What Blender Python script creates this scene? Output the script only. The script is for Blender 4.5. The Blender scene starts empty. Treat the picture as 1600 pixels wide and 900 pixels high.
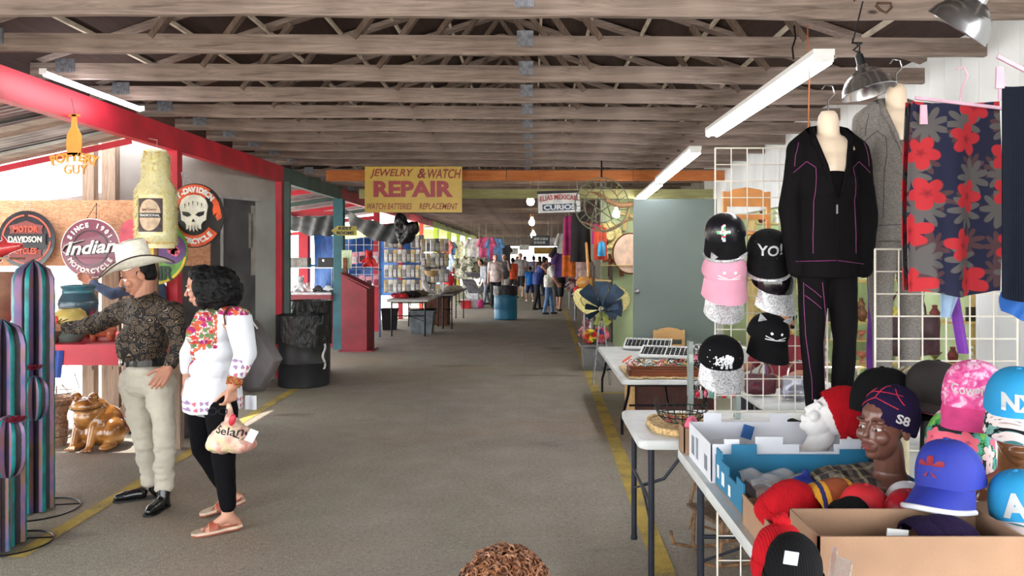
import bpy, bmesh, math, random
from mathutils import Vector, Matrix, noise, Euler
from mathutils.bvhtree import BVHTree
R = random.Random(7)
PI = math.pi
V = Vector
S = bpy.context.scene
COL = S.collection

# ---------------------------------------------------------------- camera, world, sun, exposure
F, VX, VY, CH = 1200.0, 830.0, 400.0, 1.65
cam = bpy.data.cameras.new('camera'); camo = bpy.data.objects.new('camera', cam); COL.objects.link(camo)
camo.location = (0, 0, CH); camo.rotation_euler = (PI/2, 0, 0)
cam.sensor_width = 36; cam.lens = 27; cam.shift_x = -30/1600; cam.shift_y = -50/1600
cam.clip_start = 0.05; cam.clip_end = 300
S.camera = camo
w = bpy.data.worlds.new('world'); S.world = w; w.use_nodes = True
nt = w.node_tree; bgn = nt.nodes['Background']
bgn.inputs[0].default_value = (0.93, 0.97, 1.0, 1); bgn.inputs[1].default_value = 3.7
sun = bpy.data.lights.new('sun', 'SUN'); suno = bpy.data.objects.new('sun', sun); COL.objects.link(suno)
sun.energy = 5.0; sun.angle = 0.01; sun.color = (1.0, 0.96, 0.9)
suno.rotation_euler = Euler((math.radians(-14), math.radians(-22), 0))
S.view_settings.view_transform = 'Standard'; S.view_settings.look = 'None'
S.view_settings.gamma = 1; S.view_settings.use_curve_mapping = False
S.view_settings.exposure = 0.9

# ---------------------------------------------------------------- helpers
def P(x, y, Y): return V(((x-VX)*Y/F, Y, CH-(y-VY)*Y/F))
def PG(x, y, z=0.0):
    Y = F*(CH-z)/(y-VY); return P(x, y, Y)
def lin(c):
    return tuple(((v/255)/12.92 if v/255 <= .04045 else ((v/255+.055)/1.055)**2.4) for v in c)
class G:                                   # tiny node helper
    def __init__(s, name, rough=.6, metal=0., spec=.5):
        s.m = bpy.data.materials.new(name); s.m.use_nodes = True; s.t = s.m.node_tree
        s.b = s.t.nodes['Principled BSDF']; s.b.inputs['Roughness'].default_value = rough
        s.b.inputs['Metallic'].default_value = metal; s.b.inputs['Specular IOR Level'].default_value = spec
        s.c = None
    def n(s, typ, ins=None, **kw):
        nd = s.t.nodes.new(typ)
        for k, v in kw.items(): setattr(nd, k, v)
        for k, v in (ins or {}).items(): s.set(nd, k, v)
        return nd
    def set(s, nd, k, v):
        i = nd.inputs[k]
        if hasattr(v, 'is_output') and v.is_output: s.t.links.new(v, i)
        elif hasattr(v, 'outputs'): s.t.links.new(v.outputs[0], i)
        else: i.default_value = v
    def co(s, scale=(1,1,1), kind='Object', rot=(0,0,0), loc=(0,0,0)):
        tc = s.n('ShaderNodeTexCoord'); mp = s.n('ShaderNodeMapping', {0: tc.outputs[kind]})
        mp.inputs['Scale'].default_value = scale; mp.inputs['Rotation'].default_value = rot; mp.inputs['Location'].default_value = loc
        return mp.outputs[0]
    def math(s, op, a, b=0., c=0.):
        return s.n('ShaderNodeMath', {0: a, 1: b, 2: c}, operation=op).outputs[0]
    def noise(s, vec, scale, detail=3, dist=0., rough=.5):
        return s.n('ShaderNodeTexNoise', {'Vector': vec, 'Scale': scale, 'Detail': detail, 'Distortion': dist, 'Roughness': rough}).outputs[0]
    def ramp(s, fac, stops, interp='LINEAR'):
        nd = s.n('ShaderNodeValToRGB', {0: fac}); cr = nd.color_ramp; cr.interpolation = interp
        while len(cr.elements) < len(stops): cr.elements.new(.5)
        for e, (p, c) in zip(cr.elements, stops):
            e.position = p; e.color = (*lin(c), 1) if not isinstance(c, float) else (c, c, c, 1)
        return nd.outputs[0]
    def mix(s, fac, a, b, blend='MIX'):
        nd = s.n('ShaderNodeMix', data_type='RGBA', blend_type=blend)
        s.set(nd, 0, fac)
        for k, v in ((6, a), (7, b)):
            s.set(nd, k, (*lin(v), 1) if isinstance(v, tuple) else v)
        return nd.outputs[2]
    def col(s, v):
        s.set(s.b, 'Base Color', (*lin(v), 1) if isinstance(v, tuple) else v); return s
    def bump(s, h, st=.3, d=.01):
        s.set(s.b, 'Normal', s.n('ShaderNodeBump', {'Height': h, 'Strength': st, 'Distance': d}).outputs[0]); return s
_M = {}
def M(name, c=None, rough=.6, metal=0., var=.12, sc=8., bump=0., bsc=60., spec=.5, sub=0., coat=0., trans=0.):
    """plain coloured material with soft procedural variation"""
    if name in _M: return _M[name]
    g = G(name, rough, metal, spec)
    v = g.co()
    lo = tuple(max(0, x*(1-var)) for x in c); hi = tuple(min(255, x*(1+var)) for x in c)
    g.col(g.ramp(g.noise(v, sc), [(.3, lo), (.7, hi)]))
    if bump: g.bump(g.noise(v, bsc, 4), bump, .005)
    if coat: g.b.inputs['Coat Weight'].default_value = coat
    if sub: g.b.inputs['Subsurface Weight'].default_value = sub; g.b.inputs['Subsurface Scale'].default_value = .02
    if trans: g.b.inputs['Transmission Weight'].default_value = trans
    _M[name] = g.m; return g.m
def reg(g, name): _M[name] = g.m; return g.m
def emis(name, c, st):
    if name in _M: return _M[name]
    g = G(name); g.col(c); g.b.inputs['Emission Color'].default_value = (*lin(c), 1); g.b.inputs['Emission Strength'].default_value = st
    return reg(g, name)

class MB:
    """collects shapes into one mesh"""
    def __init__(s): s.v = []; s.f = []; s.mi = []; s.cur = 0
    def add(s, vs, fs, mi=None):
        o = len(s.v); s.v += [V(a) for a in vs]; s.f += [tuple(i+o for i in f) for f in fs]
        s.mi += [s.cur if mi is None else mi]*len(fs); return s
    def box(s, c, d, rot=None, mi=None):
        x, y, z = d[0]/2, d[1]/2, d[2]/2
        vs = [V(a) for a in ((-x,-y,-z),(x,-y,-z),(x,y,-z),(-x,y,-z),(-x,-y,z),(x,-y,z),(x,y,z),(-x,y,z))]
        if rot is not None:
            m = rot if isinstance(rot, Matrix) else Euler(rot).to_matrix(); vs = [m@a for a in vs]
        c = V(c)
        return s.add([a+c for a in vs], [(0,3,2,1),(4,5,6,7),(0,1,5,4),(1,2,6,5),(2,3,7,6),(3,0,4,7)], mi)
    def bb(s, a, b, mi=None): return s.box([(a[i]+b[i])/2 for i in range(3)], [abs(b[i]-a[i]) for i in range(3)], None, mi)
    def bar(s, p0, p1, wd, dp, up=V((0,0,1)), mi=None):
        p0, p1 = V(p0), V(p1); z = (p1-p0); L = z.length; z.normalize()
        x = V(up).cross(z)
        if x.length < 1e-4: x = V((1,0,0)).cross(z)
        x.normalize(); y = z.cross(x)
        m = Matrix((x, y, z)).transposed()
        return s.box((p0+p1)/2, (wd, dp, L), m, mi)
    def tube(s, pts, r, n=8, closed=False, cap=True, mi=None, flat=1.0):
        pts = [V(p) for p in pts]; k = len(pts)
        rs = r if isinstance(r, (list, tuple)) else [r]*k
        vs = []; up = None
        for i, p in enumerate(pts):
            if closed: t = pts[(i+1) % k]-pts[i-1]
            else: t = pts[min(i+1, k-1)]-pts[max(i-1, 0)]
            if t.length < 1e-9: t = V((0,0,1))
            t.normalize()
            if up is None:
                a = V((0,0,1)) if abs(t.z) < .9 else V((1,0,0)); x = t.cross(a).normalized()
            else:
                x = up-t*up.dot(t)
                x = x.normalized() if x.length > 1e-6 else t.orthogonal().normalized()
            up = x; y = t.cross(x)
            for j in range(n):
                a = 2*PI*j/n; vs.append(p+x*(math.cos(a)*rs[i])+y*(math.sin(a)*rs[i]*flat))
        fs = []
        for i in range(k if closed else k-1):
            for j in range(n):
                a = i*n+j; b = i*n+(j+1) % n; c = ((i+1) % k)*n+(j+1) % n; d = ((i+1) % k)*n+j
                fs.append((a, b, c, d))
        if cap and not closed: fs.append(tuple(range(n-1, -1, -1))); fs.append(tuple(range((k-1)*n, k*n)))
        return s.add(vs, fs, mi)
    def cyl(s, p0, p1, r0, r1=None, n=12, mi=None): return s.tube([p0, p1], [r0, r0 if r1 is None else r1], n, mi=mi)
    def lathe(s, prof, c=(0,0,0), n=24, sx=1., sy=1., rot=None, mi=None, cap=True, fr=None):
        c = V(c); vs = []; k = len(prof)
        for r, z in prof:
            for j in range(n):
                a = 2*PI*j/n; q = r*(fr(a, z) if fr else 1.)
                p = V((math.cos(a)*q*sx, math.sin(a)*q*sy, z))
                if rot is not None: p = (rot if isinstance(rot, Matrix) else Euler(rot).to_matrix())@p
                vs.append(p+c)
        fs = [(i*n+j, i*n+(j+1) % n, (i+1)*n+(j+1) % n, (i+1)*n+j) for i in range(k-1) for j in range(n)]
        if cap:
            if prof[0][0] > 1e-6: fs.append(tuple(range(n-1, -1, -1)))
            if prof[-1][0] > 1e-6: fs.append(tuple(range((k-1)*n, k*n)))
        return s.add(vs, fs, mi)
    def ell(s, c, r, rot=None, n=16, m=10, mi=None):
        if not isinstance(r, (tuple, list)): r = (r, r, r)
        prof = [(math.sin(PI*i/m) if 0 < i < m else 1e-4, -math.cos(PI*i/m)) for i in range(m+1)]
        ro = (rot if isinstance(rot, Matrix) else Euler(rot).to_matrix()) if rot is not None else Matrix.Identity(3)
        ro = ro @ Matrix.Diagonal(V(r))
        return s.lathe(prof, c, n, rot=ro, mi=mi, cap=True)
    def cap_(s, p0, r0, p1, r1=None, n=14, mi=None):
        """tapered limb: cone with a sphere at each end"""
        r1 = r0 if r1 is None else r1
        s.ell(p0, r0, n=n, m=8, mi=mi); s.ell(p1, r1, n=n, m=8, mi=mi); return s.tube([p0, p1], [r0, r1], n, mi=mi)
    def chain(s, pts, rs, n=14):
        for i in range(len(pts)-1): s.cap_(pts[i], rs[i], pts[i+1], rs[i+1], n)
        return s
    def prism(s, poly, h, mat=None, mi=None):
        """2-D outline (x,z) extruded +-h/2 along y, then placed by a 4x4 matrix"""
        k = len(poly); vs = [V((a, -h/2, b)) for a, b in poly]+[V((a, h/2, b)) for a, b in poly]
        if mat is not None: vs = [mat@a for a in vs]
        fs = [tuple(range(k)), tuple(range(2*k-1, k-1, -1))]+[(i+k, (i+1) % k+k, (i+1) % k, i) for i in range(k)]
        return s.add(vs, fs, mi)
    def sheet(s, fn, nu, nv, th=.003, mi=None):
        """closed thin cloth: fn(u,v) -> point"""
        g = [[V(fn(i/nu, j/nv)) for j in range(nv+1)] for i in range(nu+1)]
        top = []; bot = []
        for i in range(nu+1):
            for j in range(nv+1):
                a = g[min(i+1, nu)][j]-g[max(i-1, 0)][j]; b = g[i][min(j+1, nv)]-g[i][max(j-1, 0)]
                nn = a.cross(b); nn = nn.normalized() if nn.length > 1e-9 else V((0,0,1))
                top.append(g[i][j]+nn*th/2); bot.append(g[i][j]-nn*th/2)
        w_ = nv+1; N = len(top); fs = []
        for i in range(nu):
            for j in range(nv):
                a, b, c, d = i*w_+j, (i+1)*w_+j, (i+1)*w_+j+1, i*w_+j+1
                fs.append((a, b, c, d)); fs.append((d+N, c+N, b+N, a+N))
        bd = [i*w_ for i in range(nu+1)]+[nu*w_+j for j in range(1, nv+1)]+[i*w_+nv for i in range(nu-1, -1, -1)]+[j for j in range(nv-1, 0, -1)]
        for i in range(len(bd)):
            a, b = bd[i], bd[(i+1) % len(bd)]; fs.append((b, a, a+N, b+N))
        return s.add(top+bot, fs, mi)
    def xf(s, m): s.v = [m@a for a in s.v]; return s
    def mesh(s, name, mats, smooth=True):
        me = bpy.data.meshes.new(name); me.from_pydata([tuple(a) for a in s.v], [], s.f)
        mats = mats if isinstance(mats, (list, tuple)) else [mats]
        for m_ in mats: me.materials.append(m_)
        me.polygons.foreach_set('material_index', s.mi); me.update()
        if smooth: sm(me)
        return me
def sm(me, ang=.7):
    me.polygons.foreach_set('use_smooth', [True]*len(me.polygons))
    try: me.set_sharp_from_angle(angle=ang)
    except Exception: pass
def tag(o, label=None, cat=None, group=None, kind=None):
    if label: o['label'] = label
    if cat: o['category'] = cat
    if group: o['group'] = group
    if kind: o['kind'] = kind
    return o
def E(name, loc, label, cat, group=None, rz=0., rot=None):
    o = bpy.data.objects.new(name, None); COL.objects.link(o); o.location = loc
    o.rotation_euler = rot if rot is not None else (0, 0, rz); o.empty_display_size = .1
    return tag(o, label, cat, group)
def link(name, me, parent=None, loc=None, rot=None, label=None):
    o = bpy.data.objects.new(name, me); COL.objects.link(o)
    if parent is not None: o.parent = parent
    if loc is not None: o.location = loc
    if rot is not None: o.rotation_euler = rot
    if label: o['label'] = label
    return o
def root_of(p):
    l = V((0,0,0))
    while p is not None: l += p.location; p = p.parent
    return l
def ob(name, mb, mats, parent=None, world=False, smooth=True, label=None):
    """link one part; with world=True its shapes were laid out in world space"""
    if world and parent is not None:
        o_ = root_of(parent); mb.v = [a-o_ for a in mb.v]
    return link(name, mb.mesh(name, mats, smooth), parent, label=label)
def top(name, mb, mats, label, cat, group=None, kind=None, smooth=True):
    """a thing that is one mesh; origin goes to its base"""
    xs = [a.x for a in mb.v]; ys = [a.y for a in mb.v]; z = min(a.z for a in mb.v)
    o_ = V(((min(xs)+max(xs))/2, (min(ys)+max(ys))/2, z)); mb.v = [a-o_ for a in mb.v]
    o = link(name, mb.mesh(name, mats, smooth)); o.location = o_; return tag(o, label, cat, group, kind)
def struct(name, mb, mats, smooth=False):
    o = link(name, mb.mesh(name, mats, smooth)); o['kind'] = 'structure'; return o
def remesh(mb, name, mat, vox=.01, sit=4, parent=None, world=False, disp=None, lam=.5, mats=None, pick=None):
    """fuse all shapes into one continuous surface"""
    if world and parent is not None:
        o_ = root_of(parent); mb.v = [a-o_ for a in mb.v]
    else: o_ = V((0,0,0))
    me = mb.mesh(name, mat, False); t = bpy.data.objects.new('tmp', me); COL.objects.link(t)
    m1 = t.modifiers.new('r', 'REMESH'); m1.mode = 'VOXEL'; m1.voxel_size = vox; m1.adaptivity = 0
    if sit: m2 = t.modifiers.new('s', 'SMOOTH'); m2.factor = lam; m2.iterations = sit
    dg = bpy.context.evaluated_depsgraph_get(); dg.update()
    nm = bpy.data.meshes.new_from_object(t.evaluated_get(dg)); nm.name = name
    bpy.data.objects.remove(t)
    if disp:
        ns = [v.normal.copy() for v in nm.vertices]
        for v, n_ in zip(nm.vertices, ns): v.co += n_*disp(v.co+o_, n_)
    nm.materials.clear()
    for m_ in (mats or [mat]): nm.materials.append(m_)
    if pick:
        for p_ in nm.polygons: p_.material_index = pick(p_.center+o_)
    nm.polygons.foreach_set('use_smooth', [True]*len(nm.polygons)); nm.update()
    return link(name, nm, parent)
def bvh(o, world=False):
    me = o.data; off = root_of(o) if world else V((0,0,0))
    return BVHTree.FromPolygons([v.co+off for v in me.vertices], [tuple(p.vertices) for p in me.polygons])
def textmesh(txt, size=1., ext=.002, bold=0., shear=0., sx=1., align='CENTER', res=3, space=1.):
    c = bpy.data.curves.new('t', 'FONT'); c.body = txt; c.size = size; c.extrude = ext; c.offset = bold; c.shear = shear
    c.align_x = align; c.align_y = 'CENTER'; c.resolution_u = res; c.space_character = space
    o = bpy.data.objects.new('t', c); COL.objects.link(o)
    dg = bpy.context.evaluated_depsgraph_get(); dg.update()
    me = bpy.data.meshes.new_from_object(o.evaluated_get(dg)); bpy.data.objects.remove(o)
    m = MB(); m.add([V((v.co.x*sx, -v.co.z, v.co.y)) for v in me.vertices], [tuple(p.vertices) for p in me.polygons])
    bpy.data.meshes.remove(me); return m
def fit(m, w_=None, h=None, c=(0,0)):
    """scale lettering to a width and height around c (x,z)"""
    xs = [a.x for a in m.v]; zs = [a.z for a in m.v]; x0, x1, z0, z1 = min(xs), max(xs), min(zs), max(zs)
    kx = w_/(x1-x0) if w_ else None; kz = h/(z1-z0) if h else None
    kx = kx or kz; kz = kz or kx
    m.v = [V(((a.x-(x0+x1)/2)*kx+c[0], a.y, (a.z-(z0+z1)/2)*kz+c[1])) for a in m.v]; return m
def join(m, o): m.add(o.v, o.f, m.cur); return m
def arc_text(m, txt, r, a0, a1, size, up=True, ext=.002, bold=0., c=(0,0), y=0.):
    """letters along a circle in the x-z plane, from angle a0 to a1 (degrees, 0 = right, 90 = top)"""
    n = len(txt)
    for i, ch in enumerate(txt):
        if ch == ' ': continue
        a = math.radians(a0+(a1-a0)*(i+.5)/n); t = textmesh(ch, size, ext, bold)
        ro = (a-PI/2) if up else (a+PI/2)
        cs, sn = math.cos(ro), math.sin(ro)
        t.v = [V((c[0]+math.cos(a)*r+p.x*cs-p.z*sn, p.y+y, c[1]+math.sin(a)*r+p.x*sn+p.z*cs)) for p in t.v]
        join(m, t)
    return m
def disc(r, n=48, c=(0,0)): return [(c[0]+math.cos(2*PI*i/n)*r, c[1]+math.sin(2*PI*i/n)*r) for i in range(n)]
def ringmesh(m, r0, r1, h, y=0., a0=0., a1=360., n=64, c=(0,0), mi=None):
    k = int(n*(a1-a0)/360); full = abs(a1-a0) >= 359.9
    vs = []
    for i in range(k+(0 if full else 1)):
        a = math.radians(a0+(a1-a0)*i/k)
        for r in (r0, r1):
            for yy in (-h/2, h/2): vs.append((c[0]+math.cos(a)*r, y+yy, c[1]+math.sin(a)*r))
    q = len(vs)//4; fs = []
    for i in range(k):
        a, b = i*4, ((i+1) % q)*4
        fs += [(a, b, b+2, a+2), (a+1, a+3, b+3, b+1), (a, a+1, b+1, b), (a+2, b+2, b+3, a+3)]
    if not full: fs += [(0, 2, 3, 1), (k*4, k*4+1, k*4+3, k*4+2)]
    m.add(vs, fs, mi); return m
def copytree(o, parent=None):
    c = o.copy(); COL.objects.link(c)
    if parent is not None: c.parent = parent
    for ch in list(o.children): copytree(ch, c)
    return c
def proj(m, tree, direc, off=.0015, maxd=1.):
    """drape shapes onto a surface along a direction"""
    d = V(direc).normalized(); out = []
    for a in m.v:
        h = tree.ray_cast(a-d*maxd*.5, d, maxd*1.5)
        if h[0] is None:
            h = tree.find_nearest(a)
        out.append(h[0]-d*off if h[0] is not None else a)
    m.v = out; return m
def flatcut(m, maxl):
    """subdivide long faces so that lettering can follow a curved surface"""
    me = m.mesh('x', M('white', (240,240,238)), False); b = bmesh.new(); b.from_mesh(me); bpy.data.meshes.remove(me)
    bmesh.ops.triangulate(b, faces=b.faces)
    for _ in range(3):
        es = [e for e in b.edges if e.calc_length() > maxl]
        if not es: break
        bmesh.ops.subdivide_edges(b, edges=es, cuts=1); bmesh.ops.triangulate(b, faces=[f for f in b.faces if len(f.verts) > 3])
    r = MB(); b.verts.index_update(); r.add([v.co.copy() for v in b.verts], [tuple(v.index for v in f.verts) for f in b.faces]); b.free(); return r
def skin_patch(src, test, off, name, mat, parent):
    """a thin layer lying on the chosen faces of another part (embroidery, printed bands)"""
    me = src.data; o_ = root_of(src); used = {}; m = MB(); fs = []
    for p in me.polygons:
        if test(p.center+o_, p.normal):
            for i in p.vertices: used.setdefault(i, len(used))
            fs.append(tuple(used[i] for i in p.vertices))
    if not fs: return None
    vs = [None]*len(used)
    for i, k in used.items(): vs[k] = me.vertices[i].co+me.vertices[i].normal*off
    m.add(vs, fs); return ob(name, m, mat, parent)
def nz(p, s=1., seed=0.): return noise.noise(V(p)*s+V((seed, seed*1.7, seed*.3)))
# ---------------------------------------------------------------- shared materials
def wood(name, dark, light, sc=1., axis=0, rough=.85):
    g = G(name, rough, spec=.2)
    s_ = [18., 18., 18.]; s_[axis] = 1.2
    v = g.co(tuple(x*sc for x in s_)); v2 = g.co((1.5, 1.5, 1.5))
    a = g.noise(v, 1.6, 6, 1.2, .65); b = g.noise(v2, 2., 2)
    k = g.math('ADD', g.math('MULTIPLY', a, .75), g.math('MULTIPLY', b, .3))
    kn = g.n('ShaderNodeTexVoronoi', {'Vector': g.co(tuple(2.2 if i == axis else 5.5 for i in range(3))), 'Scale': 1.}).outputs[0]
    cc = g.ramp(k, [(.3, dark), (.68, light)]); cc = g.mix(g.ramp(kn, [(.045, .85), (.085, 0.)]), cc, tuple(int(x*.45) for x in dark))
    g.col(cc).bump(a, .35, .004); return reg(g, name)
wood('truss_wood', (84, 70, 63), (158, 141, 131), axis=0)
wood('web_wood', (70, 56, 50), (120, 102, 90), axis=2)
wood('post_wood', (98, 80, 68), (168, 146, 128), axis=2)
wood('rafter_wood', (120, 106, 98), (188, 172, 160), axis=0)
wood('orange_wood', (168, 92, 48), (206, 130, 78), axis=0)
wood('green_wood', (120, 118, 82), (168, 166, 116), axis=0)
wood('deck_wood', (46, 36, 33), (72, 56, 50), axis=1)
wood('blond_wood', (196, 150, 96), (222, 182, 128), axis=0, rough=.5)
wood('brown_wood', (86, 44, 26), (126, 70, 42), axis=0, rough=.5)
wood('red_brown_wood', (98, 46, 26), (132, 68, 40), axis=0, rough=.45)
red = M('red_paint', (196, 38, 58), .45, var=.1, sc=3, bump=.1)
dred = M('dark_red_paint', (128, 32, 44), .5, var=.12, sc=3)
teal = M('teal_paint', (36, 92, 102), .55, var=.12, sc=4)
teal2 = M('grey_green_paint', (78, 104, 98), .6, var=.1, sc=4)
lime = M('lime_paint', (176, 200, 60), .5, var=.08, sc=3)
white = M('white', (236, 236, 234), .6, var=.03)
black = M('black', (16, 16, 18), .5, var=.1)
blackm = M('black_metal', (24, 24, 28), .35, .6, var=.1)
steel = M('galvanised_steel', (150, 150, 152), .4, .9, var=.15, sc=20)
chrome = M('chrome', (215, 215, 220), .12, 1., var=.04)
zinc = M('nail_plate_steel', (128, 130, 136), .5, .85, var=.2, sc=30)
# asphalt floor
g = G('asphalt', .9, spec=.25); v = g.co()
big = g.noise(v, .35, 4, .6); med = g.noise(v, 3., 5, .3); fine = g.noise(v, 90., 3, 0, .7); pb = g.n('ShaderNodeTexVoronoi', {'Vector': v, 'Scale': 140.}).outputs[0]
base = g.ramp(big, [(.3, (124, 115, 108)), (.5, (144, 135, 124)), (.72, (164, 155, 142))])
base = g.mix(g.math('MULTIPLY', med, .45), base, (104, 97, 92)); hue = g.noise(g.co(loc=(3.3, 1.2, 0)), .22, 3, .8); base = g.mix(g.ramp(hue, [(.4, 0.), (.62, .55)]), base, (122, 120, 92)); base = g.mix(g.ramp(g.noise(g.co(loc=(9, 4, 0)), .5, 5, .5), [(.5, 0.), (.7, .5)]), base, (150, 122, 98))
gr = g.noise(v, 34., 4, 0, .75); base = g.mix(g.ramp(gr, [(.3, .6), (.48, 0.)]), base, (74, 69, 65)); base = g.mix(g.ramp(gr, [(.56, 0.), (.72, .6)]), base, (190, 182, 168)); base = g.mix(g.ramp(fine, [(.42, 0.), (.75, .6)]), base, (180, 172, 158))
blot = g.noise(g.co((.6, 1.6, 1), loc=(2, 7, 0)), 1.1, 5, .4); base = g.mix(g.ramp(blot, [(.62, 0.), (.7, .45)]), base, (66, 58, 54))
crk = g.n('ShaderNodeTexVoronoi', {'Vector': g.co((1, .45, 1)), 'Scale': .5, 'Randomness': 1.}, feature='DISTANCE_TO_EDGE').outputs[0]
base = g.mix(g.ramp(crk, [(0., .12), (.006, 0.)]), base, (80, 76, 72))
g.col(base).bump(g.math('ADD', fine, g.math('MULTIPLY', pb, .6)), .5, .006)
g.set(g.b, 'Roughness', g.ramp(med, [(.3, .6), (.7, .95)])); asphalt = reg(g, 'asphalt')
# pale ground outside
outside = M('pale_concrete', (212, 206, 196), .95, var=.06, sc=1.5, bump=.2)
# worn yellow line
g = G('yellow_line', .85, spec=.25); v = g.co()
k = g.math('ADD', g.math('MULTIPLY', g.noise(v, 5., 5, .4), .6), g.math('MULTIPLY', g.noise(v, 60., 3), .4))
g.col(g.ramp(k, [(.36, (120, 110, 94)), (.47, (168, 144, 74)), (.62, (188, 162, 78))])).bump(g.noise(v, 90., 3), .4, .005); yline = reg(g, 'yellow_line')
# OSB
g = G('strand_board', .8, spec=.25)
v1 = g.n('ShaderNodeTexVoronoi', {'Vector': g.co((9, 9, 30), rot=(0, .5, 0)), 'Scale': 3., 'Randomness': 1.}); v2 = g.n('ShaderNodeTexVoronoi', {'Vector': g.co((30, 9, 9), rot=(0, .6, 0)), 'Scale': 2.6, 'Randomness': 1.})
c1 = g.ramp(v1.outputs[1], [(0., (128, 84, 60)), (.5, (180, 132, 98)), (1., (206, 164, 130))]); c2 = g.ramp(v2.outputs[1], [(0., (140, 96, 70)), (.5, (190, 142, 108)), (1., (160, 112, 80))])
g.col(g.mix(.5, c1, c2)).bump(v1.outputs[0], .3, .004); osb = reg(g, 'strand_board')
# siding for the white wall
g = G('white_siding', .7); g.col(g.ramp(g.noise(g.co(), 1.5, 4), [(.3, (206, 208, 206)), (.7, (232, 234, 232))]))
wv = g.n('ShaderNodeTexWave', {'Vector': g.co((0, 1, 0)), 'Scale': 1.6}, wave_type='BANDS', bands_direction='Y', wave_profile='SAW').outputs[0]
g.bump(g.ramp(wv, [(0., 0.), (.06, 1.)]), .8, .01); siding = reg(g, 'white_siding')
gwall = M('pale_green_wall', (190, 206, 160), .8, var=.08, sc=2)
greyd = M('grey_door_paint', (112, 124, 120), .42, var=.05, sc=1.2)
g = G('dark_grey_wall_paint', .75); g.col(g.ramp(g.noise(g.co(), 1.6, 4, 1.), [(.35, (62, 62, 66)), (.6, (92, 92, 94)), (.8, (120, 118, 116))])); dgwall = reg(g, 'dark_grey_wall_paint')
palew = M('pale_board_paint', (178, 172, 166), .8, var=.1, sc=2.)
g = G('corrugated_metal', .35, .7); g.col(g.ramp(g.noise(g.co(), 2., 4), [(.3, (120, 122, 124)), (.7, (190, 194, 198))])); corr = reg(g, 'corrugated_metal')
g = G('corrugated_plastic', .4); g.col((225, 232, 240)); g.b.inputs['Transmission Weight'].default_value = .0; g.b.inputs['Alpha'].default_value = .45; corrp = reg(g, 'corrugated_plastic')
tubem = emis('fluorescent_tube', (250, 250, 255), 15.)
bulbm = emis('light_bulb_glow', (255, 238, 214), 30.)

# ---------------------------------------------------------------- the setting
YA, YB = -4.0, 48.0
BX, RX = -3.42, 2.75
m = MB(); m.bb((-3.9, YA, -.3), (4.2, YB, 0)); m.bb((-8.5, YA, -.3), (-3.9, 9.0, 0)); struct('floor', m, asphalt)
m = MB(); m.bb((-70, YA-60, -.32), (-8.5, 120, -.03)); m.bb((-8.5, 9.0, -.32), (-3.9, 120, -.01)); m.bb((-3.9, YB, -.32), (60, 120, -.02)); m.bb((4.2, YA-60, -.32), (60, YB, -.03)); m.bb((-8.5, YA-60, -.32), (4.2, YA, -.03))
struct('floor', m, outside).name = 'floor_outside'
# roof deck (two slopes) above the trusses
JZ = 2.874; EZ = JZ+.112; RZ = EZ+1.05; CX = -.35
m = MB()
for s_, xe in ((-1, BX-.5), (1, RX+.5)):
    xe_z = EZ+.06-.5*1.05/3.2
    a, b = V((CX, 0, RZ+.06)), V((xe, 0, xe_z))
    vs = [(a.x, YA, a.z), (a.x, YB, a.z), (b.x, YB, b.z), (b.x, YA, b.z)]; vs += [(x, y, z+.03) for x, y, z in vs]
    m.add(vs, [(0,1,2,3), (7,6,5,4), (0,4,5,1), (1,5,6,2), (2,6,7,3), (3,7,4,0)])
struct('ceiling', m, _M['deck_wood'])
# right wall: white siding with shop openings
m = MB()
m.bb((RX, 2.0, 0), (RX+.08, 4.75, 3.6)); m.bb((RX, 4.75, 2.2), (RX+.08, 12.2, 3.6)); m.bb((RX, 7.5, 0), (RX+.08, 7.62, 2.2)); m.bb((RX, 11.3, 0), (RX+.08, 12.2, 2.2)); m.bb((RX, 4.75, 0), (RX+.08, 11.3, .45))
struct('wall_right', m, siding)
m = MB(); m.bb((RX+2.2, 3.6, 0), (RX+2.26, 11.6, 2.8)); m.bb((RX+.08, 11.5, 0), (RX+2.2, 11.56, 2.8)); m.bb((RX+.08, 3.55, 0), (RX+2.26, 3.6, 2.8)); m.bb((RX+.08, 3.55, 2.8), (RX+2.3, 11.6, 2.85))
struct('wall_shop', m, gwall)
m = MB(); m.bb((1.12, 12.3, 0), (RX+.1, 12.36, 2.72)); struct('wall_curios', m, gwall)
m = MB(); m.bb((RX, 12.2, 0), (RX+.08, YB, 3.3)); struct('wall_far_right', m, M('far_wall_paint', (120, 112, 100), .8))
# yellow lines
m = MB(); a, b = V((.66, 1.0, 0)), V((1.0, 22., 0))
for (a, b) in ((V((.64, .5, 0)), V((.80, 10.4, 0))), (V((.80, 10.4, 0)), V((1.02, 24., 0)))):
    d = (b-a).normalized(); n_ = V((d.y, -d.x, 0))*.055
    m.add([a-n_+V((0,0,.003)), a+n_+V((0,0,.003)), b+n_+V((0,0,.003)), b-n_+V((0,0,.003))], [(0,1,2,3)])
m.add([(.84, 9.2, .003), (1.6, 9.2, .003), (1.6, 9.29, .003), (.84, 9.29, .003)], [(0,1,2,3)])
for (a, b) in ((V((-2.82, 4.2, 0)), V((-2.93, 9.6, 0))),):
    n_ = V((.05, 0, 0)); m.add([a-n_+V((0,0,.003)), a+n_+V((0,0,.003)), b+n_+V((0,0,.003)), b-n_+V((0,0,.003))], [(0,1,2,3)])
struct('trim_1', m, yline)
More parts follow.
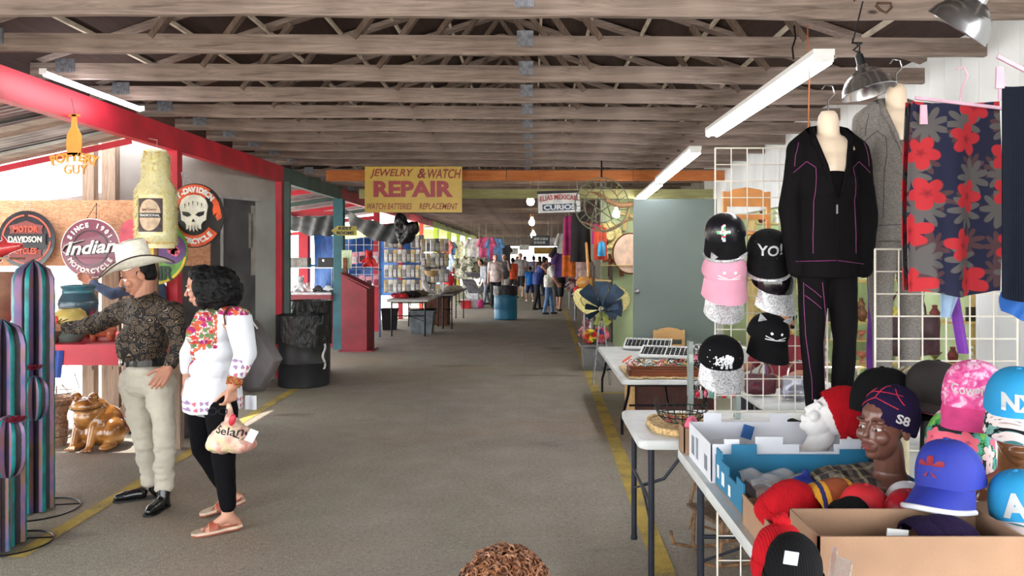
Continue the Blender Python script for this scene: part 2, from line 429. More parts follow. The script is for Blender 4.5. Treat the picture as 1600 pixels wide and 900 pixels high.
# wooden beams
def beam(name, a, b, mat, wd=.09, hd=.2):
    m = MB(); m.bar(a, b, wd, hd); return struct(name, m, mat, False)
BZ = 2.77
m = MB(); m.bb((BX-.05, 2.5, 2.655), (BX+.04, 10.5, 2.87)); struct('trim_2', m, red)
m = MB(); m.bb((BX-.05, 10.5, 2.655), (BX+.04, 13.7, 2.87)); struct('trim_3', m, teal2)
m = MB(); m.bb((BX-.05, 13.7, 2.655), (BX+.04, 26.4, 2.87)); struct('trim_4', m, red)
m = MB(); m.bb((BX-.05, 26.4, 2.655), (BX+.04, YB, 2.87)); struct('trim_5', m, lime)
m = MB()
for i, (x0, x1) in enumerate(((-2.92, -.35), (-.35, 1.45), (1.45, 3.0))): m.bb((x0+.004, 10.92, 2.72), (x1-.004, 10.96, 2.868))
struct('trim_6', m, _M['orange_wood'])
m = MB(); m.bb((-2.6, 11.6, 2.52), (3.0, 11.65, 2.66)); struct('trim_7', m, _M['green_wood'])
# posts along the left side
def post(X, Y, mat, label, w_=.105, h=2.66, grp=None):
    m = MB(); m.bb((X-w_/2, Y-w_/2, 0), (X+w_/2, Y+w_/2, h)); return top('post', m, mat, label, 'post', grp, smooth=False)
post(BX, 7.36, red, 'red square post behind the man in the white hat, under the long red beam')
post(BX, 10.42, red, 'red square post just behind the black trash drum')
post(BX+.115, 10.42, teal2, 'narrow grey green post fastened to the red post behind the trash drum', .07)
post(BX+.02, 13.6, teal, 'dark teal post carrying the rest rooms arrow sign', .17)
post(BX+.02, 16.9, red, 'red post beside the grid of pink packages and red teddy bear', .12)
post(BX, 20.1, red, 'red post between the blue pegboard displays of hanging packages')
post(BX, 23.9, M('orange_red_paint', (206, 70, 44), .5), 'slim orange red post behind the hanging woven basket', .11)
for i, (Y, d_) in enumerate(((27.6, 'nearest of the four lime green posts'), (32., 'second nearest of the four lime green posts'), (36., 'second farthest of the lime green posts'), (40.5, 'farthest of the lime green posts'))):
    post(BX, Y, lime, 'lime green post by the clothing stalls, '+d_, .17, grp='lime green posts')

# roof trusses
def truss(first=False):
    o = E('roof_truss', (0, 0, 0), '', 'roof truss')
    w2 = .019; x0, x1 = BX-.14, RX+.1
    m = MB(); N = 24
    for i in range(N):       # bottom chord, edges a little uneven
        xa, xb = x0+(x1-x0)*i/N, x0+(x1-x0)*(i+1)/N
        f = lambda x: .004*math.sin(x*3.1)+.003*math.sin(x*7.7)
        m.add([(xa, -w2, JZ+f(xa)), (xb, -w2, JZ+f(xb)), (xb, w2, JZ+f(xb)), (xa, w2, JZ+f(xa)), (xa, -w2, EZ), (xb, -w2, EZ), (xb, w2, EZ), (xa, w2, EZ)],
              [(0,3,2,1), (4,5,6,7), (0,1,5,4), (2,3,7,6)]+([(0,4,7,3)] if i == 0 else [])+([(1,2,6,5)] if i == N-1 else []))
    ob('bottom_chord', m, _M['truss_wood'], o, smooth=False)
    for xe in (x0, x1):
        m = MB(); m.bar((CX, 0, RZ), (xe, 0, EZ-.02+.04), .038, .1, up=V((0,1,0))); ob('top_chord', m, _M['truss_wood'], o, smooth=False)
    L, Rr = CX-x0, x1-CX
    def tz(x): return EZ+.02+(RZ-EZ-.02)*(1-abs(x-CX)/(L if x < CX else Rr))
    for xa, xb in ((CX-.75, CX), (CX+.75, CX), (CX-L*.62, CX-L*.5), (CX+Rr*.62, CX+Rr*.5)):
        m = MB(); m.bar((xa, 0, EZ-.02), (xb, 0, tz(xb)-.03), .036, .06, up=V((0,1,0))); ob('web', m, _M['web_wood'], o, smooth=False)
    for xp, w_ in ((-.06, .1), (x0+.25, .14)):
        m = MB(); m.bb((xp-w_/2, -w2-.003, JZ+.05), (xp+w_/2, -w2-.0005, EZ+.03))
        for i in range(7): m.bb((xp-w_/2+.01+i*w_/7, -w2-.006, JZ+.04), (xp-w_/2+.016+i*w_/7, -w2-.003, EZ+.01))
        ob('nail_plate', m, zinc, o, smooth=False)
    return o
T0 = truss()
ordn = ['nearest the viewer', 'second nearest the viewer', 'third nearest the viewer', 'fourth nearest the viewer', 'fifth nearest the viewer', 'sixth nearest the viewer', 'seventh nearest the viewer', 'eighth nearest the viewer', 'ninth from the viewer', 'tenth, right above the yellow repair sign']
n = 0; Yt = 3.94
while Yt < YB-.5:
    t = T0 if n == 0 else copytree(T0)
    t.location = (0, Yt, 0.0 if n < 10 else R.uniform(-.06, .0)); t.rotation_euler = (0, math.radians(.45), math.radians(-.5)) if n < 10 else (0, 0, 0)
    if n < 10: t['label'] = 'weathered wooden roof truss spanning the aisle, '+ordn[n]; t['group'] = 'roof trusses over the near aisle'
    else: t['label'] = 'far wooden roof truss over the aisle beyond the orange board'; t['group'] = 'far roof trusses beyond the orange board'
    n += 1; Yt += .734 if n < 10 else .9
# long battens under the deck
m = MB()
for i in range(1, 7):
    for s_, L in ((-1, 3.1), (1, 3.1)):
        x = CX+s_*L*i/7; z = RZ+.03-(RZ-EZ)*i/7*.98
        m.bb((x-.012, 2.2, z-.03), (x+.012, 20, z+.0))
struct('trim_8', m, M('pale_batten', (190, 178, 160), .8))

# shed roof over the pottery stall on the left: rafters and corrugated sheets
m = MB()
sl = .215
def sz(x, z0=2.655): return z0+(x-(BX))*sl
for i, Y in enumerate((2.9, 3.65, 4.4, 5.15, 5.9, 6.66)):
    r = MB(); r.bar((BX-.05, Y, sz(BX)+.07), (-8.3, Y, sz(-8.3)+.07), .04, .13, up=V((0,1,0)))
    top('roof_rafter', r, _M['rafter_wood'], 'sloping rafter under the tin roof at upper left, %s' % ['nearest and mostly out of view', 'second nearest', 'third nearest', 'fourth from the viewer', 'second farthest', 'farthest with the thin red strip below'][i], 'rafter', 'rafters of the lean-to roof', smooth=False)
r = MB(); r.bar((BX-.05, 6.66, sz(BX)-.005), (-8.3, 6.66, sz(-8.3)-.005), .05, .02, up=V((0,1,0))); struct('trim_9', r, red)
def corrug(x0, x1, y0, y1):
    m = MB(); nx = 2; ny = int((y1-y0)/.0125)
    def f(u, v): x = x0+(x1-x0)*u; y = y0+(y1-y0)*v; return (x, y, sz(x)+.155+.009*math.sin(y*2*PI/.076))
    return m.sheet(f, nx, ny, .002)
o = struct('ceiling', corrug(BX-.1, -8.6, 2.3, 6.9), corr, True); o.name = 'ceiling_leanto'
# ---------------------------------------------------------------- people
def skinmat(name, c): return M(name, c, .55, var=.06, sc=20, sub=.08)
sk_tan = skinmat('tan_skin', (176, 122, 98)); sk_lt = skinmat('light_skin', (206, 160, 138)); sk_md = skinmat('warm_skin', (192, 140, 116))
eyew = M('eye_white', (228, 222, 216), .3, var=.02); eyeb = M('eye_dark', (40, 26, 20), .2, var=.05)
hairb = M('black_hair', (8, 8, 10), .6, var=.3, sc=60, bump=.6, bsc=180, spec=.25); hairbr = M('brown_hair', (96, 66, 44), .5, var=.35, sc=50, bump=.6, bsc=160); hairg = M('grey_hair', (150, 146, 142), .6, var=.2, sc=50)
def axes(d, n):
    d = V(d).normalized(); n = V(n); n = (n-d*n.dot(d)).normalized(); return d, n, d.cross(n)
def head_mb(m, T, neck=None, lo=False, ears=True, soft=1.):
    """T: 4x4, face looks along local -y, z up, unit = metres for a 0.23 m head"""
    k = MB()
    k.ell((0, .012, .035), (.074, .096, .084)); k.ell((0, -.022, -.03), (.058, .066, .08)); k.ell((0, -.06, -.088), (.024, .022, .018))
    k.ell((0, -.03, -.06), (.05, .05, .045))
    k.tube([(0, -.082, .022), (0, -.103+.006*(1-soft)*3, -.008), (0, -.112+.014*(1-soft)*2, -.024)], [.007, .009, .011], 8); k.ell((0, -.106+.01*(1-soft)*2, -.024), (.016*soft, .011, .009*soft))
    if not lo:
        for s_ in (-1, 1):
            k.ell((s_*.03, -.074, .03), (.026, .016, .008)); k.ell((s_*.037, -.062, -.024), (.024, .024, .026))
            k.ell((s_*.031, -.071, .013), (.017, .012, .006))
        k.ell((0, -.089, -.053), (.024, .01, .0055)); k.ell((0, -.087, -.064), (.02, .01, .0065)); k.ell((0, -.078, -.058), (.03, .016, .02))
    if ears:
        for s_ in (-1, 1): k.ell((s_*.077, .012, -.004), (.009, .02, .03), rot=(.2, 0, 0))
    k.xf(T); m.add(k.v, k.f)
def hand_mb(m, wr, d, n, thumb=1, curl=.35, s=1., fat=1.):
    """wr wrist, d along the hand, n the way the palm faces"""
    d, n, sd = axes(d, n); sd = sd*thumb; kn = []
    for i in range(4):
        b = wr+d*(.086-.004*abs(i-1))*s+sd*(.031-.0205*i)*s
        m.cap_(wr+d*.012*s+sd*(.018-.012*i)*s, .0145*s*fat, b, .0115*s*fat, 8)
        L = (.07, .078, .073, .056)[i]*s; p = b; a = curl*(.8+.12*i)
        dd = d.copy(); r = .0092*s*fat
        for j, fr in enumerate((.46, .3, .24)):
            dd = (dd*math.cos(a)+n*math.sin(a)).normalized(); nn_ = (n*math.cos(a)-d*math.sin(a))
            q = p+(dd*1.0+sd*(.05-.035*i))*L*fr; m.cap_(p, r, q, r*.92, 8); p = q; r *= .92
            dd = dd; a = curl*(1.1)
            dd, n_ = dd, None
        kn.append(p)
    p = wr+d*.022*s+sd*.022*s; dd = (d*.62+sd*.62+n*.42).normalized(); r = .0125*s*fat
    for L in (.042, .032, .026):
        q = p+dd*L*s; m.cap_(p, r, q, r*.85, 8); p = q; r *= .86; dd = (dd+d*.35+n*.15).normalized()
    return kn
def frame(yaw, pitch=0., roll=0., loc=(0,0,0), s=1.):
    """yaw: direction (degrees, 0 = toward the viewer, positive = toward picture left) the face looks"""
    return Matrix.Translation(V(loc)) @ Euler((math.radians(-pitch)*-1, math.radians(roll), 0)).to_matrix().to_4x4().__class__(Matrix.Rotation(math.radians(-yaw), 4, 'Z') @ Matrix.Rotation(math.radians(roll), 4, 'Y') @ Matrix.Rotation(math.radians(pitch), 4, 'X')) @ Matrix.Scale(s, 4)
def eyes(parent, T, brow=None):
    for s_ in (-1, 1):
        m = MB(); k = MB(); k.ell((s_*.031, -.073, .004), .0125, n=12, m=8); k.xf(T); m.add(k.v, k.f, 0)
        k = MB(); k.ell((s_*.031, -.0835, .002), (.006, .004, .006), n=10, m=6); k.xf(T); m.add(k.v, k.f, 1)
        ob('eye', m, [eyew, eyeb], parent, True)
        if brow:
            m = MB(); m.tube([(s_*.014, -.09, .022), (s_*.03, -.092, .028), (s_*.05, -.08, .023)], [.003, .0042, .002], 6, flat=1.); m.xf(T); ob('eyebrow', m, brow, parent, True)
def shoe(parent, name, heel, toe, mat, solem, wid=.045, h=.07, ank=None, vox=.006, pointed=.6, z0=0.):
    heel, toe = V(heel), V(toe); d = (toe-heel); L = d.length; d.normalize(); sd = V((0,0,1)).cross(d).normalized()
    m = MB(); up = V((0,0,1))
    m.ell(heel+d*.035+up*(.045), (.036, .036, .045)); m.ell(heel+d*L*.45+up*.042, (.04, .04, .04))
    m.cap_(heel+d*L*.45+up*.045, .037, heel+d*L*.75+up*.035, .033); m.cap_(heel+d*L*.75+up*.034, .036, toe-d*.03+up*.028, .02*pointed+.008)
    if ank is not None: m.cap_(heel+d*.05+up*.06, .04, V(ank), .045)
    bt = remesh(m, name, mat, vox, 3, parent, True)
    # sole
    k = MB(); c_ = []
    for t, w_ in ((-.01, .5), (.1, .8), (.3, .72), (.5, .78), (.7, 1.), (.85, .85), (.95, .55*pointed+.2), (1., .25)):
        c_.append((t, w_*wid))
    out = [heel+d*L*t+sd*w_ for t, w_ in c_]+[heel+d*L*t-sd*w_ for t, w_ in reversed(c_)]
    N = len(out); k.add([p+up*.001 for p in out]+[p+up*.014 for p in out], [tuple(range(N-1, -1, -1)), tuple(range(N, 2*N))]+[(i, (i+1) % N, (i+1) % N+N, i+N) for i in range(N)])
    ob('sole', k, solem, bt, True, False); return bt
def folds(amp, s1=6., s2=16., stretch=(1, 1, .6)):
    def f(p, n_):
        q = V((p.x*stretch[0], p.y*stretch[1], p.z*stretch[2]))
        return amp*(nz(q, s1, 3.)+.5*nz(q, s2, 9.)-.2)
    return f

# materials for the two shoppers
g = G('paisley_cloth', .7, spec=.3); v = g.co()
wp = g.n('ShaderNodeTexNoise', {'Vector': v, 'Scale': 16., 'Detail': 2}).outputs[1]
vv = g.n('ShaderNodeVectorMath', {0: v, 1: g.n('ShaderNodeVectorMath', {0: wp, 3: .05}, operation='SCALE').outputs[0]}, operation='ADD').outputs[0]
vo = g.n('ShaderNodeTexVoronoi', {'Vector': vv, 'Scale': 17.}).outputs[0]; ve = g.n('ShaderNodeTexVoronoi', {'Vector': vv, 'Scale': 17.}, feature='DISTANCE_TO_EDGE').outputs[0]
rg = g.math('SINE', g.math('MULTIPLY', vo, 42.)); ring = g.ramp(rg, [(.45, 0.), (.7, 1.)])
mk = g.math('MULTIPLY', ring, g.ramp(ve, [(.04, 0.), (.1, 1.)]))
g.col(g.mix(mk, (22, 19, 20), g.mix(g.noise(v, 9.), (156, 134, 106), (112, 96, 80)))); paisley = reg(g, 'paisley_cloth')
khaki = M('khaki_cloth', (192, 184, 168), .85, var=.05, sc=5, bump=.2, bsc=300)
blackl = M('black_leather', (18, 18, 20), .25, var=.2, sc=10, coat=.3)
whitec = M('white_blouse_cloth', (226, 228, 236), .8, var=.02, sc=4, bump=.15, bsc=300)
bleg = M('black_legging_cloth', (10, 10, 13), .85, var=.1, spec=.12)
def flower(name, base, cols, scale=14., pet=5, r=.42, leaf=None, rough=.75, sheen=0., rnd=.7, depth=.4, noise_on=None):
    """printed flowers with petals on a plain ground"""
    if name in _M: return _M[name]
    g = G(name, rough, spec=.25); v = g.co(); 
    sx = g.n('ShaderNodeSeparateXYZ', {0: v}); v = g.n('ShaderNodeCombineXYZ', {0: g.math('ADD', sx.outputs[0], g.math('MULTIPLY', sx.outputs[1], .8)), 1: sx.outputs[2], 2: 0.}).outputs[0]
    cur = base
    if leaf:
        for k, (lc, ls) in enumerate(leaf):
            vo = g.n('ShaderNodeTexVoronoi', {'Vector': g.n('ShaderNodeVectorMath', {0: v, 1: (3.3*k+1.7, 5.1, 0)}, operation='ADD').outputs[0], 'Scale': scale*ls, 'Randomness': rnd}, voronoi_dimensions='2D')
            d = g.n('ShaderNodeVectorMath', {0: g.n('ShaderNodeVectorMath', {0: v, 1: (3.3*k+1.7, 5.1, 0)}, operation='ADD').outputs[0], 1: vo.outputs[2]}, operation='SUBTRACT').outputs[0]
            sp = g.n('ShaderNodeSeparateXYZ', {0: d}); a = g.math('ARCTAN2', sp.outputs[1], sp.outputs[0])
            pe = g.math('MULTIPLY_ADD', g.math('ABSOLUTE', g.math('SINE', g.math('MULTIPLY', a, 4.5))), .5, .35)
            f_ = g.ramp(g.math('DIVIDE', vo.outputs[0], pe), [(.5, 1.), (.53, 0.)])
            cur = g.mix(f_, cur, lc)
    vo = g.n('ShaderNodeTexVoronoi', {'Vector': v, 'Scale': scale, 'Randomness': rnd}, voronoi_dimensions='2D')
    d = g.n('ShaderNodeVectorMath', {0: v, 1: vo.outputs[2]}, operation='SUBTRACT').outputs[0]
    sp = g.n('ShaderNodeSeparateXYZ', {0: d}); a = g.math('ARCTAN2', sp.outputs[1], sp.outputs[0])
    hs = g.n('ShaderNodeSeparateXYZ', {0: vo.outputs[1]})
    pe = g.math('MULTIPLY_ADD', g.math('ABSOLUTE', g.math('SINE', g.math('ADD', g.math('MULTIPLY', a, pet/2.), g.math('MULTIPLY', hs.outputs[0], 3.)))), depth, 1-depth)
    q = g.math('DIVIDE', vo.outputs[0], pe)
    f_ = g.ramp(q, [(r, 1.), (r+.03, 0.)])
    stops = [(i/max(1, len(cols)), c) for i, c in enumerate(cols)]
    fc = g.ramp(hs.outputs[1], stops, 'CONSTANT') if len(cols) > 1 else cols[0]
    fc = g.mix(g.ramp(q, [(.0, .75), (.14, .0)]), fc, tuple(int(c*.5) for c in cols[0]))
    cur = g.mix(f_, cur, fc)
    g.col(cur); return reg(g, name)
emb = flower('embroidery_cloth', (238, 236, 236), [(196, 60, 50), (170, 40, 110), (96, 128, 84), (214, 96, 60)], 30., 6, .5, [((70, 110, 70), 1.3), ((206, 80, 50), 1.9)])
embh = flower('hem_embroidery_cloth', (232, 230, 234), [(196, 110, 124), (160, 130, 170)], 26., 3, .36, rnd=.3)

# --- man in the white hat
base = V((-2.58, 5.15, 0))
man = E('person', base, 'man in white straw cowboy hat, dark paisley shirt and khaki trousers reaching toward the pottery', 'person')
Mn = dict(neck=P(226, 468, 5.16), chest=P(233, 506, 5.15), waist=P(229, 553, 5.15), pel=P(229, 588, 5.15),
  shL=P(268, 487, 5.0), elL=P(283, 537, 5.03), wrL=P(264, 573, 4.95), shR=P(194, 486, 5.32), elR=P(150, 507, 5.43), wrR=P(102, 513, 5.5),
  hipL=P(249, 596, 5.08), knL=P(257, 672, 5.02), anL=P(257, 757, 5.05), hipR=P(209, 596, 5.22), knR=P(221, 670, 5.18), anR=P(236, 748, 5.24))
Tm = frame(58, 22, 0, P(215, 431, 5.15), 1.08)
m = MB(); head_mb(m, Tm)
m.cap_(Tm@V((0, .03, -.05)), .056, Mn['neck'], .062); m.cap_(Mn['chest'], .1, Mn['waist'], .1); m.cap_(Mn['neck']-V((0,0,.03)), .055, Mn['chest'], .085)
m.chain([Mn['shL'], Mn['elL'], Mn['wrL']], [.05, .04, .029]); m.chain([Mn['shR'], Mn['elR'], Mn['wrR']], [.05, .04, .029])
m.cap_(Mn['chest']+V((0,0,.05)), .055, Mn['shL'], .045); m.cap_(Mn['chest']+V((0,0,.05)), .055, Mn['shR'], .045)
m.chain([Mn['pel'], Mn['hipL'], Mn['knL'], Mn['anL']], [.11, .08, .055, .04]); m.chain([Mn['pel'], Mn['hipR'], Mn['knR'], Mn['anR']], [.11, .08, .055, .04]); m.cap_(Mn['waist'], .12, Mn['pel'], .11)
hand_mb(m, Mn['wrL'], P(250, 593, 4.9)-Mn['wrL'], V((-.5, .6, -.4)), -1, .38, 1.05, 1.1)
hand_mb(m, Mn['wrR'], V((-1, .12, .05)), V((.1, -.5, -.8)), 1, .3, 1.0, 1.05)
remesh(m, 'body', sk_tan, .0052, 2, man, True)
eyes(man, Tm, hairb)
m = MB(); m.tube([(-.03, -.098, -.05), (-.018, -.108, -.043), (0, -.112, -.04), (.018, -.108, -.043), (.03, -.098, -.05)], [.006, .0105, .011, .0105, .006], 8); m.xf(Tm); ob('moustache', m, M('dark_moustache', (52, 42, 40), .8, var=.2), man, True)
m = MB(); m.ell((0, .04, .03), (.077, .08, .075)); m.ell((0, .06, -.015), (.07, .052, .05))
for s_ in (-1, 1): m.ell((s_*.072, .005, .012), (.008, .016, .022))
m.xf(Tm); remesh(m, 'hair', hairb, .006, 2, man, True, folds(.004, 40, 90))
# shirt
f_m, l_m = V((-.8, -.6, 0)), V((.6, -.8, 0))
def ellf(m, c, rl, rf, rz, yawv): # ellipsoid with its wide axis along yawv
    yv = V(yawv).normalized(); m.ell(c, (rl, rf, rz), rot=Matrix((yv, V((-yv.y, yv.x, 0)), V((0,0,1)))).transposed())
m = MB()
ellf(m, Mn['chest']+V((0,0,.03)), .205, .135, .17, l_m); ellf(m, Mn['waist']+V((0,0,.05))+f_m*.035, .19, .155, .16, l_m); ellf(m, Mn['waist']+V((0,0,-.02))+f_m*.015, .178, .142, .075, l_m)
ellf(m, (Mn['chest']+Mn['waist'])/2+f_m*.02, .195, .15, .15, l_m)
m.cap_(Mn['neck']-V((0,0,.03)), .075, Mn['shL']+V((0,0,.01)), .062); m.cap_(Mn['neck']-V((0,0,.03)), .075, Mn['shR']+V((0,0,.01)), .062)
m.chain([Mn['shL'], Mn['elL'], Mn['wrL']+(Mn['elL']-Mn['wrL'])*.12], [.08, .06, .043]); m.chain([Mn['shR'], Mn['elR'], Mn['wrR']+(Mn['elR']-Mn['wrR'])*.1], [.088, .066, .047])
m.cap_(Mn['chest']+V((0,0,.05)), .1, Mn['shR'], .08)
m.cap_(Mn['elR'], .06, Mn['elR']+V((-.02, 0, -.03)), .05)
sh = remesh(m, 'shirt', paisley, .009, 5, man, True, folds(.016, 9, 24, (1, 1, .8)))
# collar, open at the neck
m = MB(); nb = Mn['neck']+V((0, 0, .012))
for s_ in (-1, 1):
    pts = []
    for i in range(9):
        a = math.radians(20+i*19)*1.0; dv = (-f_m*math.cos(a)+l_m*s_*math.sin(a)); pts.append(nb+dv*.068+V((0,0,.022-.007*i*.9)))
    m.tube(pts, [.012]*7+[.014, .008], 6, flat=2.0)
ob('collar', m, paisley, man, True)
m = MB()
for i in range(6):
    t = i/5; c0 = Mn['chest']+V((0,0,.12))+(Mn['waist']-Mn['chest']-V((0,0,.1)))*t
    h = bvh(sh, True).ray_cast(c0+f_m*.5, -f_m)
    if h[0]: m.ell(h[0], .006, n=8, m=6)
ob('buttons', m, black, man, True)
# trousers
m = MB()
ellf(m, Mn['pel']+V((0,0,.04)), .172, .13, .09, l_m); ellf(m, Mn['pel']+V((0,0,-.04)), .168, .13, .11, l_m)
m.chain([Mn['hipL'], Mn['knL'], Mn['anL']], [.1, .074, .066]); m.chain([Mn['hipR'], Mn['knR'], Mn['anR']], [.1, .074, .066])
m.cap_(Mn['pel'], .12, Mn['hipL'], .1); m.cap_(Mn['pel'], .12, Mn['hipR'], .1)
remesh(m, 'trousers', khaki, .009, 4, man, True, folds(.015, 9, 24, (.7, .7, 1.6)))
m = MB(); c = Mn['pel']+V((0,0,.107)); pts = [c+l_m*math.cos(2*PI*i/32)*.182+f_m*math.sin(2*PI*i/32)*.144 for i in range(32)]
for i in range(32):
    a, b = pts[i], pts[(i+1) % 32]; m.bar(a, b, .042, .006, up=V(((a+b)/2-c).normalized()))
bl = ob('belt', m, blackl, man, True)
bc = c+f_m*.151+l_m*-.02
m = MB(); ro = Matrix((l_m, -f_m, V((0,0,1)))).transposed(); m.ell(bc, (.052, .009, .036), rot=ro, n=24); k = MB(); k.ell(bc+f_m*.006, (.03, .007, .02), rot=ro); m.add(k.v, k.f)
for i in range(16):
    a = 2*PI*i/16; m.ell(bc+l_m*math.cos(a)*.042+V((0,0,math.sin(a)*.028))+f_m*.006, .004, n=6, m=4)
ob('buckle', m, M('silver_buckle', (170, 168, 160), .25, .9, var=.2, sc=60), bl, True)
shoe(man, 'boot', P(256, 770, 5.26).xy.to_3d(), P(176, 780, 5.14).xy.to_3d(), blackl, black, .043, ank=Mn['anR']+V((0,0,.04)), pointed=.9)
shoe(man, 'boot', P(262, 786, 5.07).xy.to_3d(), P(228, 795, 4.84).xy.to_3d(), blackl, black, .043, ank=Mn['anL']+V((0,0,.04)), pointed=.9)
# hat
hat = E('cowboy_hat', Tm@V((0, .01, .045)), "white straw cowboy hat with dark edging on the man's head", 'hat')
straw = M('white_straw', (244, 238, 222), .8, var=.06, sc=30, bump=.4, bsc=220); dband = M('dark_hat_trim', (66, 46, 42), .7)
Th = Tm @ Matrix.Translation((0, .014, .055)) @ Matrix.Rotation(math.radians(-9), 4, 'X') @ Matrix.Scale(1.1, 4)
def brim(r, a):  # radius factor along the brim -> point
    x, y = math.cos(a), math.sin(a); L = .085+(.195-.085)*r; W = .078+(.155-.078)*r
    up = .06*(r**1.6)*abs(x)**2.2-.02*(r**1.5)*abs(y)**3
    return Th@V((x*W, y*L, up))
m = MB(); m.sheet(lambda u, v_: brim(v_, 2*PI*u), 48, 8, .004); ob('brim', m, straw, hat, True)
m = MB(); m.tube([brim(1., 2*PI*i/48) for i in range(48)], .005, 8, closed=True); ob('brim_edging', m, dband, hat, True)
m = MB()
def crown(u, v_):
    a = 2*PI*u; t = v_
    if t < .75: rr = 1-.18*(t/.75); z = .148*(t/.75)
    else: rr = .82*(1-(t-.75)/.25); z = .148+.012*math.sin((t-.75)/.25*PI/2)
    x, y = math.cos(a)*.08*rr, math.sin(a)*.096*rr
    z -= .032*max(0, 1-(x/.026)**2)*min(1, max(0, (t-.55)/.3))
    z -= .012*math.exp(-((abs(x)-.052)**2+(y+.05)**2)/.0006)
    return Th@V((x, y, z))
m.sheet(crown, 40, 20, .004); ob('crown', m, straw, hat, True)
m = MB(); m.tube([Th@V((math.cos(2*PI*i/40)*.083, math.sin(2*PI*i/40)*.099, .012)) for i in range(40)], .009, 8, closed=True, flat=.45); hb = ob('hat_band', m, M('white_hat_band', (214, 206, 186), .7), hat, True)
m = MB(); m.box(Th@V((.0835, -.03, .014)), (.006, .03, .014), Th.to_3x3()); m.box(Th@V((-.0835, -.03, .014)), (.006, .03, .014), Th.to_3x3()); ob('band_ornament', m, blackm, hb, True)
m = MB()
for k in range(2):   # dark scalloped trim on top of the crown
    for i in range(26):
        t0 = .66+.05*abs(math.sin(i/26*PI*5)); a = i/26; b_ = (i+1)/26
        m.add([V(crown(a, t0))+V((0,0,.003)), V(crown(b_, t0))+V((0,0,.003)), V(crown(b_, .76))+V((0,0,.004)), V(crown(a, .76))+V((0,0,.004))], [(0,1,2,3)])
    break
ob('crown_trim', m, dband, hat, True)

# --- woman in the embroidered white blouse
base = V((-1.93, 4.7, 0))
wom = E('person', base, 'woman with curly black hair, embroidered white blouse, black leggings and brown sandals', 'person')
W = dict(neck=P(345, 482, 4.7), chest=P(337, 522, 4.7), waist=P(334, 572, 4.7), pel=P(333, 612, 4.72),
  shL=P(373, 500, 4.56), elL=P(384, 553, 4.5), wrL=P(363, 604, 4.42), shR=P(322, 497, 4.86), elR=P(296, 552, 4.95), wrR=P(293, 600, 4.9),
  hipL=P(346, 640, 4.63), knL=P(350, 722, 4.6), anL=P(356, 806, 4.58), hipR=P(316, 634, 4.78), knR=P(317, 700, 4.87), anR=P(357, 772, 4.95))
fw, lw = V((-.95, -.3, 0)).normalized(), V((.3, -.95, 0)).normalized()
Tw = frame(80, 14, 0, P(317, 449, 4.68), .97)
m = MB(); head_mb(m, Tw); m.cap_(Tw@V((0, .03, -.05)), .05, W['neck'], .056); m.cap_(W['neck']-V((0,0,.03)), .06, W['chest'], .1); m.cap_(W['chest'], .11, W['pel'], .11)
m.chain([W['shL'], W['elL'], W['wrL']], [.05, .045, .03]); m.chain([W['shR'], W['elR'], W['wrR']], [.05, .042, .03])
m.cap_(W['chest']+V((0,0,.06)), .07, W['shL'], .05); m.cap_(W['chest']+V((0,0,.06)), .07, W['shR'], .05)
m.chain([W['pel'], W['hipL'], W['knL'], W['anL']], [.11, .085, .055, .034]); m.chain([W['pel'], W['hipR'], W['knR'], W['anR']], [.11, .085, .055, .034])
hand_mb(m, W['wrL'], V((-.12, .0, -1)), V((-.8, .6, 0)), -1, .85, .95, 1.)
hand_mb(m, W['wrR'], V((-.1, -.05, -1)), V((.2, 1, 0)), 1, .5, .92)
def foot(m, heel, ball, toe, ank, sd, lift=0.):
    m.cap_(heel, .03, ank, .034); m.cap_(heel, .029, ball, .026); m.cap_(ank, .032, ball, .022); m.cap_(ball-sd*.014, .024, ball+sd*.016, .022)
    for i in range(5):
        a = ball+sd*(.03-.0155*i)+V((0,0,-.008)); L = (.05, .044, .038, .032, .026)[i]; d = (toe-ball).normalized()
        m.cap_(a, .011 if i else .013, a+d*L+V((0,0,-.004)), .0085 if i else .012, 8)
# near foot (left), far foot (right)
hl, bl_, tl = P(369, 822, 4.62), P(330, 830, 4.56), P(310, 834, 4.53); hl.z, bl_.z, tl.z = .045, .04, .03
foot(m, hl, bl_, tl, W['anL'], (tl-hl).normalized().cross(V((0,0,1))))
hr, br_, tr = P(374, 790, 4.97), P(340, 800, 4.9), P(322, 804, 4.87); hr.z, br_.z, tr.z = .085, .045, .035
foot(m, hr, br_, tr, W['anR'], (tr-hr).normalized().cross(V((0,0,1))))
remesh(m, 'body', sk_md, .0052, 2, wom, True)
eyes(wom, Tw, hairb)
m = MB(); m.ell((0, -.094, -.0535), (.021, .007, .004)); m.ell((0, -.092, -.064), (.017, .007, .005)); m.xf(Tw); ob('lips', m, M('lip_colour', (150, 74, 70), .4), wom, True)
m = MB(); c = P(338, 447, 4.69)
m.ell(c, (.145, .135, .128)); m.ell(c+V((.02, 0, -.05)), (.14, .13, .1)); m.ell(P(318, 428, 4.68), (.085, .1, .06)); m.ell(P(312, 448, 4.585), (.05, .035, .075)); m.ell(P(318, 470, 4.6), (.05, .04, .04))
RR = random.Random(3)
for i in range(110):
    a = RR.uniform(0, 2*PI); b_ = math.acos(RR.uniform(-.9, 1)); d = V((math.cos(a)*math.sin(b_)*.15, math.sin(a)*math.sin(b_)*.138, math.cos(b_)*.125-.02))
    q = c+d
    if (q-(Tw@V((0, -.09, 0)))).length < .1: continue
    m.ell(q, RR.uniform(.012, .024), n=8, m=6)
remesh(m, 'hair', hairb, .0065, 1, wom, True, folds(.009, 38, 90, (1, 1, 1)))
